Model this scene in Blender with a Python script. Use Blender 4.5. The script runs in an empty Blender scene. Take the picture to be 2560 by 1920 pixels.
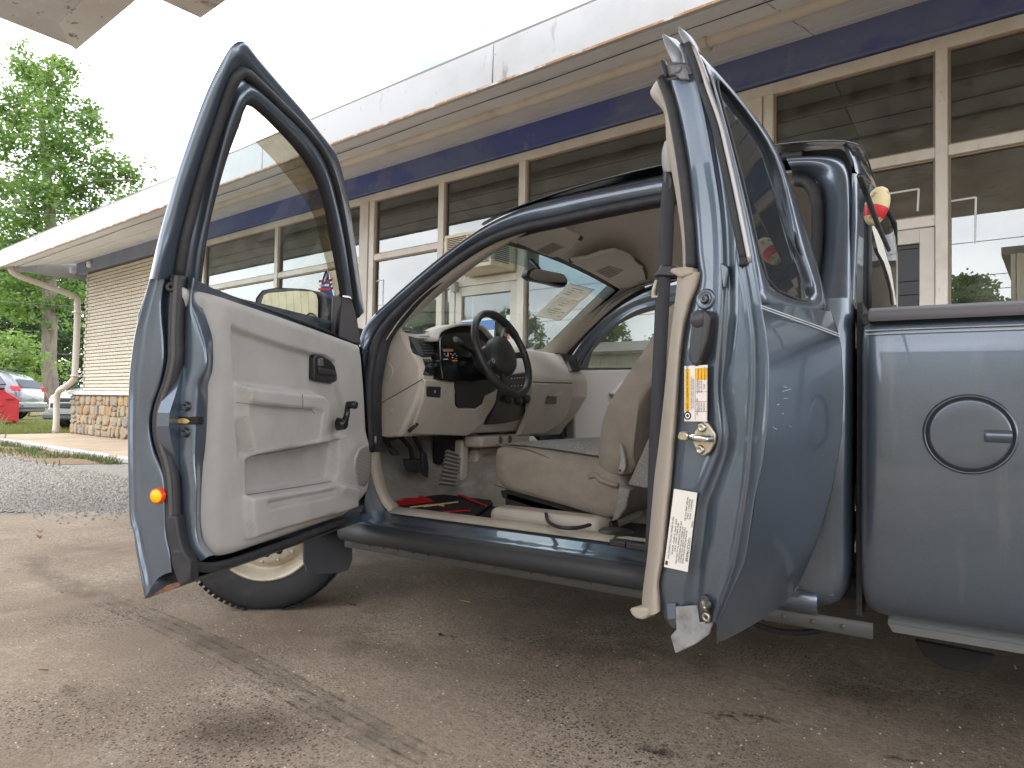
import bpy, bmesh, math, random
import numpy as np
from mathutils import Vector, Matrix, Euler, noise as mnoise
from mathutils.geometry import delaunay_2d_cdt

random.seed(7)
rnd = random.Random(11)
SC = bpy.context.scene
COL = SC.collection
rad = math.radians

# ------------------------------------------------------------------ camera
CAM_H, FPX = 0.823, 1700.0
YAW, PITCH, ROLL = rad(31.83), rad(1.70), rad(1.04)
def cam_axes():
    f = np.array([-math.sin(YAW)*math.cos(PITCH), math.cos(YAW)*math.cos(PITCH), math.sin(PITCH)])
    r = np.array([math.cos(YAW), math.sin(YAW), 0.0]); u = np.cross(r, f)
    c, s = math.cos(ROLL), math.sin(ROLL)
    return np.array([c*r+s*u, -s*r+c*u, f])
AX = cam_axes()
cd = bpy.data.cameras.new('camera'); cam = bpy.data.objects.new('camera', cd); COL.objects.link(cam)
cd.sensor_width = 36.0; cd.lens = 36.0*FPX/2560.0; cd.clip_start = 0.02; cd.clip_end = 2000
mw = Matrix.Identity(4)
for i in range(3):
    mw[i][0] = AX[0][i]; mw[i][1] = AX[1][i]; mw[i][2] = -AX[2][i]
mw[2][3] = CAM_H
cam.matrix_world = mw
SC.camera = cam

# ------------------------------------------------------------------ sky, sun, exposure
SUN_EL, SUN_AZ = rad(58), rad(200)
w = bpy.data.worlds.new('World'); SC.world = w; w.use_nodes = True
nt = w.node_tree; nt.nodes.clear()
def wn(t, **k):
    n = nt.nodes.new(t)
    for a, b in k.items(): setattr(n, a, b)
    return n
sky = wn('ShaderNodeTexSky', sky_type='NISHITA'); sky.sun_disc = False
sky.sun_elevation = SUN_EL; sky.sun_rotation = SUN_AZ; sky.air_density = 1.0; sky.dust_density = 2.0
tc = wn('ShaderNodeTexCoord'); mp = wn('ShaderNodeMapping'); mp.inputs['Scale'].default_value = (1.0, 1.0, 2.2)
mp.inputs['Location'].default_value = (8.755, 4.893, 4.95)
nz = wn('ShaderNodeTexNoise'); nz.inputs['Scale'].default_value = 1.25; nz.inputs['Detail'].default_value = 4; nz.inputs['Roughness'].default_value = 0.55
rp = wn('ShaderNodeValToRGB'); rp.color_ramp.elements[0].position = 0.34; rp.color_ramp.elements[1].position = 0.68
rp.color_ramp.elements[0].color = (0, 0, 0, 1); rp.color_ramp.elements[1].color = (1, 1, 1, 1)
cl = wn('ShaderNodeMixRGB'); cl.inputs['Color1'].default_value = (1.25, 1.45, 1.8, 1); cl.inputs['Color2'].default_value = (15.5, 15.6, 15.8, 1)
mx = wn('ShaderNodeMixRGB'); mx.inputs['Fac'].default_value = 0.86
bg = wn('ShaderNodeBackground'); bg.inputs['Strength'].default_value = 0.10
wo = wn('ShaderNodeOutputWorld')
L = nt.links.new
L(tc.outputs['Generated'], mp.inputs['Vector']); L(mp.outputs['Vector'], nz.inputs['Vector']); L(nz.outputs['Fac'], rp.inputs['Fac'])
L(rp.outputs['Color'], cl.inputs['Fac']); L(sky.outputs['Color'], mx.inputs['Color1']); L(cl.outputs['Color'], mx.inputs['Color2'])
L(mx.outputs['Color'], bg.inputs['Color']); L(bg.outputs['Background'], wo.inputs['Surface'])
sd = bpy.data.lights.new('sun', 'SUN'); so = bpy.data.objects.new('sun', sd); COL.objects.link(so)
sd.energy = 0.6; sd.angle = rad(35); sd.color = (1.0, 0.96, 0.9)
# light comes from azimuth (behind-left of the camera), matching the sky's sun
sdir = Vector((math.sin(SUN_AZ)*math.cos(SUN_EL), math.cos(SUN_AZ)*math.cos(SUN_EL), math.sin(SUN_EL)))
so.rotation_euler = sdir.to_track_quat('Z', 'Y').to_euler(); so.location = (0, 0, 30)
SC.view_settings.view_transform = 'Standard'; SC.view_settings.look = 'None'
SC.view_settings.gamma = 1.0; SC.view_settings.exposure = 2.14; SC.view_settings.use_curve_mapping = False
SC.render.engine = 'CYCLES'
SC.cycles.use_denoising = True; SC.cycles.max_bounces = 10; SC.cycles.diffuse_bounces = 6; SC.cycles.transparent_max_bounces = 24
SC.cycles.glossy_bounces = 4; SC.cycles.transmission_bounces = 6; SC.cycles.sample_clamp_indirect = 8; SC.cycles.caustics_reflective = False; SC.cycles.caustics_refractive = False

# ------------------------------------------------------------------ measuring: a pixel of the photo seen on a known plane of the place
def ray(x, y): return AX.T @ np.array([(x-1280)/FPX, -(y-960)/FPX, 1.0])
CP = np.array([0, 0, CAM_H])
def V(a): return Vector((float(a[0]), float(a[1]), float(a[2])))
def onY(x, y, Y): d = ray(x, y); return V(CP+d*(Y/d[1]))
def onX(x, y, X): d = ray(x, y); return V(CP+d*(X/d[0]))
def onZ(x, y, Z): d = ray(x, y); return V(CP+d*((Z-CAM_H)/d[2]))
class Frame:
    """vertical plane frame: s along e, t along n, z up"""
    def __init__(s, ox, oy, e, n): s.o = np.array([ox, oy, 0.0]); s.e = np.array([*e, 0.0]); s.n = np.array([*n, 0.0])
    def w(s, S, T, Z): return V(s.o+S*s.e+T*s.n+np.array([0, 0, Z]))
    def loc(s, P): q = np.array(P)-s.o; return (float(q@s.e), float(q@s.n), float(P[2]))
    def S(s, x, y, S): d = ray(x, y); k = (S-(CP-s.o)@s.e)/(d@s.e); return V(CP+k*d)
    def T(s, x, y, T, k=0, z0=0):
        d = ray(x, y); a = d@s.n-k*d[2]; b = T+k*(CP[2]-z0)-(CP-s.o)@s.n
        return V(CP+(b/a)*d)
def frame_ang(ox, oy, ang, flip=1):
    a = rad(ang); return Frame(ox, oy, (math.cos(a), math.sin(a)), (-flip*math.sin(a), flip*math.cos(a)))
BA = rad(-7.14)
BF = Frame(0, 0, (math.cos(BA), math.sin(BA)), (-math.sin(BA), math.cos(BA)))   # showroom: s along facade, t away
def B(u, v, z): return BF.w(u, v, z)
FD = frame_ang(-1.74, 1.80, -72)                    # driver door, open 72 degrees
RD = frame_ang(-0.2, 1.76, 255.4, -1)               # rear half door

# ------------------------------------------------------------------ mesh helpers
def lin(c):
    c /= 255.0
    return c/12.92 if c <= 0.04045 else ((c+0.055)/1.055)**2.4
def S3(r, g, b): return (lin(r), lin(g), lin(b), 1.0)

def link(o, parent=None):
    COL.objects.link(o)
    if parent is not None:
        o.parent = parent
        if parent.location.length > 0: o.matrix_parent_inverse = Matrix.Translation(-parent.location) if parent.type == 'EMPTY' else Matrix.Identity(4)
    return o
def obj(name, verts, faces, mat, parent=None, smooth=False, bevel=0.0, seg=2, sub=0, solid=0.0, offset=0.0, angle=35):
    me = bpy.data.meshes.new(name)
    me.from_pydata([tuple(v) for v in verts], [], faces); me.update()
    bm = bmesh.new(); bm.from_mesh(me); bmesh.ops.remove_doubles(bm, verts=bm.verts, dist=1e-6)
    bmesh.ops.recalc_face_normals(bm, faces=bm.faces); bm.to_mesh(me); bm.free()
    if mat is not None: me.materials.append(mat)
    o = bpy.data.objects.new(name, me); link(o, parent)
    if solid: m = o.modifiers.new('solid', 'SOLIDIFY'); m.thickness = solid; m.offset = offset
    if bevel:
        m = o.modifiers.new('bevel', 'BEVEL'); m.width = bevel; m.segments = seg; m.limit_method = 'ANGLE'; m.angle_limit = rad(angle)
    if sub: m = o.modifiers.new('sub', 'SUBSURF'); m.levels = sub; m.render_levels = sub
    if smooth or bevel or sub:
        for p in me.polygons: p.use_smooth = True
        if not sub and not smooth and bevel:
            try: me.set_sharp_from_angle(angle=rad(angle))
            except Exception: pass
    return o
class MB:
    """collects shapes for one mesh"""
    def __init__(s): s.v = []; s.f = []
    def add(s, v, f):
        b = len(s.v); s.v += [tuple(p) for p in v]; s.f += [tuple(i+b for i in q) for q in f]; return s
    def hexa(s, p):  # 8 corners: bottom 4 then top 4
        return s.add(p, [(3,2,1,0),(4,5,6,7),(0,1,5,4),(1,2,6,5),(2,3,7,6),(3,0,4,7)])
    def box(s, c, d, rot=None):
        x, y, z = d[0]/2, d[1]/2, d[2]/2
        p = [Vector(q) for q in [(-x,-y,-z),(x,-y,-z),(x,y,-z),(-x,y,-z),(-x,-y,z),(x,-y,z),(x,y,z),(-x,y,z)]]
        if rot is not None: p = [rot @ q for q in p]
        return s.hexa([q+Vector(c) for q in p])
    def fbox(s, F, s0, s1, t0, t1, z0, z1):
        return s.hexa([F.w(s0,t0,z0),F.w(s1,t0,z0),F.w(s1,t1,z0),F.w(s0,t1,z0),F.w(s0,t0,z1),F.w(s1,t0,z1),F.w(s1,t1,z1),F.w(s0,t1,z1)])
    def grid(s, rows, closed=False):
        n = len(rows[0]); f = []
        for i in range(len(rows)-1):
            for j in range(n if closed else n-1):
                k = (j+1) % n; f.append((i*n+j, i*n+k, (i+1)*n+k, (i+1)*n+j))
        return s.add([p for r in rows for p in r], f)
    def tube(s, pts, r, n=8, cap=True, up=None, sq=1.0):
        pts = [Vector(p) for p in pts]; rr = r if hasattr(r, '__len__') else [r]*len(pts)
        rows = []; prev = None
        for i, p in enumerate(pts):
            t = (pts[min(i+1, len(pts)-1)]-pts[max(i-1, 0)]).normalized()
            if prev is None:
                a = Vector(up) if up is not None else (Vector((0,0,1)) if abs(t.z) < .9 else Vector((1,0,0)))
                x = t.cross(a).normalized()
            else: x = (prev - t*prev.dot(t)).normalized()
            y = t.cross(x); prev = x
            rows.append([p+rr[i]*(math.cos(2*math.pi*k/n)*x+sq*math.sin(2*math.pi*k/n)*y) for k in range(n)])
        b = len(s.v); s.grid(rows, closed=True)
        if cap:
            m = len(rows)-1
            s.f.append(tuple(b+k for k in reversed(range(n)))); s.f.append(tuple(b+m*n+k for k in range(n)))
        return s
    def sweep(s, pts, prof, ups, cap=True):
        """profile points (a,b): a along side axis, b along up axis; ups = up vector per point"""
        pts = [Vector(p) for p in pts]; rows = []
        for i, p in enumerate(pts):
            t = (pts[min(i+1, len(pts)-1)]-pts[max(i-1, 0)]).normalized()
            u = Vector(ups[i] if isinstance(ups, list) else ups); u = (u-t*u.dot(t)).normalized(); x = t.cross(u)
            rows.append([p+a*x+b*u for a, b in prof])
        n = len(prof); b = len(s.v); s.grid(rows, closed=True)
        if cap:
            m = len(rows)-1; s.f.append(tuple(b+k for k in reversed(range(n)))); s.f.append(tuple(b+m*n+k for k in range(n)))
        return s
    def lathe(s, c, axis, prof, n=32):
        """prof = (radius, offset along axis)"""
        ax = Vector(axis).normalized(); a = Vector((0,0,1)) if abs(ax.z) < .9 else Vector((1,0,0))
        x = ax.cross(a).normalized(); y = ax.cross(x); c = Vector(c)
        rows = [[c+h*ax+r*(math.cos(2*math.pi*k/n)*x+math.sin(2*math.pi*k/n)*y) for k in range(n)] for r, h in prof]
        return s.grid(rows, closed=True)
    def ball(s, c, r, n=10, m=6):
        rr = r if hasattr(r, '__len__') else (r, r, r)
        rows = [[Vector(c)+Vector((rr[0]*math.sin(math.pi*i/m)*math.cos(2*math.pi*k/n), rr[1]*math.sin(math.pi*i/m)*math.sin(2*math.pi*k/n), rr[2]*math.cos(math.pi*i/m))) for k in range(n)] for i in range(m+1)]
        return s.grid(rows, closed=True)
    def prism(s, front, back):
        n = len(front); b = len(s.v)
        s.v += [tuple(p) for p in front]+[tuple(p) for p in back]
        s.f.append(tuple(b+i for i in range(n))); s.f.append(tuple(b+n+i for i in reversed(range(n))))
        for i in range(n): j = (i+1) % n; s.f.append((b+i, b+n+i, b+n+j, b+j))
        return s
    def build(s, name, mat, parent=None, **k): return obj(name, s.v, s.f, mat, parent, **k)
def cr(pts, n):
    """Catmull-Rom resample by chord length, n points"""
    P = [np.array(p, float) for p in pts]
    d = [0.0]
    for a, b in zip(P, P[1:]): d.append(d[-1]+max(float(np.linalg.norm(b-a)), 1e-9))
    out = []
    for i in range(n):
        t = d[-1]*i/(n-1); k = 0
        while k < len(P)-2 and t > d[k+1]: k += 1
        u = (t-d[k])/(d[k+1]-d[k]); u = min(max(u, 0), 1)
        p0 = P[k-1] if k > 0 else 2*P[0]-P[1]; p1 = P[k]; p2 = P[k+1]; p3 = P[k+2] if k+2 < len(P) else 2*P[-1]-P[-2]
        out.append(.5*((2*p1)+(-p0+p2)*u+(2*p0-5*p1+4*p2-p3)*u*u+(-p0+3*p1-3*p2+p3)*u**3))
    return out
def interp(tab, z):
    if z <= tab[0][0]: return tab[0][1]
    for (a, b), (c, d) in zip(tab, tab[1:]):
        if z <= c: return b+(d-b)*(z-a)/(c-a)
    return tab[-1][1]
def inside_dist(poly, P):
    """signed distance (positive inside) of points P (N,2) to polygon"""
    poly = np.array(poly, float); P = np.array(P, float)
    d = np.full(len(P), 1e9); ins = np.zeros(len(P), bool); n = len(poly)
    for i in range(n):
        a, b = poly[i], poly[(i+1) % n]; ab = b-a; ap = P-a
        t = np.clip((ap@ab)/max(ab@ab, 1e-12), 0, 1); d = np.minimum(d, np.linalg.norm(ap-t[:, None]*ab, axis=1))
        c = (a[1] > P[:, 1]) != (b[1] > P[:, 1])
        with np.errstate(divide='ignore', invalid='ignore'):
            xi = (b[0]-a[0])*(P[:, 1]-a[1])/(b[1]-a[1])+a[0]
        ins ^= c & (P[:, 0] < xi)
    return np.where(ins, d, -d)
def sstep(d, w): x = np.clip(d/w*.5+.5, 0, 1); return x*x*(3-2*x)
def relief(name, outline, fn, to3, step, mat, parent, back=0.02):
    """moulded panel: outline in panel (a,b) coordinates, fn gives height, to3 places it; edge returned by `back`"""
    o2 = []
    n = len(outline)
    for i in range(n):
        a, b = np.array(outline[i], float), np.array(outline[(i+1) % n], float); k = max(1, int(np.linalg.norm(b-a)/step))
        for j in range(k): o2.append(a+(b-a)*j/k)
    o2 = np.array(o2); lo, hi = o2.min(0), o2.max(0)
    gx, gy = np.meshgrid(np.arange(lo[0], hi[0], step), np.arange(lo[1], hi[1], step)); G = np.stack([gx.ravel(), gy.ravel()], 1)
    G[:, 0] += (np.arange(len(G)) % 2)*1e-4
    G = G[inside_dist(o2, G) > step*.45]
    pts = [Vector((float(p[0]), float(p[1]))) for p in np.vstack([o2, G])]
    m = len(o2)
    vs, es, fs, *_ = delaunay_2d_cdt(pts, [(i, (i+1) % m) for i in range(m)], [list(range(m))], 1, 1e-6)
    A = np.array([(v.x, v.y) for v in vs]); h = fn(A)
    v3 = [to3(a[0], a[1], hh) for a, hh in zip(A, h)]
    f3 = [tuple(f) for f in fs]
    if back:
        ob = inside_dist(o2, A); key = {}
        hb = fn(o2); base = len(v3)
        for p, hh in zip(o2, hb): v3.append(to3(p[0], p[1], hh)); v3.append(to3(p[0], p[1], hh-back))
        for i in range(m):
            j = (i+1) % m; f3.append((base+2*i, base+2*i+1, base+2*j+1, base+2*j))
    return obj(name, v3, f3, mat, parent, smooth=True)

# ------------------------------------------------------------------ scene-object helpers
def thing(name, label, cat, loc=(0, 0, 0), group=None):
    o = bpy.data.objects.new(name, None); o.empty_display_size = .1; o.location = loc; COL.objects.link(o)
    o['label'] = label; o['category'] = cat
    if group: o['group'] = group
    return o
def tag(o, label, cat, group=None):
    o['label'] = label; o['category'] = cat
    if group: o['group'] = group
    return o
def kind(o, k): o['kind'] = k; return o
def text(name, s, mat, M, size, parent=None, align='CENTER', extrude=0.0004):
    c = bpy.data.curves.new(name, 'FONT'); c.body = s; c.size = size; c.align_x = align; c.align_y = 'CENTER'; c.extrude = extrude
    c.resolution_u = 2; c.materials.append(mat)
    tmp = bpy.data.objects.new(name, c); me = bpy.data.meshes.new_from_object(tmp); bpy.data.objects.remove(tmp)
    if not me.materials: me.materials.append(mat)
    o = bpy.data.objects.new(name, me); link(o, parent)
    o.matrix_basis = M
    return o
def basis(o, x, y):
    """matrix with local x,y along given world vectors"""
    x = Vector(x).normalized(); y = Vector(y); y = (y-x*y.dot(x)).normalized(); z = x.cross(y)
    m = Matrix.Identity(4)
    for i in range(3): m[i][0] = x[i]; m[i][1] = y[i]; m[i][2] = z[i]; m[i][3] = o[i]
    return m

# ------------------------------------------------------------------ materials
MATS = {}
def mat(name, col, rough=.5, metal=0.0, coat=0.0, spec=.5, bump=None, var=None, coat_rough=.05, emis=None, sub=None):
    """bump=(scale,strength,dist); var=(scale,colour2,lo,hi)"""
    if name in MATS: return MATS[name]
    m = bpy.data.materials.new(name); m.use_nodes = True; t = m.node_tree; b = t.nodes['Principled BSDF']; k = t.links.new
    b.inputs['Base Color'].default_value = col; b.inputs['Roughness'].default_value = rough; b.inputs['Metallic'].default_value = metal
    b.inputs['Coat Weight'].default_value = coat; b.inputs['Coat Roughness'].default_value = coat_rough; b.inputs['Specular IOR Level'].default_value = spec
    if emis: b.inputs['Emission Color'].default_value = emis[0]; b.inputs['Emission Strength'].default_value = emis[1]
    co = t.nodes.new('ShaderNodeTexCoord')
    if var:
        for q in (var if isinstance(var, list) else [var]):
            n = t.nodes.new('ShaderNodeTexNoise'); n.inputs['Scale'].default_value = q[0]; n.inputs['Detail'].default_value = 8; n.inputs['Roughness'].default_value = .62
            r = t.nodes.new('ShaderNodeMapRange'); r.inputs['From Min'].default_value = q[2]; r.inputs['From Max'].default_value = q[3]
            x = t.nodes.new('ShaderNodeMixRGB'); x.inputs['Color2'].default_value = q[1]
            if len(q) > 4:
                mp = t.nodes.new('ShaderNodeMapping'); mp.inputs['Scale'].default_value = q[4]; k(co.outputs['Object'], mp.inputs['Vector']); k(mp.outputs['Vector'], n.inputs['Vector'])
            else: k(co.outputs['Object'], n.inputs['Vector'])
            k(n.outputs['Fac'], r.inputs['Value']); k(r.outputs['Result'], x.inputs['Fac'])
            src = b.inputs['Base Color'].links[0].from_socket if b.inputs['Base Color'].links else None
            if src: k(src, x.inputs['Color1'])
            else: x.inputs['Color1'].default_value = col
            k(x.outputs['Color'], b.inputs['Base Color'])
    if bump:
        n = t.nodes.new('ShaderNodeTexNoise'); n.inputs['Scale'].default_value = bump[0]; n.inputs['Detail'].default_value = 4; k(co.outputs['Object'], n.inputs['Vector'])
        u = t.nodes.new('ShaderNodeBump'); u.inputs['Strength'].default_value = bump[1]; u.inputs['Distance'].default_value = bump[2]
        k(n.outputs['Fac'], u.inputs['Height']); k(u.outputs['Normal'], b.inputs['Normal'])
    MATS[name] = m; return m
def glass(name, tint, ior=1.5, rough=0.0, haze=0.0, veil=(.7, .7, .68, 1)):
    """thin pane: Schlick reflection (same from both sides) over tinted see-through, with a diffuse dust"""
    m = bpy.data.materials.new(name); m.use_nodes = True; t = m.node_tree; t.nodes.clear(); k = t.links.new
    o = t.nodes.new('ShaderNodeOutputMaterial'); x = t.nodes.new('ShaderNodeMixShader'); f = t.nodes.new('ShaderNodeLayerWeight'); f.inputs['Blend'].default_value = .5
    pw = t.nodes.new('ShaderNodeMath'); pw.operation = 'POWER'; pw.inputs[1].default_value = 5; k(f.outputs['Facing'], pw.inputs[0]); f0 = ((ior-1)/(ior+1))**2
    ma = t.nodes.new('ShaderNodeMath'); ma.operation = 'MULTIPLY_ADD'; ma.inputs[1].default_value = 1-f0; ma.inputs[2].default_value = f0; k(pw.outputs[0], ma.inputs[0])
    a = t.nodes.new('ShaderNodeBsdfTransparent'); a.inputs['Color'].default_value = tint; g = t.nodes.new('ShaderNodeBsdfGlossy'); g.inputs['Roughness'].default_value = rough
    k(ma.outputs[0], x.inputs['Fac']); k(g.outputs['BSDF'], x.inputs[2])
    if haze:
        d = t.nodes.new('ShaderNodeBsdfDiffuse'); d.inputs['Color'].default_value = veil; y = t.nodes.new('ShaderNodeMixShader')
        n = t.nodes.new('ShaderNodeTexNoise'); n.inputs['Scale'].default_value = 6; n.inputs['Detail'].default_value = 8
        r = t.nodes.new('ShaderNodeMapRange'); r.inputs['From Min'].default_value = .35; r.inputs['From Max'].default_value = .8; r.inputs['To Min'].default_value = haze*.3; r.inputs['To Max'].default_value = haze*1.8
        k(n.outputs['Fac'], r.inputs['Value']); k(r.outputs['Result'], y.inputs['Fac']); k(a.outputs['BSDF'], y.inputs[1]); k(d.outputs['BSDF'], y.inputs[2]); k(y.outputs['Shader'], x.inputs[1])
    else: k(a.outputs['BSDF'], x.inputs[1])
    k(x.outputs['Shader'], o.inputs['Surface'])
    return m

def thin_sheet(name, col):
    m = bpy.data.materials.new(name); m.use_nodes = True; t = m.node_tree; t.nodes.clear(); k = t.links.new
    o = t.nodes.new('ShaderNodeOutputMaterial'); d = t.nodes.new('ShaderNodeBsdfDiffuse'); g = t.nodes.new('ShaderNodeBsdfTranslucent'); x = t.nodes.new('ShaderNodeMixShader'); x.inputs['Fac'].default_value = .55
    d.inputs['Color'].default_value = col; g.inputs['Color'].default_value = col; k(d.outputs['BSDF'], x.inputs[1]); k(g.outputs['BSDF'], x.inputs[2]); k(x.outputs['Shader'], o.inputs['Surface']); return m
paint = mat('blue_grey_paint', S3(84, 95, 109), rough=.34, metal=.55, coat=1.0, coat_rough=.04, var=[(900, S3(100, 114, 132), .48, .7), (3.0, S3(70, 81, 95), .45, .75), (14, S3(112, 118, 124), .62, .86, (1, 1, .10))])
trim = mat('grey_plastic', S3(168, 165, 162), rough=.55, spec=.35, bump=(700, .12, .002), var=(9, S3(154, 151, 149), .45, .8))
trim_d = mat('taupe_plastic', S3(200, 192, 183), rough=.6, spec=.3, bump=(700, .12, .002), var=(8, S3(188, 180, 171), .45, .8))
beige = mat('beige_trim', S3(176, 167, 155), rough=.55, spec=.35, bump=(500, .1, .002), var=(7, S3(162, 151, 138), .45, .8))
rubber = mat('black_rubber', S3(46, 46, 50), rough=.55, spec=.4, bump=(300, .15, .002), var=(20, S3(64, 63, 66), .5, .8))
blackp = mat('black_plastic', S3(40, 40, 43), rough=.38, spec=.5, bump=(600, .06, .001))
clad = mat('charcoal_cladding', S3(50, 52, 56), rough=.55, bump=(400, .1, .001), var=(5, S3(64, 65, 67), .5, .8))
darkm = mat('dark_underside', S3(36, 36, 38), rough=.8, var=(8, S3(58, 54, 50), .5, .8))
fabric = mat('seat_fabric', S3(156, 148, 139), rough=.95, spec=.1, bump=(1400, .5, .002), var=(14, S3(142, 134, 125), .4, .7))
fabric2 = mat('seat_insert_fabric', S3(142, 139, 135), rough=.95, spec=.1, bump=(1200, .5, .003), var=[(150, S3(164, 161, 157), .5, .62), (320, S3(112, 111, 109), .55, .68)])
headl = mat('headliner_cloth', S3(236, 231, 225), rough=.95, spec=.1, bump=(900, .3, .001), var=(3, S3(228, 222, 215), .4, .7))
carpet = mat('floor_vinyl', S3(168, 163, 155), rough=.7, spec=.3, bump=(200, .2, .002), var=[(6, S3(140, 134, 127), .45, .7), (4, S3(206, 204, 202), .52, .66)])
steel = mat('plated_steel', S3(196, 190, 176), rough=.28, metal=.9, var=(40, S3(170, 155, 120), .5, .7))
brass = mat('yellow_zinc', S3(206, 180, 110), rough=.4, metal=.5, var=(60, S3(120, 96, 50), .55, .75))
bolt_m = mat('dark_bolt', S3(60, 64, 72), rough=.4, metal=.6)
white_p = mat('white_sticker', S3(235, 232, 226), rough=.5)
yellow_p = mat('yellow_sticker', S3(250, 190, 20), rough=.5)
ink = mat('black_ink', S3(50, 48, 48), rough=.7)
redink = mat('red_ink', S3(196, 60, 60), rough=.6)
chrome = mat('mirror_silver', (.9, .9, .9, 1), rough=.01, metal=1.0)
cglass = glass('car_glass', (.86, .92, .90, 1), 1.45, 0, .02)
tglass = mat('tinted_glass', (.022, .027, .032, 1), rough=.015, spec=.75)
# ================================================================== GROUND
def ground_mat(name, cols, scales, bumpd=.004, rough=.9, speck=None, stain=None):
    m = bpy.data.materials.new(name); m.use_nodes = True; t = m.node_tree; b = t.nodes['Principled BSDF']; k = t.links.new
    co = t.nodes.new('ShaderNodeTexCoord'); b.inputs['Roughness'].default_value = rough; b.inputs['Specular IOR Level'].default_value = .3
    prev = None
    for (c, sc, lo, hi) in scales:
        n = t.nodes.new('ShaderNodeTexNoise'); n.inputs['Scale'].default_value = sc; n.inputs['Detail'].default_value = 9; n.inputs['Roughness'].default_value = .65
        k(co.outputs['Object'], n.inputs['Vector'])
        r = t.nodes.new('ShaderNodeMapRange'); r.inputs['From Min'].default_value = lo; r.inputs['From Max'].default_value = hi; k(n.outputs['Fac'], r.inputs['Value'])
        x = t.nodes.new('ShaderNodeMixRGB'); x.inputs['Color2'].default_value = c; k(r.outputs['Result'], x.inputs['Fac'])
        if prev is None: x.inputs['Color1'].default_value = cols
        else: k(prev, x.inputs['Color1'])
        prev = x.outputs['Color']
    if speck:
        for (c, sc, th, w_) in speck:
            v = t.nodes.new('ShaderNodeTexVoronoi'); v.inputs['Scale'].default_value = sc; k(co.outputs['Object'], v.inputs['Vector'])
            n = t.nodes.new('ShaderNodeTexNoise'); n.inputs['Scale'].default_value = 1.6; n.inputs['Detail'].default_value = 4; k(co.outputs['Object'], n.inputs['Vector'])
            n2 = t.nodes.new('ShaderNodeMapRange'); n2.inputs['From Min'].default_value = .42; n2.inputs['From Max'].default_value = .62; k(n.outputs['Fac'], n2.inputs['Value'])
            r = t.nodes.new('ShaderNodeMapRange'); r.inputs['From Min'].default_value = th; r.inputs['From Max'].default_value = th*.55; k(v.outputs['Distance'], r.inputs['Value'])
            cv = t.nodes.new('ShaderNodeSeparateColor'); k(v.outputs['Color'], cv.inputs['Color'])
            gt = t.nodes.new('ShaderNodeMath'); gt.operation = 'GREATER_THAN'; gt.inputs[1].default_value = w_; k(cv.outputs['Red'], gt.inputs[0])
            mu = t.nodes.new('ShaderNodeMath'); mu.operation = 'MULTIPLY'; k(r.outputs['Result'], mu.inputs[0]); k(gt.outputs[0], mu.inputs[1])
            mu2 = t.nodes.new('ShaderNodeMath'); mu2.operation = 'MULTIPLY'; k(mu.outputs[0], mu2.inputs[0]); k(n2.outputs['Result'], mu2.inputs[1])
            x = t.nodes.new('ShaderNodeMixRGB'); x.inputs['Color2'].default_value = c; k(mu2.outputs[0], x.inputs['Fac']); k(prev, x.inputs['Color1']); prev = x.outputs['Color']
    k(prev, b.inputs['Base Color'])
    n = t.nodes.new('ShaderNodeTexNoise'); n.inputs['Scale'].default_value = 90; n.inputs['Detail'].default_value = 6; k(co.outputs['Object'], n.inputs['Vector'])
    u = t.nodes.new('ShaderNodeBump'); u.inputs['Strength'].default_value = .6; u.inputs['Distance'].default_value = bumpd; k(n.outputs['Fac'], u.inputs['Height']); k(u.outputs['Normal'], b.inputs['Normal'])
    return m
conc = ground_mat('worn_concrete', S3(160, 145, 128), [(S3(118, 103, 90), 1.1, .44, .66), (S3(180, 167, 150), 2.6, .5, .7), (S3(104, 91, 80), .45, .54, .8), (S3(134, 119, 104), 38, .38, .68), (S3(80, 69, 60), 150, .54, .7)],
                  speck=[(S3(70, 66, 63), 75, .40, .42), (S3(80, 75, 71), 140, .44, .4), (S3(196, 184, 166), 120, .3, .75)], bumpd=.006)
gravel_m = ground_mat('grey_gravel', S3(128, 125, 119), [(S3(144, 141, 134), 55, .45, .65), (S3(92, 89, 84), 80, .5, .7), (S3(128, 106, 88), .8, .55, .75), (S3(98, 104, 72), 1.4, .6, .75)], bumpd=.02)
grass_g = ground_mat('lawn_soil', S3(92, 96, 52), [(S3(124, 120, 70), 3, .45, .7), (S3(70, 82, 38), 9, .45, .7), (S3(122, 104, 80), 1.2, .58, .72)], bumpd=.03)
dirt_m = ground_mat('reddish_dirt', S3(122, 100, 82), [(S3(106, 82, 64), 3, .45, .7), (S3(120, 122, 78), 5, .5, .7), (S3(132, 127, 118), 30, .5, .7)], bumpd=.02)
slab_m = ground_mat('porch_concrete', S3(162, 147, 129), [(S3(146, 128, 109), 1.3, .4, .7), (S3(174, 162, 145), 6, .5, .75)])

g = MB(); R_ = 900.0
g.add([(-R_, -R_, -.012), (R_, -R_, -.012), (R_, R_, -.012), (-R_, R_, -.012)], [(0, 1, 2, 3)])
ground = kind(g.build('ground', grass_g), 'structure')
# gravel lot, left
e0, e1 = onZ(0, 1288, 0), onZ(317, 1265, 0)
dirn = (e1-e0).normalized()
pA = e0-dirn*14; pB = e1+dirn*1.2
gv = MB(); gv.add([pA+Vector((-40, 8, -.006)), pA+Vector((0, 0, -.006)), pB+Vector((0, 0, -.006)), V((-10.2, 5.0, -.006)), V((-16.5, 5.0, -.006)), V((-30, 3, -.006))], [(0, 1, 2, 3, 4, 5)])
gravel = kind(gv.build('gravel_lot', gravel_m), 'structure')
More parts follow.
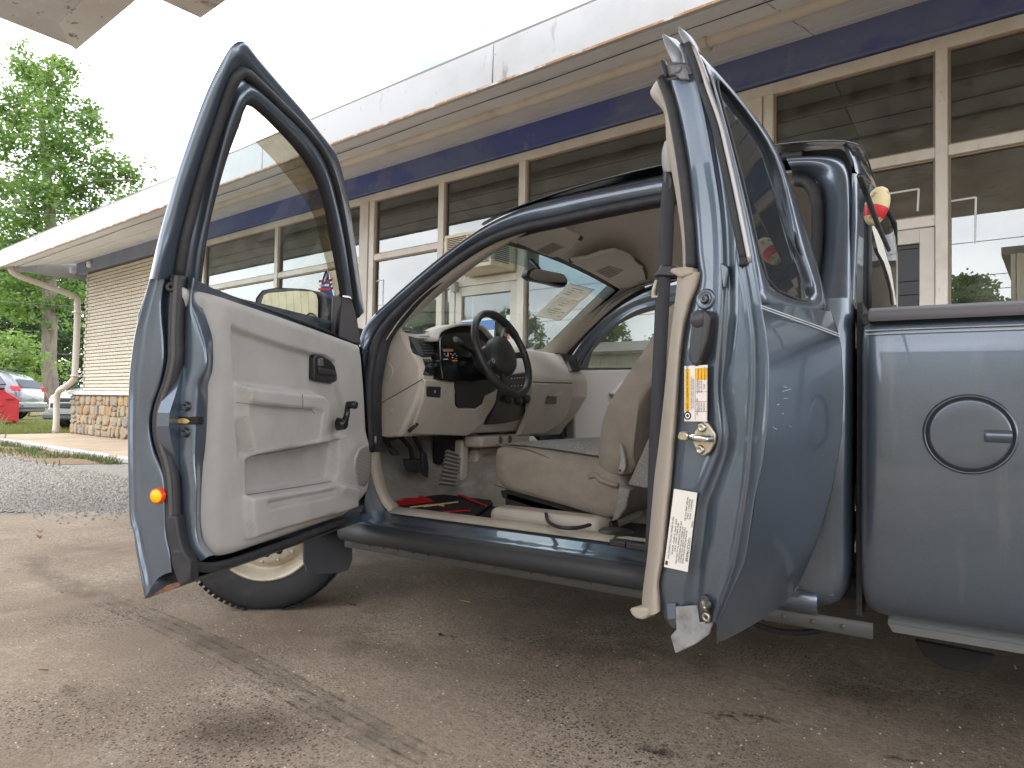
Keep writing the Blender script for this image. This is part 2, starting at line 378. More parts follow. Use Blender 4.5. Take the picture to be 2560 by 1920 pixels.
# concrete apron, with a ragged edge to the gravel
edge = []
for i in range(220):
    f = i/219; p = pA.lerp(pB, f); n_ = Vector((dirn.y, -dirn.x, 0))
    edge.append(p+n_*(.28*mnoise.noise(Vector((f*20, 1.3, 0)))+.12*mnoise.noise(Vector((f*90, 4.3, 0)))))
ap = MB(); cor = [B(-5.6, 3.62, 0), B(14, 3.62, 0), V((16, -16, 0)), V((-3.5, -16, 0))]
ap.add(edge+cor, [tuple(range(len(edge)+len(cor)))])
apron = kind(ap.build('concrete_apron', conc), 'structure')
# dirt strip between gravel and porch
ds = MB(); ds.add([B(-16.5, 2.5, -.001), B(-9.4, 2.9, -.001), B(-9.0, 3.75, -.001), B(-17, 3.75, -.001)], [(0, 1, 2, 3)])
kind(ds.build('dirt_strip', dirt_m), 'structure')
# porch slab with painted kerb edge
pm = MB(); pm.fbox(BF, -15.9, 12, 3.72, 5.4, -.1, .062); porch = kind(pm.build('porch_slab', slab_m, bevel=.01), 'structure')
km = MB(); km.fbox(BF, -15.9, 12, 3.62, 3.716, -.1, .066)
kerb_m = mat('peeling_white_kerb', S3(168, 168, 171), rough=.85, var=[(2.5, S3(150, 132, 118), .52, .6), (14, S3(168, 166, 166), .45, .7)], bump=(40, .4, .01))
kind(km.build('porch_kerb', kerb_m, bevel=.025, seg=3), 'structure')

# tyre marks and stains: thin sheets on the apron with broken-up edges
def stain_mat(name, col, sc, lo, hi, stretch=(1, 1, 1), top=.8):
    m = bpy.data.materials.new(name); m.use_nodes = True; t = m.node_tree; k = t.links.new; b = t.nodes['Principled BSDF']
    b.inputs['Base Color'].default_value = col; b.inputs['Roughness'].default_value = .85; b.inputs['Specular IOR Level'].default_value = .2
    co = t.nodes.new('ShaderNodeTexCoord'); n = t.nodes.new('ShaderNodeTexNoise'); n.inputs['Scale'].default_value = sc; n.inputs['Detail'].default_value = 9; n.inputs['Roughness'].default_value = .7
    k(co.outputs['Object'], n.inputs['Vector'])
    at = t.nodes.new('ShaderNodeAttribute'); at.attribute_name = 'fade'
    ad = t.nodes.new('ShaderNodeMath'); ad.operation = 'MULTIPLY_ADD'; k(at.outputs['Fac'], ad.inputs[0]); ad.inputs[1].default_value = .42; k(n.outputs['Fac'], ad.inputs[2])
    r = t.nodes.new('ShaderNodeMapRange'); r.inputs['From Min'].default_value = lo+.42; r.inputs['From Max'].default_value = hi+.42; r.inputs['To Max'].default_value = top; k(ad.outputs[0], r.inputs['Value'])
    k(r.outputs['Result'], b.inputs['Alpha'])
    return m
def stain(name, rows, fades, m, parent):
    mb = MB(); mb.grid(rows); o = mb.build(name, m, parent)
    at = o.data.attributes.new('fade', 'FLOAT', 'POINT')
    # vertices keep their order through remove_doubles here
    n = len(rows[0])
    vals = [fades[i % n] if not callable(fades) else fades(i//n, i % n) for i in range(len(rows)*n)]
    at.data.foreach_set('value', vals[:len(o.data.vertices)]); return o
def strip(name, px, width, m, z=.003, n=40, parent=None, fades=(0, .8, 1, .8, 0), off=0.0):
    pts = [onZ(x, y, z) for x, y in px]; pts = [V(p) for p in cr(pts, n)]
    rows = []
    for i, p in enumerate(pts):
        t = (pts[min(i+1, n-1)]-pts[max(i-1, 0)]).normalized(); s = Vector((t.y, -t.x, 0)); mq = len(fades)
        rows.append([p+s*(off+width*(q/(mq-1)-.5)) for q in range(mq)])
    def fd(i, j): return fades[j]*min(1, i/4, (n-1-i)/4)
    return stain(name, rows, fd, m, parent)
skid = stain_mat('tyre_rubber_mark', S3(92, 87, 83), 7, .32, .68, top=.36)
skid2 = stain_mat('tread_mark', S3(78, 73, 70), 18, .42, .64, top=.46)
oil = stain_mat('oil_stain', S3(58, 50, 45), 30, .42, .56, top=.75)
damp = stain_mat('damp_stain', S3(96, 82, 71), 3, .30, .7, top=.5)
track = [(130, 1372), (85, 1395), (120, 1440), (240, 1490), (420, 1562), (620, 1660), (800, 1760), (1000, 1870), (1180, 1960)]
strip('tyre_mark', track, .20, skid, .0022, 60, apron)
for o_ in (-.055, -.02, .018, .055): strip('tread_mark', track[3:], .02, skid2, .0034, 60, apron, (0, 1, 1, 0), o_)
def blob(name, cx, cy, rx, ry, m, z, parent, n=10, rot=0.0):
    c = onZ(cx, cy, z); rows = []
    for i in range(n+1):
        r_ = []
        for j in range(n+1):
            a, b_ = (i/n*2-1)*rx, (j/n*2-1)*ry; r_.append(c+Vector((a*math.cos(rot)-b_*math.sin(rot), a*math.sin(rot)+b_*math.cos(rot), 0)))
        rows.append(r_)
    def fd(i, j): return max(0.0, 1-math.hypot(i/n*2-1, j/n*2-1))**.7
    return stain(name, rows, fd, m, parent)
blob('oil_spot', 880, 1510, .26, .035, oil, .003, apron, rot=-.1)
blob('oil_spot', 1830, 1790, .30, .08, oil, .003, apron, rot=.35)
blob('oil_spot', 1660, 1880, .30, .10, oil, .003, apron, rot=.3)
blob('oil_spot', 2240, 1895, .14, .03, oil, .003, apron, rot=.3)
blob('oil_spot', 1120, 1590, .22, .05, oil, .003, apron, rot=.3)
for (x, y, a, b_) in [(180, 1720, .10, .07), (520, 1820, .3, .2), (1450, 1620, .7, .35), (1900, 1700, .6, .3), (900, 1610, .6, .22), (700, 1810, .35, .2), (2300, 1750, .6, .3)]:
    blob('damp_patch', x, y, a, b_, damp, .0014, apron, rot=rnd.uniform(-.4, .4))
# grit on the apron
def grit(name, n, spot, sz, m, parent=None, zoff=0.0):
    mb = MB()
    for i in range(n):
        p = spot(); s = sz*rnd.uniform(.5, 1.5); a = rnd.uniform(0, 6.28); c, q = math.cos(a)*s, math.sin(a)*s; h = s*rnd.uniform(.4, .9)
        p = Vector(p)+Vector((0, 0, zoff))
        mb.add([p+Vector((c, q, 0)), p+Vector((-q, c*.8, 0)), p+Vector((-c, -q, 0)), p+Vector((q*.7, -c, 0)), p+Vector((rnd.uniform(-.3, .3)*s, rnd.uniform(-.3, .3)*s, h))], [(0, 1, 4), (1, 2, 4), (2, 3, 4), (3, 0, 4)])
    o = mb.build(name, m, parent); return o
def spot_apron():
    while True:
        p = onZ(rnd.uniform(0, 2560), rnd.uniform(1330, 1920), 0)
        if p.x > -5.0: return p
gr = grit('grit', 500, spot_apron, .0028, mat('pale_grit', S3(200, 190, 175), rough=.9)); kind(gr, 'stuff'); tag(gr, 'fine pale grit scattered over the concrete apron', 'grit')
def spot_gravel():
    while True:
        p = onZ(rnd.uniform(-20, 420), 1100+180*rnd.random()**.8, 0)
        q = BF.loc(p)
        if q[1] < 2.95: return p+Vector((abs(rnd.gauss(0, .35)) if rnd.random() < .2 else 0, 0, 0))
ga = grit('gravel_stones', 9000, spot_gravel, .014, mat('gravel_stone', S3(146, 143, 137), rough=.9, var=(30, S3(112, 109, 104), .45, .6))); kind(ga, 'stuff'); tag(ga, 'loose grey gravel covering the lot at left', 'gravel')
# dry leaves and twigs on the apron
leaf_m = mat('dry_leaf', S3(134, 92, 62), rough=.8)
for i, (x, y, lx, lab) in enumerate([(98, 1344, .055, 'curled brown dry leaf beside the tyre mark, nearest the gravel'), (100, 1330, .035, 'thin brown dry leaf near the gravel edge'), (1162, 1505, .05, 'pale straw stalk lying under the truck sill'), (155, 1483, .02, 'short dark twig on concrete left of the driver door'), (108, 1677, .03, 'dark pine needle twig near the left picture edge'), (262, 1842, .03, 'bent dark twig low on the left concrete')]):
    p = onZ(x, y, .002); q = []; a = rnd.uniform(-.6, .6)
    for k in range(7):
        f = k/6-.5; wd = lx*(.16 if i < 2 else .05)*math.sin(math.pi*(k+.3)/6.6); zz = .004+.012*(f*f*4 if i < 2 else .1)
        ax_ = Vector((math.cos(a), math.sin(a), 0)); sd_ = Vector((-math.sin(a), math.cos(a), 0))
        q.append([p+ax_*lx*f+sd_*wd+Vector((0, 0, zz)), p+ax_*lx*f+Vector((0, 0, zz-.003)), p+ax_*lx*f-sd_*wd+Vector((0, 0, zz))])
    mb = MB(); mb.grid(q); o = mb.build(['dry_leaf', 'dry_leaf', 'straw', 'twig', 'twig', 'twig'][i], leaf_m if i != 2 else mat('straw', S3(190, 160, 110), rough=.8), smooth=True, solid=.0012)
    tag(o, lab, ['leaf', 'leaf', 'straw', 'twig', 'twig', 'twig'][i])

# ================================================================== SHOWROOM
bld = thing('showroom_building', 'low showroom with white fascia, navy band, glass front and pale brick end', 'building', B(-5, 5.2, 0))
WALL = 5.206
almond = mat('almond_paint', S3(220, 214, 207), rough=.5, var=[(3, S3(196, 186, 174), .45, .75), (40, S3(170, 156, 138), .62, .75)], bump=(60, .1, .002))
alu = mat('painted_aluminium', S3(206, 200, 194), rough=.45, var=(4, S3(188, 180, 172), .45, .75))
fas_m = mat('white_fascia', S3(178, 181, 187), rough=.6, var=[(1.4, S3(166, 168, 173), .45, .7), (5, S3(132, 132, 137), .6, .68, (1, 1, .35)), (16, S3(136, 92, 54), .66, .74)], bump=(20, .1, .004))
soff_m = mat('soffit_boards', S3(234, 236, 240), rough=.7, var=[(2, S3(224, 224, 226), .4, .7), (9, S3(200, 197, 195), .58, .75, (1, 4, 1))])
navy = mat('faded_navy_band', S3(84, 98, 158), rough=.42, var=[(1.3, S3(106, 116, 154), .48, .56), (6, S3(122, 130, 158), .6, .68)])
greyband = mat('grey_blue_band', S3(134, 140, 158), rough=.6, var=(2, S3(118, 124, 142), .4, .7))
brick_m = mat('cream_brick', S3(206, 199, 185), rough=.8, var=[(6, S3(198, 188, 170), .4, .65), (70, S3(188, 177, 156), .5, .75)], bump=(120, .3, .003))
mortar = mat('brick_mortar', S3(108, 98, 85), rough=.95, bump=(80, .4, .004))
stone_cols = [S3(154, 137, 110), S3(144, 131, 112), S3(158, 134, 97), S3(133, 125, 115), S3(148, 138, 119), S3(124, 118, 112), S3(153, 125, 90)]
stone_ms = [mat('field_stone_%d' % i, c, rough=.85, var=[(7, S3(122, 112, 104), .48, .7), (30, S3(186, 169, 140), .55, .75)], bump=(18, .6, .02)) for i, c in enumerate(stone_cols)]
bglass = glass('showroom_glass', (.46, .50, .48, 1), 2.5, 0, .11, (.46, .46, .42, 1))  # pale diffuse veil painted in to lift the dark soffit reflection
def bpart(name, m, *boxes, bevel=.004, parent=bld):
    mb = MB()
    for b_ in boxes: mb.fbox(BF, *b_)
    return mb.build(name, m, parent, bevel=bevel, seg=1)
# fascia panels, eave front at t=3.868
EV = 3.868
joints = [-15.78, -12.6, -9.5, -6.55, -3.35, -.3, 3, 6, 9, 12]
for a, b_ in zip(joints, joints[1:]):
    bpart('fascia_panel', fas_m, (a+.004, b_-.004, EV-.03, EV, 3.235+rnd.uniform(-.003, .003), 3.56))
bpart('fascia_return', fas_m, (-15.80, -15.785, EV-.03, 6.8, 3.235, 3.56))
bpart('fascia_drip', mat('rusty_edge', S3(150, 112, 76), rough=.8, var=[(8, S3(190, 184, 178), .5, .62)]), (-15.78, 12, EV-.036, EV-.031, 3.236, 3.252), bevel=0)
mb = MB(); mb.hexa([B(-15.7, EV+.002, 3.56), B(12, EV+.002, 3.56), B(12, 12, 3.80), B(-15.7, 12, 3.80), B(-15.7, EV+.002, 3.60), B(12, EV+.002, 3.60), B(12, 12, 3.85), B(-15.7, 12, 3.85)]); mb.build('roof_deck', mat('roof_felt', S3(120, 118, 114), rough=.9), bld)
# soffit boards from the fascia up to the wall, with open joints and a long rolled joint cover
zs = lambda v: 3.25+(v-EV)*(3.565-3.25)/(WALL-EV)
def sof(name, u0, u1, v0, v1, dz=0.0, m=soff_m):
    mb = MB(); mb.hexa([B(u0, v0, zs(v0)+dz), B(u1, v0, zs(v0)+dz), B(u1, v1, zs(v1)+dz), B(u0, v1, zs(v1)+dz), B(u0, v0, zs(v0)+.03), B(u1, v0, zs(v0)+.03), B(u1, v1, zs(v1)+.03), B(u0, v1, zs(v1)+.03)])
    return mb.build(name, m, bld)
vj = [EV+.005, 4.10, 4.335, 4.57, 4.80, 5.02, 5.20]
for (u0, u1) in [(-15.75, -10.25), (-10.24, -6.0), (-5.99, -1.4), (-1.39, 4), (4.01, 12)]:
    for i, (a, b_) in enumerate(zip(vj, vj[1:])):
        sof('soffit_board', u0, u1, a+.004, b_-.004, [-.000, -.006, .004, -.004, .003, -.004][i])
mb = MB(); pts = [B(-10.2+i*.8, 4.45, zs(4.45)-.012) for i in range(28)]; mb.tube(pts, .05, 10); mb.build('soffit_conduit', mat('conduit_paint', S3(206, 197, 186), rough=.4, var=(3, S3(182, 170, 157), .45, .7)), bld, smooth=True)
for u in (-6.32, -1.9, 2.4):
    mb = MB(); mb.tube([B(u, 4.45+.065*math.cos(a), zs(4.45)-.012+.065*math.sin(a)) for a in [math.pi*(1+i/8) for i in range(9)]], .008, 6); mb.build('conduit_strap', alu, bld, smooth=True)
# gutter-level wire along the soffit
mb = MB(); mb.tube([B(-15.7+i*.6, 4.11, zs(4.1)-.01+.006*math.sin(i*1.7)) for i in range(47)], .004, 5); mb.build('soffit_wire', blackp, bld)
# bands under the soffit
bpart('navy_band', navy, (-10.5, 12, WALL-.06, WALL+.05, 3.305, 3.56), bevel=.006)
bpart('navy_band_lip', navy, (-10.5, 12, WALL-.075, WALL-.0605, 3.297, 3.322), bevel=.004)
bpart('grey_band', greyband, (-16.22, -10.505, WALL-.05, WALL+.05, 3.315, 3.565), bevel=.006)
bpart('grey_band_return', greyband, (-16.24, -16.225, WALL-.05, WALL+1.2, 3.315, 3.565))
# brick end wall
bpart('wall_core', mortar, (-15.29, -10.62, WALL+.012, WALL+.25, .90, 3.32), bevel=0)
bpart('wall_core', mortar, (-15.29, -15.05, WALL+.251, WALL+6, .90, 3.32), bevel=0)
bw, bh, gap = .205, .0535, .0135
rows_ = int((3.315-.94)/(bh+gap)); nb = 0; far = MB()
bme = MB(); bme.box((0, 0, 0), (bw-.008, .05, bh)); b0 = bme.build('brick', brick_m, bld, bevel=.004, seg=1); bmesh_data = b0.data
bricks = []
for r_ in range(rows_):
    z = .943+r_*(bh+gap)+bh/2
    u = -15.30+(bw/2 if r_ % 2 else 0)
    if r_ % 2: bricks.append((u-bw*.75+bw*.25, z, .5))
    while u < -10.7:
        bricks.append((u+bw/2, z, 1.0)); u += bw
bricks.sort(key=lambda q: (q[0], rnd.random()))
vis = [q for q in bricks if q[0] < -12.9 and q[2] == 1.0]
rnd.shuffle(vis); near = set(vis[:299]); first = True
rotm = Matrix.Rotation(BA, 4, 'Z')
for q in bricks:
    pos = B(q[0], WALL+.012-.012+.02+rnd.uniform(-.002, .002), q[1])
    if q in near:
        if first: o = b0; first = False
        else: o = b0.copy(); link(o, bld)
        o.matrix_basis = Matrix.Translation(pos) @ rotm
    else:
        ww = (bw-.008)*q[2]; far.fbox(BF, q[0]-ww/2, q[0]+ww/2, WALL-.006, WALL+.03, q[1]-bh/2, q[1]+bh/2)
o = far.build('brickwork', brick_m, bld); o['kind'] = 'stuff'
# white stone ledge and field-stone base
bpart('wall_ledge', mat('white_ledge', S3(196, 193, 188), rough=.6, var=(4, S3(182, 177, 170), .5, .8)), (-15.86, -10.55, WALL-.10, WALL+.1, .853, .932), bevel=.008)
bpart('stone_mortar', mat('stone_mortar', S3(166, 142, 112), rough=.95, bump=(40, .5, .01)), (-15.80, -10.56, WALL-.03, WALL+.1, .05, .853), bevel=0)
# field stones: jittered cells shrunk inside their Voronoi-like polygons
cells = []
zr = [.062, .27, .45, .64, .85]
for i in range(4):
    u = -15.79
    k = 0
    while u < -11.2:
        wd = rnd.choice([.16, .2, .24, .3, .36])*(1.1 if i < 1 else .95)
        za, zb = zr[i], zr[i+1]
        if i < 3 and rnd.random() < .25: zb += .04
        if rnd.random() < .3 and wd > .2:
            zm = za+(zb-za)*rnd.uniform(.4, .6); cells.append((u, u+wd, za, zm)); cells.append((u, u+wd, zm, zb))
        else: cells.append((u, u+wd, za, zb))
        u += wd
for (a, b_, c, d) in cells:
    n = rnd.randint(6, 8); cx, cz = (a+b_)/2, (c+d)/2; pl = []
    for k in range(n):
        th = 2*math.pi*(k+rnd.uniform(-.22, .22))/n; ex = math.cos(th); ez = math.sin(th); q = max(abs(ex), abs(ez)); q = 1/max(q, .72)
        pl.append((cx+ex*q*(b_-a)*.5*.93*rnd.uniform(.9, 1.0)+rnd.uniform(-.008, .008), cz+ez*q*(d-c)*.5*.93*rnd.uniform(.9, 1.0)))
    pr = rnd.uniform(.008, .022)
    pl = [(min(max(x, a+.006), b_-.006), min(max(z, max(c, .058)+.005), min(d, .851)-.004)) for x, z in pl]
    mb = MB(); ft = [B(x, WALL-.032-pr, z) for x, z in pl]; fi = [B(cx+(x-cx)*.82, WALL-.046-pr*1.5, cz+(z-cz)*.82) for x, z in pl]; bk = [B(x, WALL+.0, z) for x, z in pl]
    mb.grid([bk, ft, fi], closed=True); b2 = len(mb.v)-n; mb.f.append(tuple(b2+i for i in range(n)))
    mb.build('field_stone', rnd.choice(stone_ms), bld, bevel=.006, seg=1)
# glazed front: head, sill, mullions, transoms, panes
HEAD0, HEAD1 = 3.21, 3.297; TR0, TR1 = 2.495, 2.565; SILL = .42
bpart('window_head', almond, (-10.5, 12, WALL-.03, WALL+.06, HEAD0, HEAD1))
bpart('window_sill', almond, (-10.5, -5.24, WALL-.04, WALL+.07, .36, SILL)); bpart('window_sill', almond, (-4.08, -1.75, WALL-.04, WALL+.07, .36, SILL)); bpart('window_sill', almond, (-.58, 12, WALL-.04, WALL+.07, .36, SILL))
bpart('bulkhead', almond, (-10.5, -5.24, WALL-.01, WALL+.05, .062, .36)); bpart('bulkhead', almond, (-4.08, -1.75, WALL-.01, WALL+.05, .062, .36)); bpart('bulkhead', almond, (-.58, 12, WALL-.01, WALL+.05, .062, .36))
mull = [(-10.50, -10.42), (-8.445, -8.365), (-6.585, -6.425), (-6.42, -6.33), (-5.262, -5.175), (-4.146, -4.062), (-1.92, -1.77), (-1.765, -1.69), (-.64, -.57), (1.2, 1.27), (3.2, 3.27)]
for i, (a, b_) in enumerate(mull):
    d = .035 if i not in (2, 6) else .05
    bpart('mullion', almond if i != 2 else alu, (a, b_, WALL-d, WALL+.055, .064 if i in (2, 4, 5, 6, 7, 8) else SILL+.001, HEAD0-.001))
bays = [(-10.42, -8.445), (-8.365, -6.585), (-6.33, -5.262), (-5.175, -4.146), (-4.062, -1.92), (-1.69, -.64), (-.57, 1.2), (1.27, 3.2), (3.27, 6)]
for i, (a, b_) in enumerate(bays):
    doorbay = i in (3, 5)
    bpart('transom', almond, (a+.001, b_-.001, WALL-.028, WALL+.05, TR0, TR1))
    if doorbay:
        bpart('door_head', almond, (a+.001, b_-.001, WALL-.03, WALL+.05, 2.045, 2.115))
        zz = [(TR1, HEAD0), (2.115, TR0)]
    else: zz = [(TR1, HEAD0), (SILL, TR0)]
    for (z0, z1) in zz:
        if i == 3 and z0 < 2.2: continue
        bpart('pane', bglass, (a+.001, b_-.001, WALL+.012, WALL+.018, z0+.001, z1-.001), bevel=0)
        # glazing beads
        mb = MB()
        for (q0, q1, r0, r1) in [(a+.001, a+.014, z0, z1), (b_-.014, b_-.001, z0, z1), (a+.0145, b_-.0145, z1-.013, z1), (a+.0145, b_-.0145, z0, z0+.013)]: mb.fbox(BF, q0, q1, WALL-.008, WALL+.011, r0, r1)
        mb.build('glazing_bead', mat('bead_taupe', S3(152, 136, 122), rough=.6), bld)
# doors
def bdoor(u0, u1, glassm, nm):
    mb = MB(); fw = .085
    for b_ in [(u0, u0+fw, .075, 2.04), (u1-fw, u1, .075, 2.04), (u0+fw, u1-fw, 1.945, 2.04), (u0+fw, u1-fw, .075, .30)]: mb.fbox(BF, b_[0], b_[1], WALL-.02, WALL+.03, b_[2], b_[3])
    d = mb.build('door', alu, bld, bevel=.004, seg=1)
    mb = MB(); mb.fbox(BF, u0+fw+.002, u1-fw-.002, WALL+.006, WALL+.012, .302, 1.943); mb.build('pane', glassm, d)
    mb = MB(); mb.tube([B(u1-fw*.5, WALL-.02, .95), B(u1-fw*.5, WALL-.07, .98), B(u1-fw*.5, WALL-.07, 1.2), B(u1-fw*.5, WALL-.02, 1.23)], .012, 8); mb.build('handle', alu, d, smooth=True)
    return d
dgl = glass('showroom_door_glass', (.5, .56, .55, 1), 2.3, 0, .01); dgl2 = glass('dark_door_glass', (.10, .10, .10, 1), 1.3)
bdoor(-4.985, -4.150, dgl, 1); bpart('sidelight_mullion', alu, (-5.07, -4.992, WALL-.03, WALL+.05, .064, 2.044)); bpart('pane', bglass, (-5.174, -5.071, WALL+.012, WALL+.018, .1, 2.044), bevel=0)
bdoor(-1.55, -.645, dgl2, 2)
mb = MB(); mb.fbox(BF, -4.99, -4.93, WALL-.09, WALL-.0305, 1.99, 2.10); mb.build('door_closer', mat('closer_grey', S3(150, 152, 150), rough=.5), bld, bevel=.008)
# vertical siding patch behind the air conditioner
for i in range(17):
    bpart('siding_strip', alu, (-5.172+i*.06, -5.172+i*.06+.054, WALL+.02, WALL+.03, 2.117, 2.494), bevel=0)
# interior: floor, ceiling, back wall, lamps strip
room = mat('room_wall_tan', S3(168, 156, 118), rough=.9); roomd = mat('room_back_wall', S3(112, 100, 88), rough=.9)
bpart('interior_floor', mat('room_floor', S3(110, 104, 96), rough=.5), (-10.5, 6, WALL+.06, 11.5, .0, .06), bevel=0)
bpart('interior_ceiling', mat('ceiling_tile', S3(190, 184, 170), rough=.9), (-10.5, 6, WALL+.06, 11.5, 3.30, 3.34), bevel=0)
bpart('interior_wall', room, (-10.5, 6, 11.5, 11.6, .06, 3.30), bevel=0); bpart('interior_wall', room, (-10.6, -10.505, WALL+.06, 11.5, .06, 3.30), bevel=0); bpart('interior_wall', roomd, (6.0, 6.1, WALL+.06, 11.5, .06, 3.30), bevel=0)
bpart('interior_wall', room, (-2.05, -1.97, WALL+.08, 11.4, .06, 3.29), bevel=0)
for v in (6.6, 8.2, 9.8): bpart('ceiling_strip', alu, (-10.4, 5.9, v, v+.06, 3.26, 3.299), bevel=0)
# air conditioner through the glass above the left door
ac = thing('air_conditioner', 'cream boxy window air conditioner above the left glass door', 'air conditioner', B(-4.5, 4.9, 2.12))
crm = mat('cream_metal', S3(222, 212, 186), rough=.5, var=[(6, S3(204, 190, 160), .5, .75), (30, S3(150, 120, 80), .68, .76)])
u0, u1, v0, v1, z0, z1 = -4.82, -4.20, WALL-.36, WALL+.02, 2.14, 2.50
mb = MB(); mb.fbox(BF, u0, u1, v0+.012, v1, z0, z1); mb.build('cabinet', crm, ac, bevel=.01)
mb = MB()
for a in [(u0, u1, z1-.03, z1), (u0, u1, z0, z0+.03), (u0, u0+.03, z0+.03, z1-.03), (u1-.03, u1, z0+.03, z1-.03), (u0+.29, u0+.31, z0+.03, z1-.03)]: mb.fbox(BF, a[0], a[1], v0-.006, v0+.011, a[2], a[3])
mb.build('grille_frame', crm, ac, bevel=.003, seg=1)
mb = MB(); mb.fbox(BF, u0+.01, u1-.01, v0+.006, v0+.0115, z0+.01, z1-.01); mb.build('coil', mat('coil_dark', S3(50, 52, 54), rough=.6), ac)
for i in range(17):
    z = z0+.035+i*.0175
    mb = MB(); mb.hexa([B(u0+.03, v0+.004, z), B(u1-.03, v0+.004, z), B(u1-.03, v0-.008, z-.006), B(u0+.03, v0-.008, z-.006), B(u0+.03, v0+.004, z+.005), B(u1-.03, v0+.004, z+.005), B(u1-.03, v0-.008, z-.001), B(u0+.03, v0-.008, z-.001)]); mb.build('louvre', crm, ac)
for i in range(14):
    z = z0+.05+i*.02; mb = MB(); mb.fbox(BF, u1, u1+.004, v0+.05, v1-.12, z, z+.009); mb.build('side_louvre', mat('coil_dark', S3(50, 52, 54)), ac)
# downspout with offsets, left corner
dsp = [B(-15.62, 4.02, 3.30), B(-15.62, 4.02, 3.20), B(-15.61, 4.2, 3.10), B(-15.5, 4.75, 2.93), B(-15.43, 5.02, 2.82), B(-15.41, 5.09, 2.62), B(-15.41, 5.09, 1.35), B(-15.42, 5.07, 1.16), B(-15.55, 5.0, 1.03), B(-15.85, 4.97, .93), B(-15.98, 4.97, .8), B(-15.99, 4.97, .6), B(-15.97, 4.97, .3), B(-15.98, 4.96, .06)]
pipe_m = mat('flaking_white_pipe', S3(190, 184, 175), rough=.6, var=[(3, S3(174, 158, 138), .5, .75), (10, S3(128, 116, 110), .62, .70, (1, 1, .3))], bump=(30, .3, .006))
mb = MB(); mb.tube(cr(dsp, 60), .058, 12); mb.build('downspout', pipe_m, bld, smooth=True)
for z in (2.5, 1.22): bpart('downspout_strap', alu, (-15.48, -15.28, 5.02, WALL-.012, z, z+.03), bevel=.002)
# camera and conduit box under the band end
scam = thing('security_camera', 'small white dome security camera on the grey band', 'camera', B(-15.0, WALL-.08, 3.40))
whp = mat('white_plastic', S3(226, 226, 228), rough=.4)
c_ = B(-14.98, WALL-.055, 3.44); mb = MB(); mb.lathe(c_, -Vector(BF.n), [(0, -.01), (.065, -.01), (.065, .02), (.06, .05), (.04, .075), (0, .08)], 20); mb.build('housing', whp, scam, smooth=True)
mb = MB(); mb.lathe(c_+Vector(BF.w(-.03, -.05, -.01)), -Vector(BF.n), [(0, 0), (.03, 0), (.03, .03), (0, .035)], 14); mb.build('lens', blackp, scam, smooth=True)
jb = thing('junction_box', 'white conduit box with floodlight arm at the band end', 'junction box', B(-15.9, WALL-.1, 3.3))
mb = MB(); mb.fbox(BF, -16.16, -15.7, WALL-.16, WALL-.052, 3.34, 3.45); mb.build('box', whp, jb, bevel=.01)
mb = MB(); mb.fbox(BF, -16.1, -15.85, WALL-.15, WALL-.06, 3.28, 3.338); mb.build('lamp_head', whp, jb, bevel=.008)
# metal bracket on pillar
br = thing('pillar_bracket', 'rusty dark hinge bracket on the white pillar left of the windshield', 'bracket', B(-6.56, WALL-.1, 1.95))
mb = MB(); mb.fbox(BF, -6.575, -6.56, WALL-.062, WALL-.0505, 1.85, 2.16); mb.build('plate', mat('rusty_dark', S3(74, 62, 56), rough=.8), br)
for z in (1.9, 1.96, 2.06, 2.12):
    mb = MB(); mb.tube([B(-6.567, WALL-.06, z), B(-6.6, WALL-.10, z+.02), B(-6.66, WALL-.105, z+.03)], .005, 6); mb.build('hook', mat('rusty_dark', S3(74, 62, 56)), br)
# signs on the door glass
def card(name, u, v, z, w_, h_, m, lab, cat, parent=None):
    mb = MB(); mb.fbox(BF, u-w_/2, u+w_/2, v-.002, v, z-h_/2, z+h_/2); o = mb.build(name, m, parent)
    if lab: tag(o, lab, cat)
    return o
def btext(name, s, m, u, v, z, size, parent): return text(name, s, m, basis(B(u, v, z), BF.e, (0, 0, 1)), size, parent)
sg = thing('open_sign', 'white OPEN sign with blue top bar hanging in the left glass door', 'sign', B(-4.62, WALL-.03, 1.45))
card('board', -4.66, WALL-.024, 1.49, .46, .40, mat('sign_white', S3(228, 236, 240), rough=.5), None, None, sg); card('top_bar', -4.66, WALL-.0265, 1.62, .456, .10, mat('sign_blue', S3(60, 120, 200), rough=.5), None, None, sg)
btext('lettering', 'OPEN', mat('sign_ink', S3(70, 84, 100)), -4.66, WALL-.0285, 1.48, .20, sg)
dc = thing('door_decal', 'narrow decal with blue and orange panels on left door edge', 'decal', B(-4.26, WALL-.03, 1.55))
card('backing', -4.262, WALL-.0005, 1.56, .075, .30, mat('sign_white', S3(228, 236, 240)), None, None, dc)
card('blue_panel', -4.262, WALL-.003, 1.61, .066, .08, mat('sign_blue', S3(60, 120, 200)), None, None, dc); card('orange_panel', -4.262, WALL-.003, 1.5, .066, .075, mat('sign_orange', S3(206, 96, 50)), None, None, dc)
rs = thing('business_sticker', 'red and white BUSINESS sign low in the wide window', 'sign', B(-3.75, WALL, 1.12))
card('board', -3.72, WALL+.004, 1.14, .44, .14, mat('sign_white', S3(228, 236, 240)), None, None, rs); card('red_field', -3.72, WALL+.0015, 1.155, .42, .09, mat('sign_red', S3(200, 50, 50), rough=.5), None, None, rs)
btext('lettering', 'BUSINESS', mat('sign_white', S3(228, 236, 240)), -3.72, WALL-.001, 1.15, .085, rs)
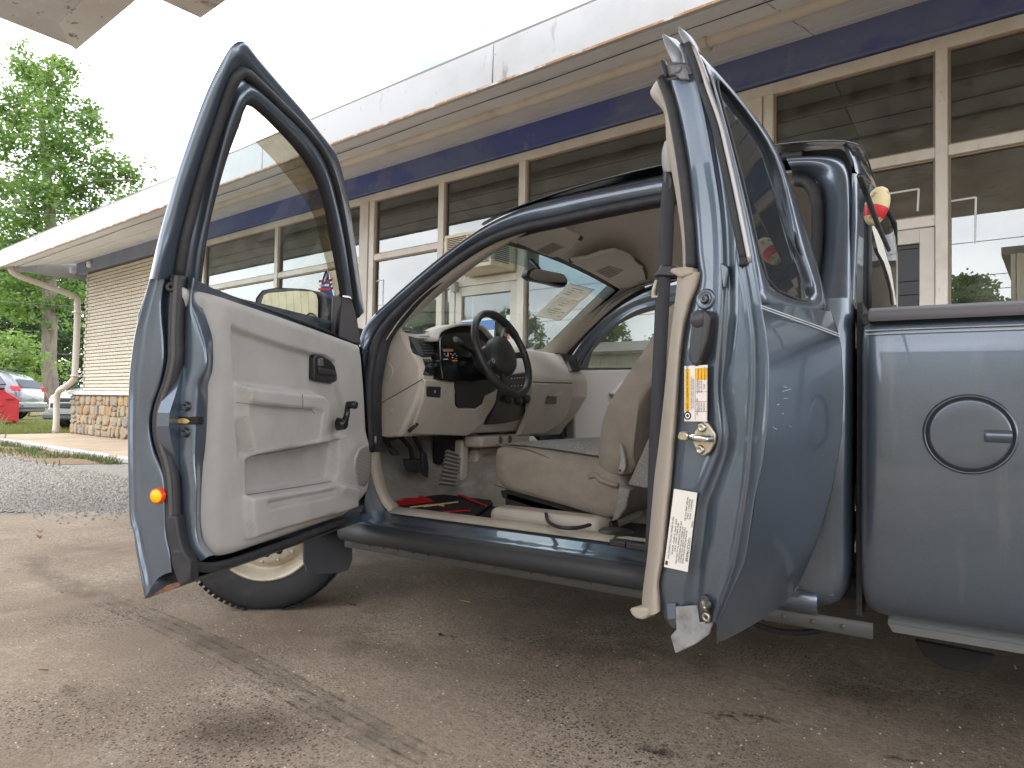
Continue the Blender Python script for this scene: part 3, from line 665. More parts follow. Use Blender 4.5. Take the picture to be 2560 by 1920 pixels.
# masking-tape like bracket marks on the right-hand glass
tape = mat('tape_white', S3(214, 218, 222), rough=.6)
tpt = thing('tape_frame', 'thin white L-shaped tape line on the transom glass over the right door', 'tape', B(-1.0, WALL, 2.3))
def tp(parent, p, q):
    a = BF.loc(V(CP+ray(*p)*((WALL+.0095)/(ray(*p)@BF.n)))); b_ = BF.loc(V(CP+ray(*q)*((WALL+.0095)/(ray(*q)@BF.n))))
    mb = MB(); A = B(a[0], WALL+.0095, a[2]); C_ = B(b_[0], WALL+.0095, b_[2]); d = (C_-A).normalized(); n_ = d.cross(Vector(BF.n))*.006; k = Vector(BF.n)*.0015
    mb.hexa([A-n_-k, C_-n_-k, C_+n_-k, A+n_-k, A-n_+k, C_-n_+k, C_+n_+k, A+n_+k]); mb.build('tape_strip', tape, parent)
tp(tpt, (2205, 487), (2297, 472)); tp(tpt, (2297, 472), (2294, 528))
tpt2 = thing('tape_frame', 'thin white L-shaped tape line on the big right-hand window', 'tape', B(0, WALL, 2.2))
tp(tpt2, (2378, 503), (2440, 493)); tp(tpt2, (2440, 493), (2437, 607))
tpt3 = thing('tape_frame', 'white tape outline low in the first pane right of the pillar', 'tape', B(-6.2, WALL, 1.9))
tp(tpt3, (940, 703), (958, 700)); tp(tpt3, (958, 700), (956, 760))
# banner beside the entrance
fl = thing('feather_flag', 'red white and blue feather flag by the glass left of the pillar', 'flag', B(-7.1, 4.98, .06))
fb = mat('flag_blue', S3(52, 64, 120), rough=.8); fr = mat('flag_red', S3(196, 56, 60), rough=.8); fw_ = mat('flag_white', S3(226, 222, 222), rough=.8)
mb = MB(); mb.tube([B(-7.08, 4.98, .06), B(-7.08, 4.98, 1.9), B(-7.03, 4.98, 2.25), B(-6.93, 4.98, 2.4)], .012, 8); mb.build('pole', alu, fl, smooth=True)
fz = [(1.10, -.02, .22), (1.3, 0, .30), (1.6, 0, .34), (1.9, 0, .33), (2.1, .02, .28), (2.3, .06, .2), (2.4, .1, .14)]
rows2 = [[B(-7.08+a+(b_-a)*k/6, 4.98+.03*math.sin(z*5+k), z) for k in range(7)] for z, a, b_ in fz]
mb = MB(); mb.grid(rows2); mb.build('cloth', fb, fl, smooth=True, solid=.003)
for (z, m_) in [(2.17, fr), (2.22, fw_), (2.27, fr), (1.16, fr), (1.2, fw_)]:
    mb = MB(); mb.grid([[B(-7.075+.28*k/4, 4.974+.03*math.sin((z+q)*5+k*1.4)-.002, z+q) for k in range(5)] for q in (0, .03)]); mb.build('stripe', m_, fl, solid=.002)
for (s_, m_, z) in [('2', fr, 1.95), ('0', fw_, 1.72), ('P', fr, 1.48)]: btext('lettering', s_, m_, -6.91, 4.935, z, .24, fl)

# ================================================================== CANOPY over the apron
can = thing('canopy', 'flat painted pump canopy with peeling underside overhead at top left', 'canopy', B(-5, 1, 4.0))
can_m = mat('peeling_canopy_paint', S3(196, 193, 190), rough=.8, var=[(1.2, S3(178, 174, 170), .4, .7), (5, S3(118, 116, 117), .60, .66, (1, 3, 1)), (12, S3(216, 204, 188), .6, .7)], bump=(12, .3, .01))
mb = MB(); mb.fbox(BF, -6.75, 4.5, -1.6, 2.0, 4.06, 4.16)
mb.build('deck', can_m, can)
for (a, b_) in [((-6.98, -6.9), (-1.6, 2.22)),]: mb = MB(); mb.fbox(BF, a[0], a[1], b_[0], b_[1], 4.16, 4.45); mb.build('edge_beam', can_m, can, bevel=.01)
mb = MB(); mb.fbox(BF, -2.5, 4.5, -2.9, -1.602, 4.06, 4.16); mb.build('deck', can_m, can)
# sloped lip round the deck
mb = MB(); mb.hexa([B(-6.752, -1.6, 4.062), B(-6.752, 2.0, 4.062), B(-6.752, 2.0, 4.16), B(-6.752, -1.6, 4.16), B(-6.98, -1.6, 4.10), B(-6.98, 2.2, 4.0), B(-6.98, 2.2, 4.16), B(-6.98, -1.6, 4.16)]); mb.build('side_lip', can_m, can)
mb = MB(); mb.hexa([B(-6.98, 2.002, 4.06), B(4.5, 2.002, 4.06), B(4.5, 2.22, 3.98), B(-6.98, 2.22, 3.98), B(-6.98, 2.002, 4.16), B(4.5, 2.002, 4.16), B(4.5, 2.25, 4.3), B(-6.98, 2.25, 4.3)]); mb.build('front_lip', can_m, can, bevel=.006)
rust_m = mat('rusted_plate', S3(192, 186, 180), rough=.8, var=[(9, S3(146, 90, 56), .58, .66), (4, S3(140, 128, 120), .5, .7)])
mb = MB(); mb.fbox(BF, -5.55, -3.9, 2.251, 2.66, 3.98, 4.07); mb.build('sign_shelf', rust_m, can, bevel=.006)
for (u, v) in [(3.9, -1.2)]:
    mb = MB(); mb.fbox(BF, u-.1, u+.1, v-.1, v+.1, 0, 4.06); mb.build('column', can_m, can, bevel=.01)

# ================================================================== behind the camera (seen in glass and mirrors)
shed = thing('metal_shed', 'long cream ribbed metal shed across the lot behind the viewer', 'shed', B(0, -14, 0))
rib_m = mat('cream_siding', S3(206, 196, 168), rough=.5, var=(3, S3(188, 176, 148), .4, .7))
prof = []; u = -26.0
while u < 16: prof += [(u, 0), (u+.16, 0), (u+.18, .03), (u+.22, .03), (u+.24, 0)]; u += .24
mb = MB(); mb.grid([[B(u, -19.8+d, 0) for u, d in prof], [B(u, -19.8+d, 3.5) for u, d in prof]]); mb.build('wall', rib_m, shed)
shed2 = thing('metal_workshop', 'tall cream ribbed metal workshop behind the viewer, mirrored low in the right-hand glass', 'workshop', B(6, -11, 0))
prof2 = [(u, d) for u, d in prof if -1.0 < u < 14]
mb = MB(); mb.grid([[B(u, -11+d, 0) for u, d in prof2], [B(u, -11+d, 4.9) for u, d in prof2]]); mb.build('wall', rib_m, shed2)
mb = MB(); mb.fbox(BF, -1.2, 14.2, -22, -11.03, 4.9, 5.1); mb.build('roof', mat('shed_roof', S3(120, 110, 100)), shed2); mb = MB(); mb.fbox(BF, -1.0, -.9, -21.9, -11.04, 0, 4.9); mb.build('end_wall', rib_m, shed2)
mb = MB(); mb.hexa([B(-26.3, -19.4, 3.45), B(16.3, -19.4, 3.45), B(16.3, -30, 3.45), B(-26.3, -30, 3.45), B(-26.3, -19.4, 3.6), B(16.3, -19.4, 3.6), B(16.3, -30, 5.2), B(-26.3, -30, 5.2)]); mb.build('roof', mat('shed_roof', S3(120, 110, 100), rough=.6), shed)
# ================================================================== PICKUP TRUCK
truck = thing('pickup_truck', 'blue-grey extended cab pickup with its front and rear doors standing open', 'pickup truck', (-1.0, 2.63, 0))
YC = 2.63
PROF = [(.30, .06), (.40, .02), (.55, -.02), (.69, -.034), (.82, -.037), (.99, -.026), (1.07, .004), (1.22, .041), (1.29, .063), (1.38, .095), (1.47, .133), (1.524, .164), (1.57, .206), (1.62, .33)]
def pf(z): return interp(PROF, z)
def onSide(x, y, d=0.0):
    Y = 1.9
    for _ in range(14):
        p = onY(x, y, Y); Y = .5*Y+.5*(1.80+pf(p.z)+d)
    return onY(x, y, Y)
def onTilt(x, y, d=0.0, k=.36):
    r_ = ray(x, y); b = (1.80+d+k*(CAM_H-1.05))/(r_[1]-k*r_[2]); return V(CP+r_*b)
def mir(p): return Vector((p[0], 2*YC-p[1], p[2]))
def curve_rows(curves, n):
    return [[V(p) for p in cr(c, n)] for c in curves]

# ---------------------------------------------------------------- A-pillar, roof rail
O_ = [(893, 1130), (892, 1000), (893, 900), (900, 830), (937, 780), (1015, 710), (1097, 642), (1157, 597), (1217, 558), (1266, 534), (1314, 516), (1380, 498), (1500, 471), (1661, 439), (1800, 418)]
P_ = [(921, 1130), (914, 1000), (915, 930), (930, 852), (968, 797), (1029, 742), (1097, 681), (1169, 625), (1242, 587), (1314, 562), (1380, 549), (1500, 522), (1661, 491), (1800, 470)]
W_ = [(942, 1130), (940, 1000), (946, 930), (966, 850), (1000, 800), (1052, 741), (1105, 695), (1172, 647), (1243, 606), (1316, 581), (1380, 567), (1500, 541), (1661, 510), (1800, 489)]
n = 64
o3 = [onSide(x, y, .035) for x, y in O_]; o3b = [onSide(x+6, y+9, .03) for x, y in O_]; p3a = [onSide(.45*x+.55*X2, .45*y+.55*Y2, .045) for (x, y), (X2, Y2) in zip(O_, [P_[0]]+P_)][:len(O_)]
pm_ = [onSide((a[0]+b[0])/2, (a[1]+b[1])/2, .043) for a, b in zip([cr(O_, 30)[i] for i in range(30)], [cr(P_, 30)[i] for i in range(30)])]
p3 = [onSide(x, y, .065) for x, y in P_]; w3 = [onSide(x, y, .10) for x, y in W_]
back3 = [p+Vector((0, .07, -.0)) for p in p3]
top3 = [p+Vector((0, .05, .025)) for p in o3]
R5 = curve_rows([top3, o3, o3b, pm_, p3, back3], n)
mb = MB(); mb.grid(R5); mb.build('a_pillar', paint, truck, smooth=True, sub=1)
mb = MB(); mb.grid([[mir(p) for p in r] for r in R5]); mb.build('a_pillar', paint, truck, smooth=True, sub=1)
# black drip moulding on the outer edge
mb = MB(); mb.tube([V(p) for p in cr([onSide(x+4, y+6, .036) for x, y in O_[4:]], 50)], .006, 8); mb.build('drip_moulding', rubber, truck, smooth=True)
# door aperture weatherstrip: bulb plus lip
wm = [(a+b)/2 for a, b in zip([V(q) for q in cr(p3, 60)], [V(q) for q in cr(w3, 60)])]
mb = MB(); mb.tube([p+Vector((0, -.012, 0)) for p in wm], .017, 10); wst = mb.build('aperture_weatherstrip', rubber, truck, smooth=True)
mb = MB(); mb.grid(curve_rows([p3, w3, [p+Vector((0, .03, 0)) for p in w3]], 60)); mb.build('weatherstrip_lip', rubber, truck, smooth=True)
# inner A-pillar trim to the windshield edge
AI = [(960, 862), (985, 838), (1002, 821), (1049, 780), (1097, 737), (1181, 669), (1263, 613)]
ai3 = [onY(x, y, 2.06) for x, y in AI]
ws_ = w3[3:10]
mb = MB(); mb.grid(curve_rows([[p+Vector((0, -.002, 0)) for p in ws_], [(a+b)/2+Vector((.012, -.012, .0)) for a, b in zip([V(q) for q in cr(ws_, 7)], [V(q) for q in cr(ai3, 7)])], ai3], 40)); mb.build('a_pillar_trim', trim_d, truck, smooth=True, solid=.004)
# far A-pillar trim
FL = [(1349, 880), (1400, 830), (1460, 770), (1518, 713), (1540, 690)]; FR = [(1412, 884), (1455, 838), (1510, 785), (1560, 745), (1610, 717)]
fl3 = [onY(x, y, 3.2) for x, y in FL]; fr3 = [onY(x, y, 3.30) for x, y in FR]
mb = MB(); mb.grid(curve_rows([fl3, [(a+b)/2+Vector((.02, -.015, 0)) for a, b in zip(fl3, fr3)], fr3, [p+Vector((0, .05, 0)) for p in fr3]], 24)); mb.build('a_pillar_trim', trim_d, truck, smooth=True, sub=1)
mb = MB(); mb.tube([V(p)+Vector((.01, .02, .0)) for p in cr([onY(x, y, 3.31) for x, y in [(1402, 905), (1436, 858), (1490, 800), (1545, 757), (1610, 722), (1700, 690)]], 30)], .012, 8); mb.build('aperture_weatherstrip', rubber, truck, smooth=True)

# ---------------------------------------------------------------- roof, headliner, windshield, cab back
def edge_z(X): return interp([(-1.5, 1.40), (-1.38, 1.455), (-1.28, 1.49), (-1.0, 1.53), (-.7, 1.555), (-.35, 1.555), (-.2, 1.53), (-.14, 1.49)], X)
def roof_pt(X, f, dz=0.0, y0=1.99):
    Y = y0+(2*YC-2*y0)*f; return Vector((X-.03*(1-(2*f-1)**2)*(1 if X < -1.2 else 0), Y, edge_z(X)+.055*(1-(2*f-1)**4)+dz))
Xs = [-1.40, -1.34, -1.2, -1.0, -.8, -.6, -.4, -.27, -.2, -.165]
mb = MB(); mb.grid([[roof_pt(X, k/14, .012) for k in range(15)] for X in Xs]); mb.build('roof', paint, truck, smooth=True, sub=1, solid=.006, offset=1)
mb = MB(); mb.grid([[roof_pt(X, k/14, -.035-.02*abs(2*k/14-1)**6, 2.03) for k in range(15)] for X in [-1.345, -1.25, -1.1, -.95, -.8, -.6, -.4, -.24]]); mb.build('headliner', headl, truck, smooth=True, sub=1)
# windshield
def ws_pt(a, f, d=0.0):
    y0 = 2.02-.03*(1-a); Y = y0+(2*YC-2*y0)*f; bow = 1-(2*f-1)**2
    X = -1.845+(.475)*a-bow*(.085-.05*a); z = 1.075+.345*a+.05*a*bow+.02*(1-a)*bow
    return Vector((X+d, Y, z+d*.7))
mb = MB(); mb.grid([[ws_pt(a/8, k/12) for k in range(13)] for a in range(9)]); wsh = mb.build('windshield', cglass, truck, smooth=True)
frit = mat('black_frit', S3(22, 22, 24), rough=.4)
ring = []
for (aa, ff) in [(lambda q: (q, 0), 0)]: pass
mb = MB()
mb.grid([[ws_pt(a/8, f, .004) for f in (.0, .018)] for a in range(9)]); mb.grid([[ws_pt(a/8, f, .004) for f in (.982, 1.0)] for a in range(9)]); mb.grid([[ws_pt(a, k/12, .004) for k in range(13)] for a in (.965, 1.0)]); mb.grid([[ws_pt(a, k/12, .004) for k in range(13)] for a in (.0, .06)])
mb.build('frit_band', frit, wsh)
mb = MB(); mb.grid([[ws_pt(a, f, .003) for f in (.0, .1, .2, .3, .4, .5, .6, .7, .8, .9, 1.0)] for a in (.84, .965)]); mb.build('shade_band', glass('shade_tint', (.62, .80, .88, 1), 1.01), wsh)
# cowl and hood, fenders, front end
mb = MB(); mb.grid([[Vector((X, 1.86+(2*YC-3.72)*k/10, z+.04*(1-(2*k/10-1)**2))) for k in range(11)] for X, z in [(-1.80, 1.05), (-1.9, 1.04), (-1.98, 1.03)]]); mb.build('cowl', blackp, truck, smooth=True)
mb = MB(); mb.grid([[Vector((X-.08*(1-(2*k/12-1)**2), 1.90+(2*YC-3.8)*k/12, z+.06*(1-(2*k/12-1)**4))) for k in range(13)] for X, z in [(-1.96, 1.03), (-2.2, 1.02), (-2.6, .98), (-2.85, .93), (-2.98, .86)]]); mb.build('hood', paint, truck, smooth=True, sub=1, solid=.02)
WX, WR = -2.26, .40
def fender(side):
    rows = []
    for i in range(25):
        X = -1.775-(1.22)*i/24; dx = X-WX
        zb = .36 if abs(dx) > WR else .33+math.sqrt(max(WR*WR-dx*dx, 0))
        zb = max(.36, zb); r = []
        for k in range(8):
            z = zb+(1.0-zb)*k/7; Y = 1.80+pf(z)+.02*(1 if k == 7 else 0)+(.05*max(0, (-2.75-X)/.25))
            r.append(Vector((X, Y, z)))
        r.append(Vector((X, 1.90, 1.02-.12*max(0, (-2.5-X)/.5)))); rows.append(r)
    if side: rows = [[mir(p) for p in r] for r in rows]
    mb = MB(); mb.grid(rows); return mb.build('front_fender', paint, truck, smooth=True, solid=.012)
fender(0); fender(1)
mb = MB(); mb.box((-3.02, YC, .52), (.14, 1.62, .22)); mb.build('front_bumper', paint, truck, bevel=.04, seg=3)
mb = MB(); mb.box((-2.99, YC, .74), (.05, 1.0, .2)); mb.build('grille', blackp, truck, bevel=.02)
for s in (1.98, 3.28): mb = MB(); mb.box((-2.985, s, .76), (.06, .28, .17)); mb.build('headlight', whp, truck, bevel=.03)
# cab back and rear window
def back_pt(Y, z, d=0): return Vector((-.172+.065*math.sin(math.pi*min(max((Y-1.92)/1.42, 0), 1))-.05*max(0, (z-1.35)/.2)**2+d, Y, z))
mb = MB(); yb = lambda z, f: (1.835+pf(z))*(1-f)+(2*YC-1.835-pf(z))*f
mb = MB(); mb.grid([[back_pt(yb(z, k/14), z) for k in range(15)] for z in (.45, .6, .8, 1.0, 1.04)]); mb.grid([[back_pt(yb(z, k/14), z) for k in range(15)] for z in (1.44, 1.48, 1.52, 1.545)])
for sd_ in (0, 1): mb.grid([[(lambda q: q if not sd_ else mir(q))(back_pt((1.835+pf(z))*(1-k/3)+2.04*k/3, z)) for k in range(4)] for z in (1.04, 1.15, 1.3, 1.44)])
mb.build('cab_back', paint, truck, smooth=True, solid=.01)
mb = MB(); mb.grid([[back_pt(2.042+1.176*k/12, z, .003) for k in range(13)] for z in (1.042, 1.15, 1.25, 1.35, 1.438)]); rw = mb.build('rear_window', glass('rear_tint', (.25, .27, .28, 1), 1.6), truck, smooth=True)
mb = MB(); mb.tube([back_pt(y, z, .006) for y, z in [(2.04, 1.06), (2.04, 1.2), (2.045, 1.38), (2.1, 1.44), (2.3, 1.445), (2.6, 1.45), (2.9, 1.445), (3.16, 1.44), (3.215, 1.38), (3.22, 1.06)]], .01, 6); mb.build('window_seal', rubber, rw, smooth=True)
fq = [(2166, 556), (2180, 570), (2190, 606), (2196, 630), (2210, 655), (2222, 690), (2232, 730), (2236, 762)]; fq2 = [(2176, 552), (2196, 580), (2208, 610), (2216, 640), (2226, 668), (2232, 700), (2237, 735), (2241, 762)]
def onBack(x, y):
    X = -.12
    for _ in range(20):
        p = onX(x, y, X); X = .6*X+.4*back_pt(min(max(p.y, 1.95), 3.3), p.z, .008).x
    return onX(x, y, X)
mb = MB(); mb.grid([[onBack(*p) for p in fq], [onBack(*p) for p in fq2]]); mb.build('torn_film', mat('white_film', S3(226, 222, 214), rough=.6), rw)
mb = MB(); mb.box((-.150, 1.90, .71), (.012, .17, .74)); mb.build('cab_gap_shade', rubber, truck)  # dark plate added in place of the shade between cab and bed
mb = MB(); mb.grid([[ws_pt(1.0, k/12, .002) for k in range(13)], [roof_pt(-1.33, k/12, -.045, 2.03) for k in range(13)], [roof_pt(-1.25, k/12, -.036, 2.03) for k in range(13)]]); mb.build('header_trim', headl, truck, smooth=True)
# interior back trim
mb = MB(); mb.grid([[Vector((-.24, 2.0+1.26*k/4, z)) for k in range(5)] for z in (.45, 1.03)]); mb.build('cab_back_trim', trim_d, truck)
# cab corner: side panel behind the rear door wrapping to the back
zrow = [.345, .35, .36, .38, .41, .45, .5, .6, .7, .8, .9, 1.0, 1.05, 1.09]
def cc_row(z, m=False):
    Y0 = min(1.80+pf(z)-.012, 1.770); rb = 0 if z > .37 else (.012 if z > .35 else .04)
    cx_ = -(.07)*(1-math.sqrt(max(0, 1-((.45-z)/.107)**2))) if z < .45 else 0
    r = [Vector((-.30, Y0+.06, z)), Vector((-.295, Y0+.03, z)), Vector((-.285, Y0+.008+rb, z)), Vector((-.26, Y0+rb, z)), Vector((-.21+cx_, Y0+rb, z)), Vector((-.185+cx_, Y0+.004+rb, z)), Vector((-.168+cx_, Y0+.018+rb, z)), Vector((-.162+cx_, Y0+.05+rb, z)), Vector((-.165+cx_, Y0+.14, z))]
    return r
mb = MB(); mb.grid([cc_row(z) for z in zrow]); mb.build('cab_corner', paint, truck, smooth=True, sub=1)
mb = MB(); mb.grid([[mir(p) for p in cc_row(z)] for z in zrow]); mb.build('cab_corner', paint, truck, smooth=True, sub=1)
# rear upper pillar: broad face beside the rear door glass, from photo outline
RP = [(1960, 388), (2060, 383), (2100, 390), (2125, 415), (2133, 470), (2136, 560), (2137, 680), (2138, 790)]
RPi = [(1975, 415), (2030, 412), (2072, 425), (2088, 450), (2096, 500), (2094, 600), (2084, 700), (2068, 800)]
RPm = [(1968, 400), (2045, 398), (2090, 408), (2110, 435), (2116, 490), (2116, 585), (2112, 700), (2108, 800)]
RPj = [(1985, 440), (2015, 440), (2045, 455), (2058, 490), (2062, 560), (2056, 640), (2044, 720), (2030, 800)]
rp3 = [[onTilt(x, y, d) for x, y in c] for c, d in ((RP, .03), (RPm, .0), (RPi, .012), (RPj, .06))]
rp3 = [[p+Vector((0, .05, .0)) for p in rp3[0]]]+rp3+[[p+Vector((-.03, .06, 0)) for p in rp3[3]]]
mb = MB(); mb.grid(curve_rows(rp3, 30)); mb.build('rear_pillar', paint, truck, smooth=True, sub=1)
mb = MB(); mb.tube([V(p) for p in cr([onTilt(x, y, .06) for x, y in [(1990, 452), (2015, 456), (2033, 475), (2042, 510), (2044, 570), (2040, 650), (2030, 720)]], 26)], .016, 8); mb.build('aperture_weatherstrip', rubber, truck, smooth=True)
mb = MB(); mb.tube([onTilt(x, y, .035) for x, y in [(1955, 390), (1975, 391), (2005, 388)]], .012, 8); mb.build('roof_ditch_moulding', rubber, truck, smooth=True)

# ---------------------------------------------------------------- sill, rocker, pinch weld
def sill_sweep(prof, x0, x1, name, m, **k):
    mb = MB(); rows = [[Vector((X, y, z)) for y, z in prof] for X in np.linspace(x0, x1, 10)]; mb.grid(rows); return mb.build(name, m, truck, smooth=True, **k)
sill_sweep([(1.90, .424), (1.862, .424), (1.855, .416), (1.83, .413), (1.822, .404), (1.80, .401), (1.79, .396), (1.778, .393), (1.772, .384), (1.79, .380)], -1.78, -.20, 'door_sill', paint)
sill_sweep([(1.80, .392), (1.768, .39), (1.752, .382), (1.744, .368), (1.744, .35), (1.752, .335), (1.77, .326), (1.80, .325)], -1.80, -.62, 'rocker_cladding', clad, solid=.003)
sill_sweep([(1.772, .388), (1.766, .375), (1.764, .36), (1.768, .348), (1.785, .335), (1.81, .33)], -.619, -.235, 'rocker_panel', paint, solid=.003)
sill_sweep([(1.803, .33), (1.801, .322), (1.800, .294)], -1.82, -.12, 'pinch_weld', mat('grey_underseal', S3(86, 87, 88), rough=.6, var=(12, S3(86, 84, 82), .45, .7)), solid=.004)
mb = MB()
for i in range(24): mb.ball((-1.7+i*.066, 1.797, .312), (.006, .003, .006), 8, 4)
kind(mb.build('spot_welds', mat('grey_underseal', S3(112, 114, 116)), truck, smooth=True), 'stuff')
# far side sill (closed box) and floor pan
mb = MB(); mb.box((-1.0, 3.40, .40), (1.6, .14, .13)); mb.build('door_sill', paint, truck, bevel=.02)
# beige sill plate with upturned kick panel
sp = [(1.94, .41), (1.935, .434), (1.91, .440), (1.872, .437), (1.862, .430), (1.857, .4245)]
mb = MB(); mb.grid([[Vector((X, y, z)) for y, z in sp] for X in np.linspace(-1.66, -.80, 12)]); mb.grid([[Vector((X, y, z-.004)) for y, z in sp] for X in np.linspace(-.799, -.66, 4)]); mb.build('sill_plate', beige, truck, smooth=True, solid=.003)
KO = [(921, 1092), (921, 1126), (926, 1170), (938, 1220), (955, 1258), (972, 1280)]; KI = [(941, 1090), (941, 1126), (946, 1170), (957, 1215), (972, 1248), (992, 1270)]
ko = [onSide(x, y, .07) for x, y in KO]; ki = [onSide(x, y, .10) for x, y in KI]
mb = MB(); mb.grid(curve_rows([[p+Vector((-.01, .03, 0)) for p in ko], ko, ki, [p+Vector((-.03, .05, 0)) for p in ki]], 24)); mb.build('kick_panel', beige, truck, smooth=True)
mb = MB(); mb.grid([[Vector((X, y, z)) for y, z in [(1.90, .38), (1.90, .47), (1.90, .8)]] for X in (-1.84, -1.79)]); mb.build('hinge_pillar', paint, truck)
KP = [(872, 1140), (880, 1200), (893, 1250), (905, 1290), (912, 1306)]; KQ = [(921, 1130), (926, 1175), (938, 1225), (955, 1262), (975, 1290)]
mb = MB(); mb.grid(curve_rows([[onSide(x-60, y, .03) for x, y in KP], [onSide(x, y, .03) for x, y in KP], [onSide((a[0]+b[0])/2, (a[1]+b[1])/2, .045) for a, b in zip(KP, KQ)], [onSide(x, y, .07) for x, y in KQ]], 20)); mb.build('hinge_pillar_base', paint, truck, smooth=True, sub=1)
# sill latch block
c_ = onZ(1550, 1362, .432); mb = MB(); mb.box(c_+Vector((0, 0, .006)), (.05, .04, .018)); mb.build('sill_latch', blackp, truck, bevel=.004)
c_ = onZ(1600, 1372, .43); mb = MB(); mb.box(c_+Vector((0, 0, .008)), (.07, .04, .02)); mb.build('sill_latch', blackp, truck, bevel=.004)

# ---------------------------------------------------------------- floor
def floor_z(X, Y):
    z = .405+.19*math.exp(-((Y-YC)/.17)**2)
    if X < -1.83: z += (-1.83-X)*1.3
    if X > -1.0 and Y < 2.2: z = max(z, .405)
    return z
mb = MB(); mb.grid([[Vector((X, Y, floor_z(X, Y)+.006*mnoise.noise(Vector((X*7, Y*7, 0))))) for Y in np.linspace(1.90, 3.36, 40)] for X in np.linspace(-2.02, -.24, 44)]); mb.build('floor', carpet, truck, smooth=True)
mb = MB(); mb.box((-1.12, 2.25, .43), (.42, .5, .06)); mb.build('seat_riser', trim_d, truck, bevel=.025, seg=3)
# dead pedal ribs: carpet pad on toe board
mb = MB(); A = [onX(1112, 1128, -1.80), onX(1150, 1140, -1.80), onX(1135, 1222, -1.72), (onX(1095, 1218, -1.72))]
for i in range(9):
    f = i/9; g_ = f+.05; p0, p1 = A[0].lerp(A[3], f), A[1].lerp(A[2], f); q0, q1 = A[0].lerp(A[3], g_), A[1].lerp(A[2], g_); k = Vector((.012, 0, .008))
    mb.hexa([p0, p1, q1, q0, p0+k, p1+k, q1+k, q0+k])
mb.build('carpet_pad_ribs', mat('pad_rib', S3(150, 146, 140), rough=.8), truck)

# floor mat (lies on the floor): black rubber with red ribs
fm = thing('floor_mat', 'black rubber floor mat with red ribs and swoosh in the driver footwell', 'floor mat', (-1.6, 2.1, .45))
MQ = [(945, 1213), (1010, 1205), (1018, 1217), (1060, 1215), (1130, 1232), (1145, 1228), (1225, 1245), (1232, 1256), (1190, 1285), (1000, 1272), (985, 1268), (950, 1240)]
mz = .425
mt = [onZ(x, y, mz) for x, y in MQ]
mb = MB(); mb.prism(mt, [p-Vector((0, 0, .012)) for p in mt]); mb.build('mat_body', mat('mat_black', S3(24, 24, 27), rough=.6, bump=(60, .3, .004)), fm, bevel=.004)
mred = mat('mat_red', S3(190, 28, 40), rough=.5)
def mstrip(a, b_, w0, w1, m, nm, h=.005):
    A, C_ = onZ(*a, mz+.001), onZ(*b_, mz+.001); d = (C_-A).normalized(); s_ = Vector((-d.y, d.x, 0)); u_ = Vector((0, 0, h)); mb = MB()
    mb.hexa([A-s_*w0, C_-s_*w1, C_+s_*w1, A+s_*w0, A-s_*w0+u_, C_-s_*w1+u_, C_+s_*w1+u_, A+s_*w0+u_]); return mb.build(nm, m, fm)
for i in range(7):
    f = i/6; mstrip((960+26*f, 1237+28*f), (1045+40*f, 1236+18*f), .0024, .0012, mred, 'red_rib')
mstrip((1150, 1239), (1215, 1266), .012, .003, mred, 'red_swoosh'); mstrip((1110, 1282), (1175, 1277), .008, .003, mred, 'red_swoosh')
for a, b_ in [((1025, 1270), (1080, 1263)), ((1060, 1268), (1130, 1258)), ((1080, 1264), (1145, 1256)), ((1090, 1262), (1110, 1266))]: mstrip(a, b_, .002, .002, mat('mat_gold', S3(214, 186, 140), rough=.5), 'gold_stroke')

# ---------------------------------------------------------------- dashboard
DP = [(-1.86, 1.06), (-1.80, 1.098), (-1.735, 1.10), (-1.70, 1.085), (-1.665, 1.03), (-1.625, .99), (-1.605, .955), (-1.605, .90), (-1.607, .868), (-1.64, .80), (-1.675, .735), (-1.70, .695), (-1.76, .688), (-1.86, .70)]
def dash_x(z):
    tab = sorted([(z_, x_) for x_, z_ in DP[2:12]]); return interp(tab, z)
stations = [1.952, 1.962, 2.05, 2.2, 2.35, 2.5, 2.62, 2.78, 2.95, 3.1, 3.25, 3.30, 3.315]
rows = []
for Y in stations:
    e = .012 if Y in (1.952, 3.315) else 0.0
    bump = .030*math.exp(-((Y-2.35)/.17)**4)
    r = []
    for i, (x, z) in enumerate(DP):
        xx, zz = x-e, z
        if 1 <= i <= 4: zz += bump*(1.0, 1, .9, .5)[i-1]; xx += 0
        if Y > 2.86 and 4 <= i <= 9: xx += .03          # passenger side bulges out
        if Y > 2.86 and i >= 9: xx -= .03; zz -= .03
        r.append(Vector((xx, Y, zz)))
    rows.append(r)
mb = MB(); mb.grid(rows); nD = len(DP); mb.f.append(tuple(range(nD))); bq = (len(stations)-1)*nD; mb.f.append(tuple(bq+i for i in range(nD)))
dash = mb.build('dashboard', trim_d, truck, bevel=.008, seg=2, angle=28)
# lower steering panel seam, proud knee panel from the photo outline (on the dash face)
def onDash(x, y, off=0.0):
    X = -1.6
    for _ in range(16):
        p = onX(x, y, X); X = .5*X+.5*(dash_x(p.z)+off)
    return onX(x, y, X)
def dpanel(name, px, m, off=.006, thick=.03, parent=dash, bevel=.004, k=1):
    f_ = [onDash(x, y, off) for x, y in px]; mb = MB(); mb.prism(f_, [p-Vector((thick, 0, 0)) for p in f_]); return mb.build(name, m, parent, bevel=bevel, seg=2)
dpanel('knee_panel', [(1062, 947), (1137, 953), (1139, 1012), (1146, 1020), (1190, 1022), (1205, 1012), (1212, 990), (1245, 975), (1240, 1010), (1205, 1060), (1170, 1090), (1030, 1086), (1040, 1050), (1056, 1000)], trim_d, .012, .04, bevel=.006)
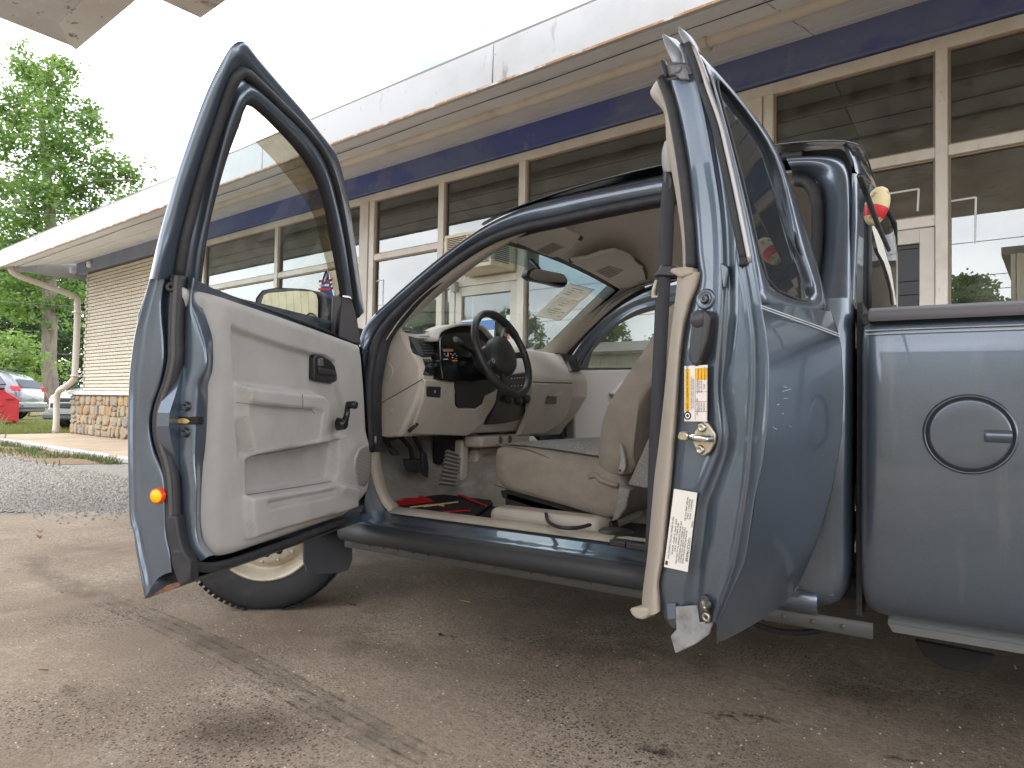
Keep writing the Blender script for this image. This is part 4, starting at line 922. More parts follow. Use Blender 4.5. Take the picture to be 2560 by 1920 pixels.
# end cap details
def onEnd(x, y): return onY(x, y, 1.9505)
c_ = onEnd(966, 930); mb = MB(); mb.lathe(c_, (0, -1, 0), [(.028, -.002), (.030, .0015), (.032, .0015), (.034, -.002)], 40); mb.build('access_cap_ring', trim_d, dash, smooth=True)
a, b_ = onEnd(942, 1014), onEnd(1056, 948); mb = MB(); mb.tube([a, b_], .0016, 6); mb.build('panel_seam', mat('seam_dark', S3(84, 76, 70), rough=.9), dash)
mb = MB(); c_ = onEnd(979, 1025); mb.lathe(c_, (0, -1, 0), [(0, .001), (.006, .001), (.009, .003), (.011, .0005)], 18); mb.build('screw_cap', trim_d, dash, smooth=True)
# left vent: black housing with slats
dpanel('vent_housing', [(1014, 827), (1046, 826), (1085, 836), (1093, 862), (1094, 890), (1062, 893), (1044, 884), (1034, 868)], blackp, .012, .05, bevel=.006)
for i in range(7):
    y0 = 838+i*7.2; a, b_ = onDash(1050+i*1.8, y0+2, .018), onDash(1084+i*1.1, y0+3, .018); mb = MB(); mb.tube([a, b_], .0032, 5, sq=.5); mb.build('vent_slat', mat('slat_grey', S3(74, 74, 76), rough=.4), dash)
for i in range(5):
    a = onDash(1046+i*7, 829+i*.6, .016); mb = MB(); mb.box(a+Vector((-.01, 0, .004)), (.016, .006, .003)); mb.build('defog_slot', blackp, dash)
# headlight switch
dpanel('switch_plate', [(1061, 897), (1092, 898), (1095, 940), (1062, 938)], blackp, .008, .02)
for (x, y, r_) in [(1072, 918, .0125), (1086, 915, .008)]:
    mb = MB(); mb.lathe(onDash(x, y, .008), (1, -.1, .1), [(0, .014), (r_*.8, .014), (r_, .010), (r_, 0)], 18); mb.build('knob', blackp, dash, smooth=True)
for (x, y) in [(1064, 901), (1071, 903), (1078, 902), (1090, 903), (1065, 932), (1069, 935), (1090, 934)]:
    mb = MB(); mb.lathe(onDash(x, y, .0085), (1, 0, 0), [(.0012, .0006), (.0022, .0006)], 10); mb.build('switch_mark', white_p, dash)
# park-brake release and hood release
dpanel('brake_release', [(1070, 966), (1104, 967), (1102, 995), (1067, 992)], blackp, .016, .03)
mb = MB(); c_ = onDash(1087, 979, .0165); mb.lathe(c_, (1, 0, 0), [(.0035, .0006), (.0048, .0006)], 14); mb.build('brake_symbol', white_p, dash); text('brake_letter', 'P', white_p, basis(c_+Vector((.0008, 0, 0)), (0, 1, 0), (0, 0, 1)), .007, dash)
dpanel('release_recess', [(1066, 996), (1100, 998), (1094, 1016), (1060, 1012)], mat('recess_taupe', S3(146, 136, 126), rough=.7), .0135, .02)  # flat plate, a darker taupe than the knee panel
mb = MB(); mb.tube([onDash(1022, 1079, .016), onDash(1034, 1068, .022), onDash(1043, 1060, .016)], .007, 8); mb.build('hood_release', blackp, dash, smooth=True)
mb = MB(); c_ = onDash(1037, 1061, .028); mb.lathe(c_, (1, 0, .2), [(0, .0005), (.0025, .0005)], 10); mb.build('hood_symbol', white_p, dash)
dpanel('column_shroud', [(1140, 950), (1232, 946), (1247, 972), (1213, 990), (1206, 1010), (1190, 1020), (1147, 1018), (1141, 1010)], mat('shroud_black', S3(34, 34, 36), rough=.45), .016, .03, bevel=.004)
# instrument cluster: black binnacle, gauges
dpanel('instrument_binnacle', [(1100, 846), (1110, 829), (1138, 819), (1170, 815), (1205, 822), (1228, 850), (1232, 950), (1180, 955), (1107, 948), (1102, 900)], mat('gloss_black', S3(18, 18, 20), rough=.15), .046, .08, bevel=.004)
hood = [onDash(x, y, .07) for x, y in [(1095, 850), (1104, 828), (1134, 815), (1170, 811), (1208, 817), (1234, 846)]]
mb = MB(); mb.grid(curve_rows([hood, [p+Vector((-.09, 0, -.002)) for p in hood]], 20)); mb.build('binnacle_hood', trim_d, dash, smooth=True, solid=.01)
gm = mat('gauge_white', S3(220, 220, 214), rough=.5); go = mat('gauge_orange', S3(232, 120, 40), rough=.5); gb = mat('gauge_brown', S3(128, 98, 80), rough=.5)
def dmark(name, x0, y0, x1, y1, m, off=.0475): dpanel(name, [(x0, y0), (x1, y0), (x1, y1), (x0, y1)], m, off, .001, bevel=0)
dmark('gauge_panel', 1108, 872, 1133, 879, gb); dmark('gauge_needle', 1119, 881, 1121.5, 892, go); dmark('gauge_bar', 1131, 900, 1144, 903, go); dmark('gauge_scale', 1109, 897, 1120, 898.5, gm)
for (x, y) in [(1110, 884), (1114, 889), (1126, 884), (1131, 887), (1136, 884), (1140, 889), (1130, 893), (1138, 896)]: dmark('gauge_tick', x, y, x+3, y+1.3, gm)
# centre stack
dpanel('centre_stack', [(1258, 940), (1320, 930), (1328, 950), (1326, 1015), (1300, 1050), (1262, 1058), (1216, 1062), (1235, 1020), (1252, 980)], blackp, .018, .05, bevel=.006)
for (x, y) in [(1268, 1000), (1291, 1002), (1311, 998)]:
    mb = MB(); mb.lathe(onDash(x, y, .018), (1, -.05, .1), [(0, .024), (.016, .024), (.020, .018), (.021, 0)], 24); mb.build('climate_knob', blackp, dash, smooth=True)
for i in range(6): dmark('radio_button', 1278+i*7, 945-i*.6, 1281+i*7, 947.5-i*.6, gm, .0195)
for i in range(5): dmark('radio_button', 1270+i*8, 965-i*.6, 1273+i*8, 967-i*.6, gm, .0195)
# lower console lip, sockets
mb = MB(); mb.box((-1.72, 2.66, .655), (.10, .42, .05)); mb.build('lower_console', trim_d, dash, bevel=.015, seg=3)
for y in (2.60, 2.68): mb = MB(); mb.lathe((-1.672, y, .66), (1, 0, 0), [(0, .004), (.016, .004), (.018, 0)], 18); mb.build('power_socket', mat('socket_grey', S3(108, 100, 94), rough=.6), dash, smooth=True)
mb = MB(); mb.box((-1.80, 2.47, .57), (.06, .05, .18)); mb.build('console_bracket', trim_d, dash, bevel=.01)
mb = MB(); mb.box((-1.80, 2.70, .56), (.08, .30, .12)); mb.build('tunnel_box', trim_d, dash, bevel=.015)
# glovebox lid, latch, right vent
gx = lambda X: [Vector((X, y, z)) for y, z in [(2.80, .93), (3.20, .93), (3.235, .90), (3.235, .78), (3.18, .70), (2.80, .69)]]
gl_px = [(1334, 958), (1425, 961), (1433, 968), (1430, 1000), (1418, 1040), (1395, 1065), (1360, 1085), (1300, 1088), (1322, 1040), (1330, 1000)]
def dpanel2(name, px, m, off, thick, bevel=.005): return dpanel(name, px, m, off+.03, thick, dash, bevel)
dpanel2('glovebox_lid', gl_px, trim_d, .010, .03)
dpanel2('glovebox_latch', [(1374, 990), (1393, 991), (1391, 1010), (1368, 1009)], mat('latch_taupe', S3(104, 96, 90), rough=.5), .016, .01, .002)
dpanel2('right_vent', [(1418, 886), (1436, 888), (1446, 905), (1452, 928), (1430, 928), (1424, 908)], blackp, .02, .05, .003)
for i in range(5): a, b_ = onDash(1428+i*2, 895+i*7, .056), onDash(1441+i*2, 896+i*7, .056); mb = MB(); mb.tube([a, b_], .004, 5, sq=.5); mb.build('vent_slat', mat('slat_grey', S3(74, 74, 76)), dash)
a, b_ = onDash(1334, 955, .042), onDash(1430, 958, .042); mb = MB(); mb.tube([a, b_], .003, 6); mb.build('panel_seam', mat('seam_dark', S3(84, 76, 70)), dash)
# dark boxes paint the under-dash shade round the brake bracket; then pedals
mb = MB(); mb.box((-1.93, 2.4, .80), (.16, .7, .2)); mb.box((-1.86, 2.46, .62), (.10, .1, .14)); mb.build('pedal_bracket_shade', darkm, truck, bevel=.01)
def pedal(pad, arm, nm):
    mb = MB(); f_ = [onX(x, y, -1.80) for x, y in pad]; mb.prism(f_, [p+Vector((-.018, 0, .008)) for p in f_]); pd = mb.build(nm, rubber, truck, bevel=.005)
    mb = MB(); mb.tube([onX(x, y, -1.83) for x, y in arm], .010, 8); mb.build('pedal_arm', blackp, pd, smooth=True)
pedal([(1012, 1152), (1052, 1150), (1058, 1176), (1040, 1184), (1020, 1180)], [(1035, 1165), (1025, 1120), (1000, 1090), (985, 1060)], 'brake_pedal')
pedal([(1056, 1130), (1068, 1134), (1073, 1165), (1071, 1196), (1062, 1192), (1056, 1160)], [(1062, 1150), (1045, 1110), (1030, 1080), (1020, 1050)], 'accelerator_pedal')
pedal([(972, 1118), (996, 1128), (1002, 1140), (984, 1142)], [(985, 1130), (965, 1105), (950, 1085), (940, 1060)], 'parking_pedal')

# ---------------------------------------------------------------- steering wheel and column
TL = rad(22); SWC = onY(1257, 884, 2.35); sn = Vector((math.cos(TL), 0, math.sin(TL))); sy = Vector((0, 1, 0)); sx = sn.cross(sy)   # sx up-ish
def swp(a, r, h=0.0): return SWC+r*(math.cos(a)*sy+math.sin(a)*(-sx if sx.z < 0 else sx))+sn*h
up_ = -sx if sx.z < 0 else sx
leath = mat('steering_leather', S3(44, 43, 45), rough=.42, bump=(500, .1, .001), var=(12, S3(64, 60, 58), .5, .75))
mb = MB(); N = 64; rows = []
for i in range(N+1):
    a = 2*math.pi*i/N; c = swp(a, .180); rd = (math.cos(a)*sy+math.sin(a)*up_)
    thick = .0155+.003*(1 if math.sin(a*2-.4) > .55 else 0)
    rows.append([c+thick*(math.cos(q)*rd+math.sin(q)*sn) for q in [2*math.pi*k/12 for k in range(12)]])
mb.grid(rows, closed=True); stw = mb.build('steering_wheel', leath, truck, smooth=True)
RT = rad(38)
hub = [(.098*math.cos(t), .082*math.sin(t)*(1.12 if math.sin(t) < 0 else .9)) for t in [2*math.pi*k/28 for k in range(28)]]
def hp(x, y, h): c, s_ = math.cos(RT), math.sin(RT); return SWC+sy*(x*c-y*s_)+up_*(x*s_+y*c)+sn*h
mb = MB(); mb.grid([[hp(x, y, -.03) for x, y in hub], [hp(x, y, -.005) for x, y in hub], [hp(x*.93, y*.93, .008) for x, y in hub], [hp(x*.6, y*.6, .016) for x, y in hub], [hp(x*.2, y*.2, .019) for x, y in hub]], closed=True); b2 = len(mb.v)-28; mb.f.append(tuple(b2+i for i in range(28)))
mb.build('airbag_cover', mat('airbag_vinyl', S3(46, 45, 47), rough=.5, bump=(700, .12, .001)), stw, smooth=True)
mb = MB(); mb.lathe(SWC+sn*.018, sn, [(.022, .0), (.024, .0015), (.026, 0)], 30); mb.build('emblem_ring', leath, stw, smooth=True)
for ang, wd in [(168, .045), (12, .045), (-35, .04), (215, .04)]:
    a = rad(ang); d = Vector((math.cos(a), math.sin(a))); q = Vector((-d.y, d.x)); mb = MB(); pts = []
    for r_, ww, h in [(.07, wd*.75, -.012), (.12, wd*.55, -.010), (.172, wd*.65, -.002)]:
        pts.append([hp(*(d*r_+q*ww*.5), h+.008), hp(*(d*r_-q*ww*.5), h+.008), hp(*(d*r_-q*ww*.5), h-.012), hp(*(d*r_+q*ww*.5), h-.012)])
    mb.grid(pts, closed=True); mb.build('spoke', leath, stw, bevel=.004)
for (x, y) in [(.105, .03), (-.105, .03)]:
    mb = MB(); mb.lathe(hp(x, y, .006), sn, [(.006, 0), (.009, .003), (.012, 0)], 16); mb.build('button', mat('button_grey', S3(150, 150, 150), rough=.4), stw, smooth=True)
col_c = SWC-sn*.16
mb = MB(); mb.lathe(SWC, -sn, [(.045, .03), (.062, .04), (.066, .1), (.07, .18), (.075, .26), (.06, .34)], 20); mb.build('steering_column', blackp, truck, smooth=True)
mb = MB(); mb.tube([SWC-sn*.09+up_*.03-sy*.05, SWC-sn*.085+up_*.06-sy*.13, SWC-sn*.075+up_*.075-sy*.19], [.008, .010, .014], 10); mb.build('turn_signal_stalk', blackp, truck, smooth=True)
mb = MB(); c_ = SWC-sn*.072+up_*.077-sy*.197; mb.lathe(c_, (1, -.6, .1), [(0, .002), (.010, .002), (.012, 0)], 16); mb.build('stalk_cap', mat('stalk_grey', S3(96, 98, 100), rough=.4), truck, smooth=True)

# ---------------------------------------------------------------- visors, mirror, dome lamp, windshield paper
def visor(px, nm, lab_px):
    top = [onZ(x, y, 1.452) for x, y in px]
    mb = MB(); mb.prism(top, [p+Vector((0, 0, .016)) for p in top]); v = mb.build(nm, headl, truck, bevel=.007, seg=3)
    L_ = [onZ(x, y, 1.4505) for x, y in lab_px]; mb = MB(); mb.prism(L_, [p+Vector((0, 0, .001)) for p in L_]); lb = mb.build('warning_label', mat('visor_label', S3(192, 184, 176), rough=.7), v)
    o_, ex, ey = L_[0], L_[1]-L_[0], L_[3]-L_[0]
    for i in range(5):
        for j in range(2):
            a, b_ = .08+i*.17, .2+i*.17; c, d = (.1, .48) if j == 0 else (.54, .92); q = [o_+ex*c+ey*a, o_+ex*d+ey*a, o_+ex*d+ey*(a+.055), o_+ex*c+ey*(a+.055)]; q = [p-Vector((0, 0, .0012)) for p in q]
            mb = MB(); mb.prism(q, [p+Vector((0, 0, .0006)) for p in q]); mb.build('label_line', mat('label_grey', S3(128, 120, 116), rough=.7), v)
    return v
visor([(1290, 606), (1340, 585), (1372, 566), (1400, 568), (1450, 594), (1440, 612), (1410, 640), (1380, 645), (1335, 628)], 'sun_visor', [(1338, 628), (1382, 606), (1412, 618), (1368, 638)])
visor([(1425, 652), (1470, 646), (1500, 634), (1535, 628), (1570, 640), (1608, 668), (1616, 700), (1600, 715), (1560, 706), (1500, 685), (1450, 668)], 'sun_visor', [(1488, 678), (1522, 664), (1560, 675), (1524, 697)])
# dark tubes paint the shadow line along the visor edges
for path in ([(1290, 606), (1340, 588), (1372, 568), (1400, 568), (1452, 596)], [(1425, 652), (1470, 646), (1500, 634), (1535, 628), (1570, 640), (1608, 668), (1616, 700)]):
    mb = MB(); mb.tube([V(p) for p in cr([onZ(x, y, 1.462) for x, y in path], 24)], .010, 8); mb.build('visor_edge_shade', mat('visor_shadow_tone', S3(92, 86, 82), rough=.9), truck, smooth=True)
def onWS(x, y, d):
    # plane of the windshield glass (middle part)
    p0, p1, p2 = ws_pt(.2, .5, d), ws_pt(.9, .5, d), ws_pt(.5, .9, d); nn = (p1-p0).cross(p2-p0); r_ = V(ray(x, y)); return V(CP)+r_*((p0-V(CP)).dot(nn)/r_.dot(nn))
MRp = [(1317, 690), (1322, 676), (1335, 669), (1400, 682), (1412, 686), (1420, 698), (1419, 712), (1410, 718), (1370, 708), (1330, 700)]
mz_ = [onX(x, y, -1.30) for x, y in MRp]
rm = None
mb = MB(); mb.prism(mz_, [p+Vector((-.035, .01, 0)) for p in mz_]); rm = mb.build('rear_view_mirror', blackp, truck, bevel=.006, seg=3)
cen = sum(mz_, Vector())/len(mz_); mi = [cen+(p-cen)*.9+Vector((.001, 0, 0)) for p in mz_]; mb = MB(); mb.prism(mi, [p-Vector((.002, 0, 0)) for p in mi]); mb.build('mirror_glass', chrome, rm)
mb = MB(); mb.tube([cen+Vector((-.03, 0, .01)), cen+Vector((-.06, .0, .05)), cen+Vector((-.09, 0, .08))], .008, 8); mb.build('mirror_stem', blackp, rm, smooth=True)
dl = [onZ(x, y, 1.505) for x, y in [(1580, 528), (1620, 520), (1668, 512), (1700, 516), (1690, 536), (1640, 538), (1600, 537)]]
mb = MB(); mb.prism(dl, [p+Vector((0, 0, .02)) for p in dl]); mb.build('dome_lamp', mat('lamp_beige', S3(206, 192, 172), rough=.4), truck, bevel=.006)
# paper stuck behind the windshield
def ray_ws(x, y, d=.012): return onWS(x, y, d)
pq = [(1334, 789), (1350, 768), (1386, 726), (1422, 709), (1450, 712), (1486, 724), (1465, 745), (1432, 780), (1402, 802), (1375, 800), (1350, 795)]
c0 = [ray_ws(x, y) for x, y in [(1336, 790), (1400, 803)]]; c1 = [ray_ws(x, y) for x, y in [(1424, 708), (1487, 723)]]
rows = []
for i in range(13):
    f = i/12; a = c0[0].lerp(c1[0], f); b_ = c0[1].lerp(c1[1], f); rows.append([a.lerp(b_, k/6)+Vector((.006*mnoise.noise(Vector((f*5, k*.7, 2))), 0, .006*mnoise.noise(Vector((f*6, k*.9, 7))))) for k in range(7)])
mb = MB(); mb.grid(rows); pap = mb.build('paper_sheet', thin_sheet('window_paper', S3(238, 234, 226)), smooth=True, solid=.0006); tag(pap, 'wrinkled white printed paper sheet taped inside the windshield', 'paper')
for i in range(14):
    f = .1+.06*i; a = c0[0].lerp(c1[0], f); b_ = c0[1].lerp(c1[1], f)
    if i in (4, 9): continue
    s0, s1 = .12, rnd.uniform(.6, .9); p, q = a.lerp(b_, s0)+Vector((.004, 0, .003)), a.lerp(b_, s1)+Vector((.004, 0, .003)); w_ = (c1[0]-c0[0]).normalized()*.0022
    mb = MB(); mb.add([p-w_, q-w_, q+w_, p+w_], [(0, 1, 2, 3)]); mb.build('print_line', mat('print_grey', S3(150, 146, 142), rough=.7), pap)

# ---------------------------------------------------------------- driver seat
def seat_loft(name, prof_fn, Ys, m, parent, sub=1):
    mb = MB(); R_ = [prof_fn(Y) for Y in Ys]; mb.grid(R_, closed=True); n_ = len(R_[0]); mb.f.append(tuple(range(n_))); b_ = (len(R_)-1)*n_; mb.f.append(tuple(b_+i for i in range(n_)))
    return mb.build(name, m, parent, smooth=True, sub=sub)
CU = [(1232, 1205), (1226, 1165), (1227, 1125), (1238, 1113), (1262, 1115), (1312, 1124), (1360, 1142), (1410, 1166), (1470, 1192), (1545, 1214), (1560, 1250), (1540, 1296), (1524, 1304), (1450, 1282), (1350, 1252), (1250, 1224)]
cu2 = [onY(x, y, 2.06) for x, y in CU]
def cush(Y):
    f = (Y-2.06)/.50; e = max(0, 1-min(f, 1-f)/.07); out = []
    cx = sum(p.x for p in cu2)/len(cu2); cz = sum(p.z for p in cu2)/len(cu2)
    for i, p in enumerate(cu2):
        x, z = p.x, p.z
        if 3 <= i <= 9: # top surface: flatter, higher in the middle at the front, dished between bolsters
            mid = math.sin(math.pi*min(max(f, 0), 1)); tgt = .672+.05*(x+1.36)/.5; z = z+(tgt-z)*min(1, mid*1.6)*(.95 if i > 4 else .3)
        x = cx+(x-cx)*(1-.05*e); z = cz+(z-cz)*(1-.10*e); out.append(Vector((x, Y, z)))
    return out
seat = thing_seat = None
mb = MB(); mb.box((-1.12, 2.31, .485), (.40, .44, .07)); seat = mb.build('driver_seat', darkm, truck, bevel=.01)     # seat frame carries its cushions
seat_loft('seat_cushion', cush, [2.062, 2.085, 2.12, 2.2, 2.31, 2.42, 2.5, 2.535, 2.558], fabric, seat)
INP = [(1268, 1111), (1300, 1106), (1410, 1092), (1478, 1091), (1484, 1190), (1470, 1188), (1412, 1162), (1362, 1138), (1312, 1120)]
ins = [[Vector((x, Y, 0)) for x in np.linspace(-1.335, -.93, 9)] for Y in np.linspace(2.098, 2.52, 9)]
for r in ins:
    for p in r:
        f = (p.y-2.06)/.5; base = interp([(-1.36, .664), (-1.30, .668), (-1.2, .655), (-1.1, .64), (-1.0, .62), (-.9, .60)], p.x); mid = math.sin(math.pi*f); tgt = .672+.05*(p.x+1.36)/.5; p.z = base+(tgt-base)*min(1, mid*1.6)*.95+.007
mb = MB(); mb.grid(ins); mb.build('cushion_insert', fabric2, seat, smooth=True, sub=1)
BK = [(1486, 1195), (1481, 1150), (1481, 1105), (1486, 1060), (1500, 1015), (1525, 976), (1567, 913), (1610, 850), (1640, 792), (1668, 740)]
bk = [onY(x, y, 2.075) for x, y in BK]
def backr(Y):
    f = (Y-2.075)/.47; e = max(0, 1-min(f, 1-f)/.09); mid = math.sin(math.pi*min(max(f, 0), 1)); out = []
    for i, p in enumerate(bk): out.append(Vector((p.x+.035*mid*(1 if i > 1 else .3)+.02*e, Y, p.z)))
    for p in reversed(bk): out.append(Vector((p.x+.155-.02*e, Y, p.z+.015)))
    return out
seat_loft('seat_backrest', backr, [2.077, 2.095, 2.13, 2.2, 2.31, 2.42, 2.48, 2.525, 2.545], fabric, seat)
hr = bk[-1]; mb = MB(); mb.box((hr.x+.1, 2.31, hr.z+.12), (.11, .26, .18)); mb.build('headrest', fabric, seat, bevel=.045, seg=4)
# side shield fabric wedge and recliner lever
sh = [onY(x, y, 2.066) for x, y in [(1568, 1212), (1590, 1165), (1625, 1085), (1640, 1090), (1640, 1216), (1615, 1222)]]
mb = MB(); mb.prism(sh, [p+Vector((0, .02, 0)) for p in sh]); mb.build('side_shield', fabric2, seat, bevel=.006)
sh = [onY(x, y, 2.062) for x, y in [(1546, 1216), (1575, 1222), (1565, 1268), (1545, 1300), (1528, 1303), (1540, 1262)]]
mb = MB(); mb.prism(sh, [p+Vector((0, .05, 0)) for p in sh]); mb.build('side_flap', fabric2, seat, bevel=.006)
lv = [onY(x, y, 2.052) for x, y in [(1549, 1108), (1555, 1115), (1562, 1145), (1564, 1168), (1556, 1184), (1546, 1184), (1545, 1172), (1551, 1150)]]
mb = MB(); mb.prism(lv, [p+Vector((0, .018, 0)) for p in lv]); mb.build('recliner_lever', trim, seat, bevel=.004, seg=3)
mb = MB(); mb.lathe(onY(1550, 1176, 2.051), (0, -1, 0), [(0, .0005), (.004, .0005), (.0045, 0)], 10); mb.build('lever_screw', blackp, seat)
a = onY(1490, 1196, 2.07); mb = MB(); mb.tube([onY(x, y, 2.068) for x, y in [(1474, 1192), (1490, 1188), (1500, 1200), (1530, 1210), (1545, 1214)]], .009, 8); mb.build('hinge_cover', mat('hinge_tan', S3(150, 136, 122), rough=.8), seat, smooth=True)
pip = mat('seat_piping', S3(112, 104, 97), rough=.9)
for crv in ([(1238, 1114), (1262, 1116), (1312, 1125), (1360, 1143), (1410, 1167), (1470, 1193), (1540, 1213)],): mb = MB(); mb.tube([V(q)+Vector((0, .004, .003)) for q in cr([onY(x, y, 2.072) for x, y in crv], 30)], .0028, 6); mb.build('piping', pip, seat, smooth=True)
mb = MB(); mb.tube([onY(x, y, 2.0595) for x, y in [(1236, 1212), (1300, 1231), (1400, 1258), (1525, 1296)]], .002, 5); mb.build('piping', pip, seat, smooth=True)
# rail, cable
mb = MB(); mb.hexa([onY(1250, 1226, 2.09), onY(1530, 1306, 2.09), onY(1535, 1335, 2.09), onY(1255, 1245, 2.09)]+[p+Vector((0, .05, 0)) for p in (onY(1250, 1226, 2.09), onY(1530, 1306, 2.09), onY(1535, 1335, 2.09), onY(1255, 1245, 2.09))]); mb.build('seat_rail', blackp, seat, bevel=.004)
mb = MB(); mb.tube([V(p) for p in cr([onZ(x, y, .46) for x, y in [(1365, 1285), (1372, 1305), (1400, 1318), (1440, 1320), (1475, 1312)]], 20)], .006, 8); mb.build('seat_cable', blackp, seat, smooth=True)
mb = MB(); mb.lathe(onZ(1540, 1330, .44), (0, 0, 1), [(.0, .006), (.05, .006), (.055, 0)], 20); mb.build('anchor_cover', blackp, seat, smooth=True)
# ================================================================== DRIVER DOOR (open)
fdo = None
LJ = 1.04
C0 = [(373, 697), (349, 783), (337, 831), (328, 889), (321, 962), (319, 1050), (319, 1150), (321, 1251), (324, 1307), (336, 1340), (346, 1403), (358, 1450), (360, 1496)]
C1 = [(391, 697), (372, 769), (358, 824), (349, 877), (342, 937), (338, 998), (337, 1095), (340, 1167), (342, 1263), (346, 1312), (358, 1371), (370, 1420), (380, 1462)]
C1b = [(402, 697), (388, 769), (380, 824), (376, 877), (370, 937), (360, 998), (356, 1060), (357, 1110), (363, 1180), (372, 1240), (384, 1300), (392, 1370), (396, 1440)]
C2 = [(415, 697), (406, 749), (406, 793), (411, 853), (411, 901), (404, 945), (396, 974), (383, 1010), (376, 1051), (377, 1085), (387, 1128), (404, 1167), (413, 1201), (415, 1263), (418, 1336), (428, 1380), (432, 1430)]
C3 = [(x+9, y) for x, y in C2]
C4 = [(473, 690), (469, 735), (461, 781), (459, 841), (457, 901), (449, 950), (435, 998), (424, 1032), (422, 1066), (428, 1104), (440, 1148), (452, 1191), (457, 1239), (458, 1312), (470, 1375), (500, 1402)]
C4b = [(484, 697), (476, 760), (488, 800), (505, 850), (513, 880), (512, 921), (492, 958), (489, 990), (485, 1034), (483, 1119), (484, 1160), (489, 1215), (487, 1288), (492, 1350), (520, 1390)]
C5 = [(497, 705), (487, 737), (500, 774), (512, 807), (524, 853), (524, 921), (512, 962), (512, 986), (510, 1046), (505, 1119), (499, 1167), (495, 1239), (494, 1300), (500, 1345), (508, 1362), (531, 1388)]
def sc(c, s): return [FD.S(x, y, s) for x, y in c]
skin3 = sc(C0, LJ)
mb = MB(); mb.grid(curve_rows([sc([(x+2, y) for x, y in C0], LJ-.03), skin3, sc([(x+4, y) for x, y in C0], LJ-.001), sc(C1, LJ-.012), sc([(x+3, y) for x, y in C1], LJ-.004), sc(C1b, LJ-.012), sc([(x-5, y) for x, y in C2], LJ-.014), sc(C2, LJ-.018), sc(C3, LJ-.045), sc(C4, LJ-.048), sc([(x+6, y) for x, y in C4], LJ-.034), sc(C4b, LJ-.030), sc([(x+6, y) for x, y in C4b], LJ-.036), sc(C5, LJ-.062), sc([(x+8, y) for x, y in C5], LJ-.075)], 60))
fdo = mb.build('driver_door', paint, truck, smooth=True, sub=1)
# outer skin
SK = []
for z in [.402, .43, .5, .6, .7, .8, .9, 1.0, 1.05, 1.08]:
    SK.append([FD.w(s, pf(z)+.004*math.sin(s*3), z) for s in np.linspace(.04, LJ-.004, 14)])
mb = MB(); mb.grid(SK); mb.build('outer_skin', paint, fdo, smooth=True, solid=.003, offset=1)
# inner shell behind the trim and the black lower boot
sh_px = C4[:-1]+[(488, 1400), (526, 1412), (600, 1395), (864, 1298), (905, 1280), (922, 1200), (922, 1110), (908, 870), (560, 735)]
f_ = [FD.T(x, y, .062) for x, y in sh_px]; mb = MB(); mb.prism(f_, [p-V(FD.n)*.03 for p in f_]); mb.build('inner_shell', paint, fdo)
bt = [(452, 1385), (486, 1412), (530, 1424), (580, 1410), (700, 1370), (870, 1305), (862, 1318), (640, 1396), (466, 1460), (452, 1440)]
f_ = [FD.T(x, y, .072) for x, y in bt]; mb = MB(); mb.prism(f_, [p-V(FD.n)*.045 for p in f_]); mb.build('lower_boot', rubber, fdo, bevel=.006)
f_ = [FD.S(x, y, LJ-.012) for x, y in [(417, 1290), (440, 1290), (446, 1340), (456, 1376), (474, 1402), (474, 1452), (452, 1466), (440, 1450), (428, 1412), (424, 1374), (418, 1340)]]; mb = MB(); mb.prism(f_, [p-V(FD.e)*.03 for p in f_]); mb.build('corner_boot', rubber, fdo, bevel=.004)
# weatherstrip down the shut face and along the bottom
WSJ = [(447, 690), (445, 745), (442, 805), (441, 853), (440, 901), (430, 950), (418, 985), (406, 1022), (402, 1066), (408, 1107), (423, 1155), (431, 1203), (434, 1263), (436, 1310), (440, 1351), (452, 1385)]
mb = MB(); mb.tube([V(p) for p in cr(sc(WSJ, LJ-.032), 60)], .018, 10, sq=.8); mb.build('weatherstrip', rubber, fdo, smooth=True)
mb = MB(); mb.tube([V(p) for p in cr(sc([(x-7, y) for x, y in WSJ], LJ-.018), 60)], .005, 6); mb.build('weatherstrip_lip', mat('rubber_worn', S3(78, 74, 74), rough=.6), fdo, smooth=True)
mb = MB(); mb.tube([V(p) for p in cr([FD.T(x, y, .085) for x, y in [(446, 1372), (462, 1398), (495, 1416), (540, 1416), (620, 1392), (760, 1340), (862, 1300)]], 40)], .011, 8); mb.build('weatherstrip', rubber, fdo, smooth=True)
# latch slot, bolts, stop bumper, reflector
def jplate(name, px, s, th, m, parent=None, **k): f_ = [FD.S(x, y, s) for x, y in px]; mb = MB(); mb.prism(f_, [p-V(FD.e)*th for p in f_]); return mb.build(name, m, parent or fdo, **k)
jplate('latch_slot', [(436, 1046), (442, 1041), (470, 1042), (494, 1041), (494, 1061), (470, 1062), (442, 1060), (436, 1054)], LJ-.031, .02, mat('slot_black', S3(16, 15, 15), rough=.8), bevel=.002)
jplate('latch_claw', [(440, 1047), (458, 1045), (468, 1048), (474, 1054), (466, 1060), (444, 1059), (438, 1053)], LJ-.0295, .01, brass, bevel=.002)
for (x, y) in [(470, 1016), (468, 1081), (432, 1095)]:
    mb = MB(); mb.lathe(FD.S(x, y, LJ-.034), FD.e, [(0, .008), (.004, .008), (.0045, .012), (.008, .012), (.0085, .003), (.011, .002), (.0115, 0)], 18); mb.build('latch_bolt', bolt_m, fdo, smooth=True)
mb = MB(); c_ = FD.S(432, 721, LJ-.03); mb.lathe(c_, V(FD.e)*.9+V(FD.n)*.5, [(.010, -.015), (.011, .018), (.009, .022), (.004, .022), (.003, .018)], 18); mb.build('stop_bumper', rubber, fdo, smooth=True)
refm = mat('amber_reflector', (1.0, .56, .0, 1), rough=.3, bump=(600, .3, .002)); 
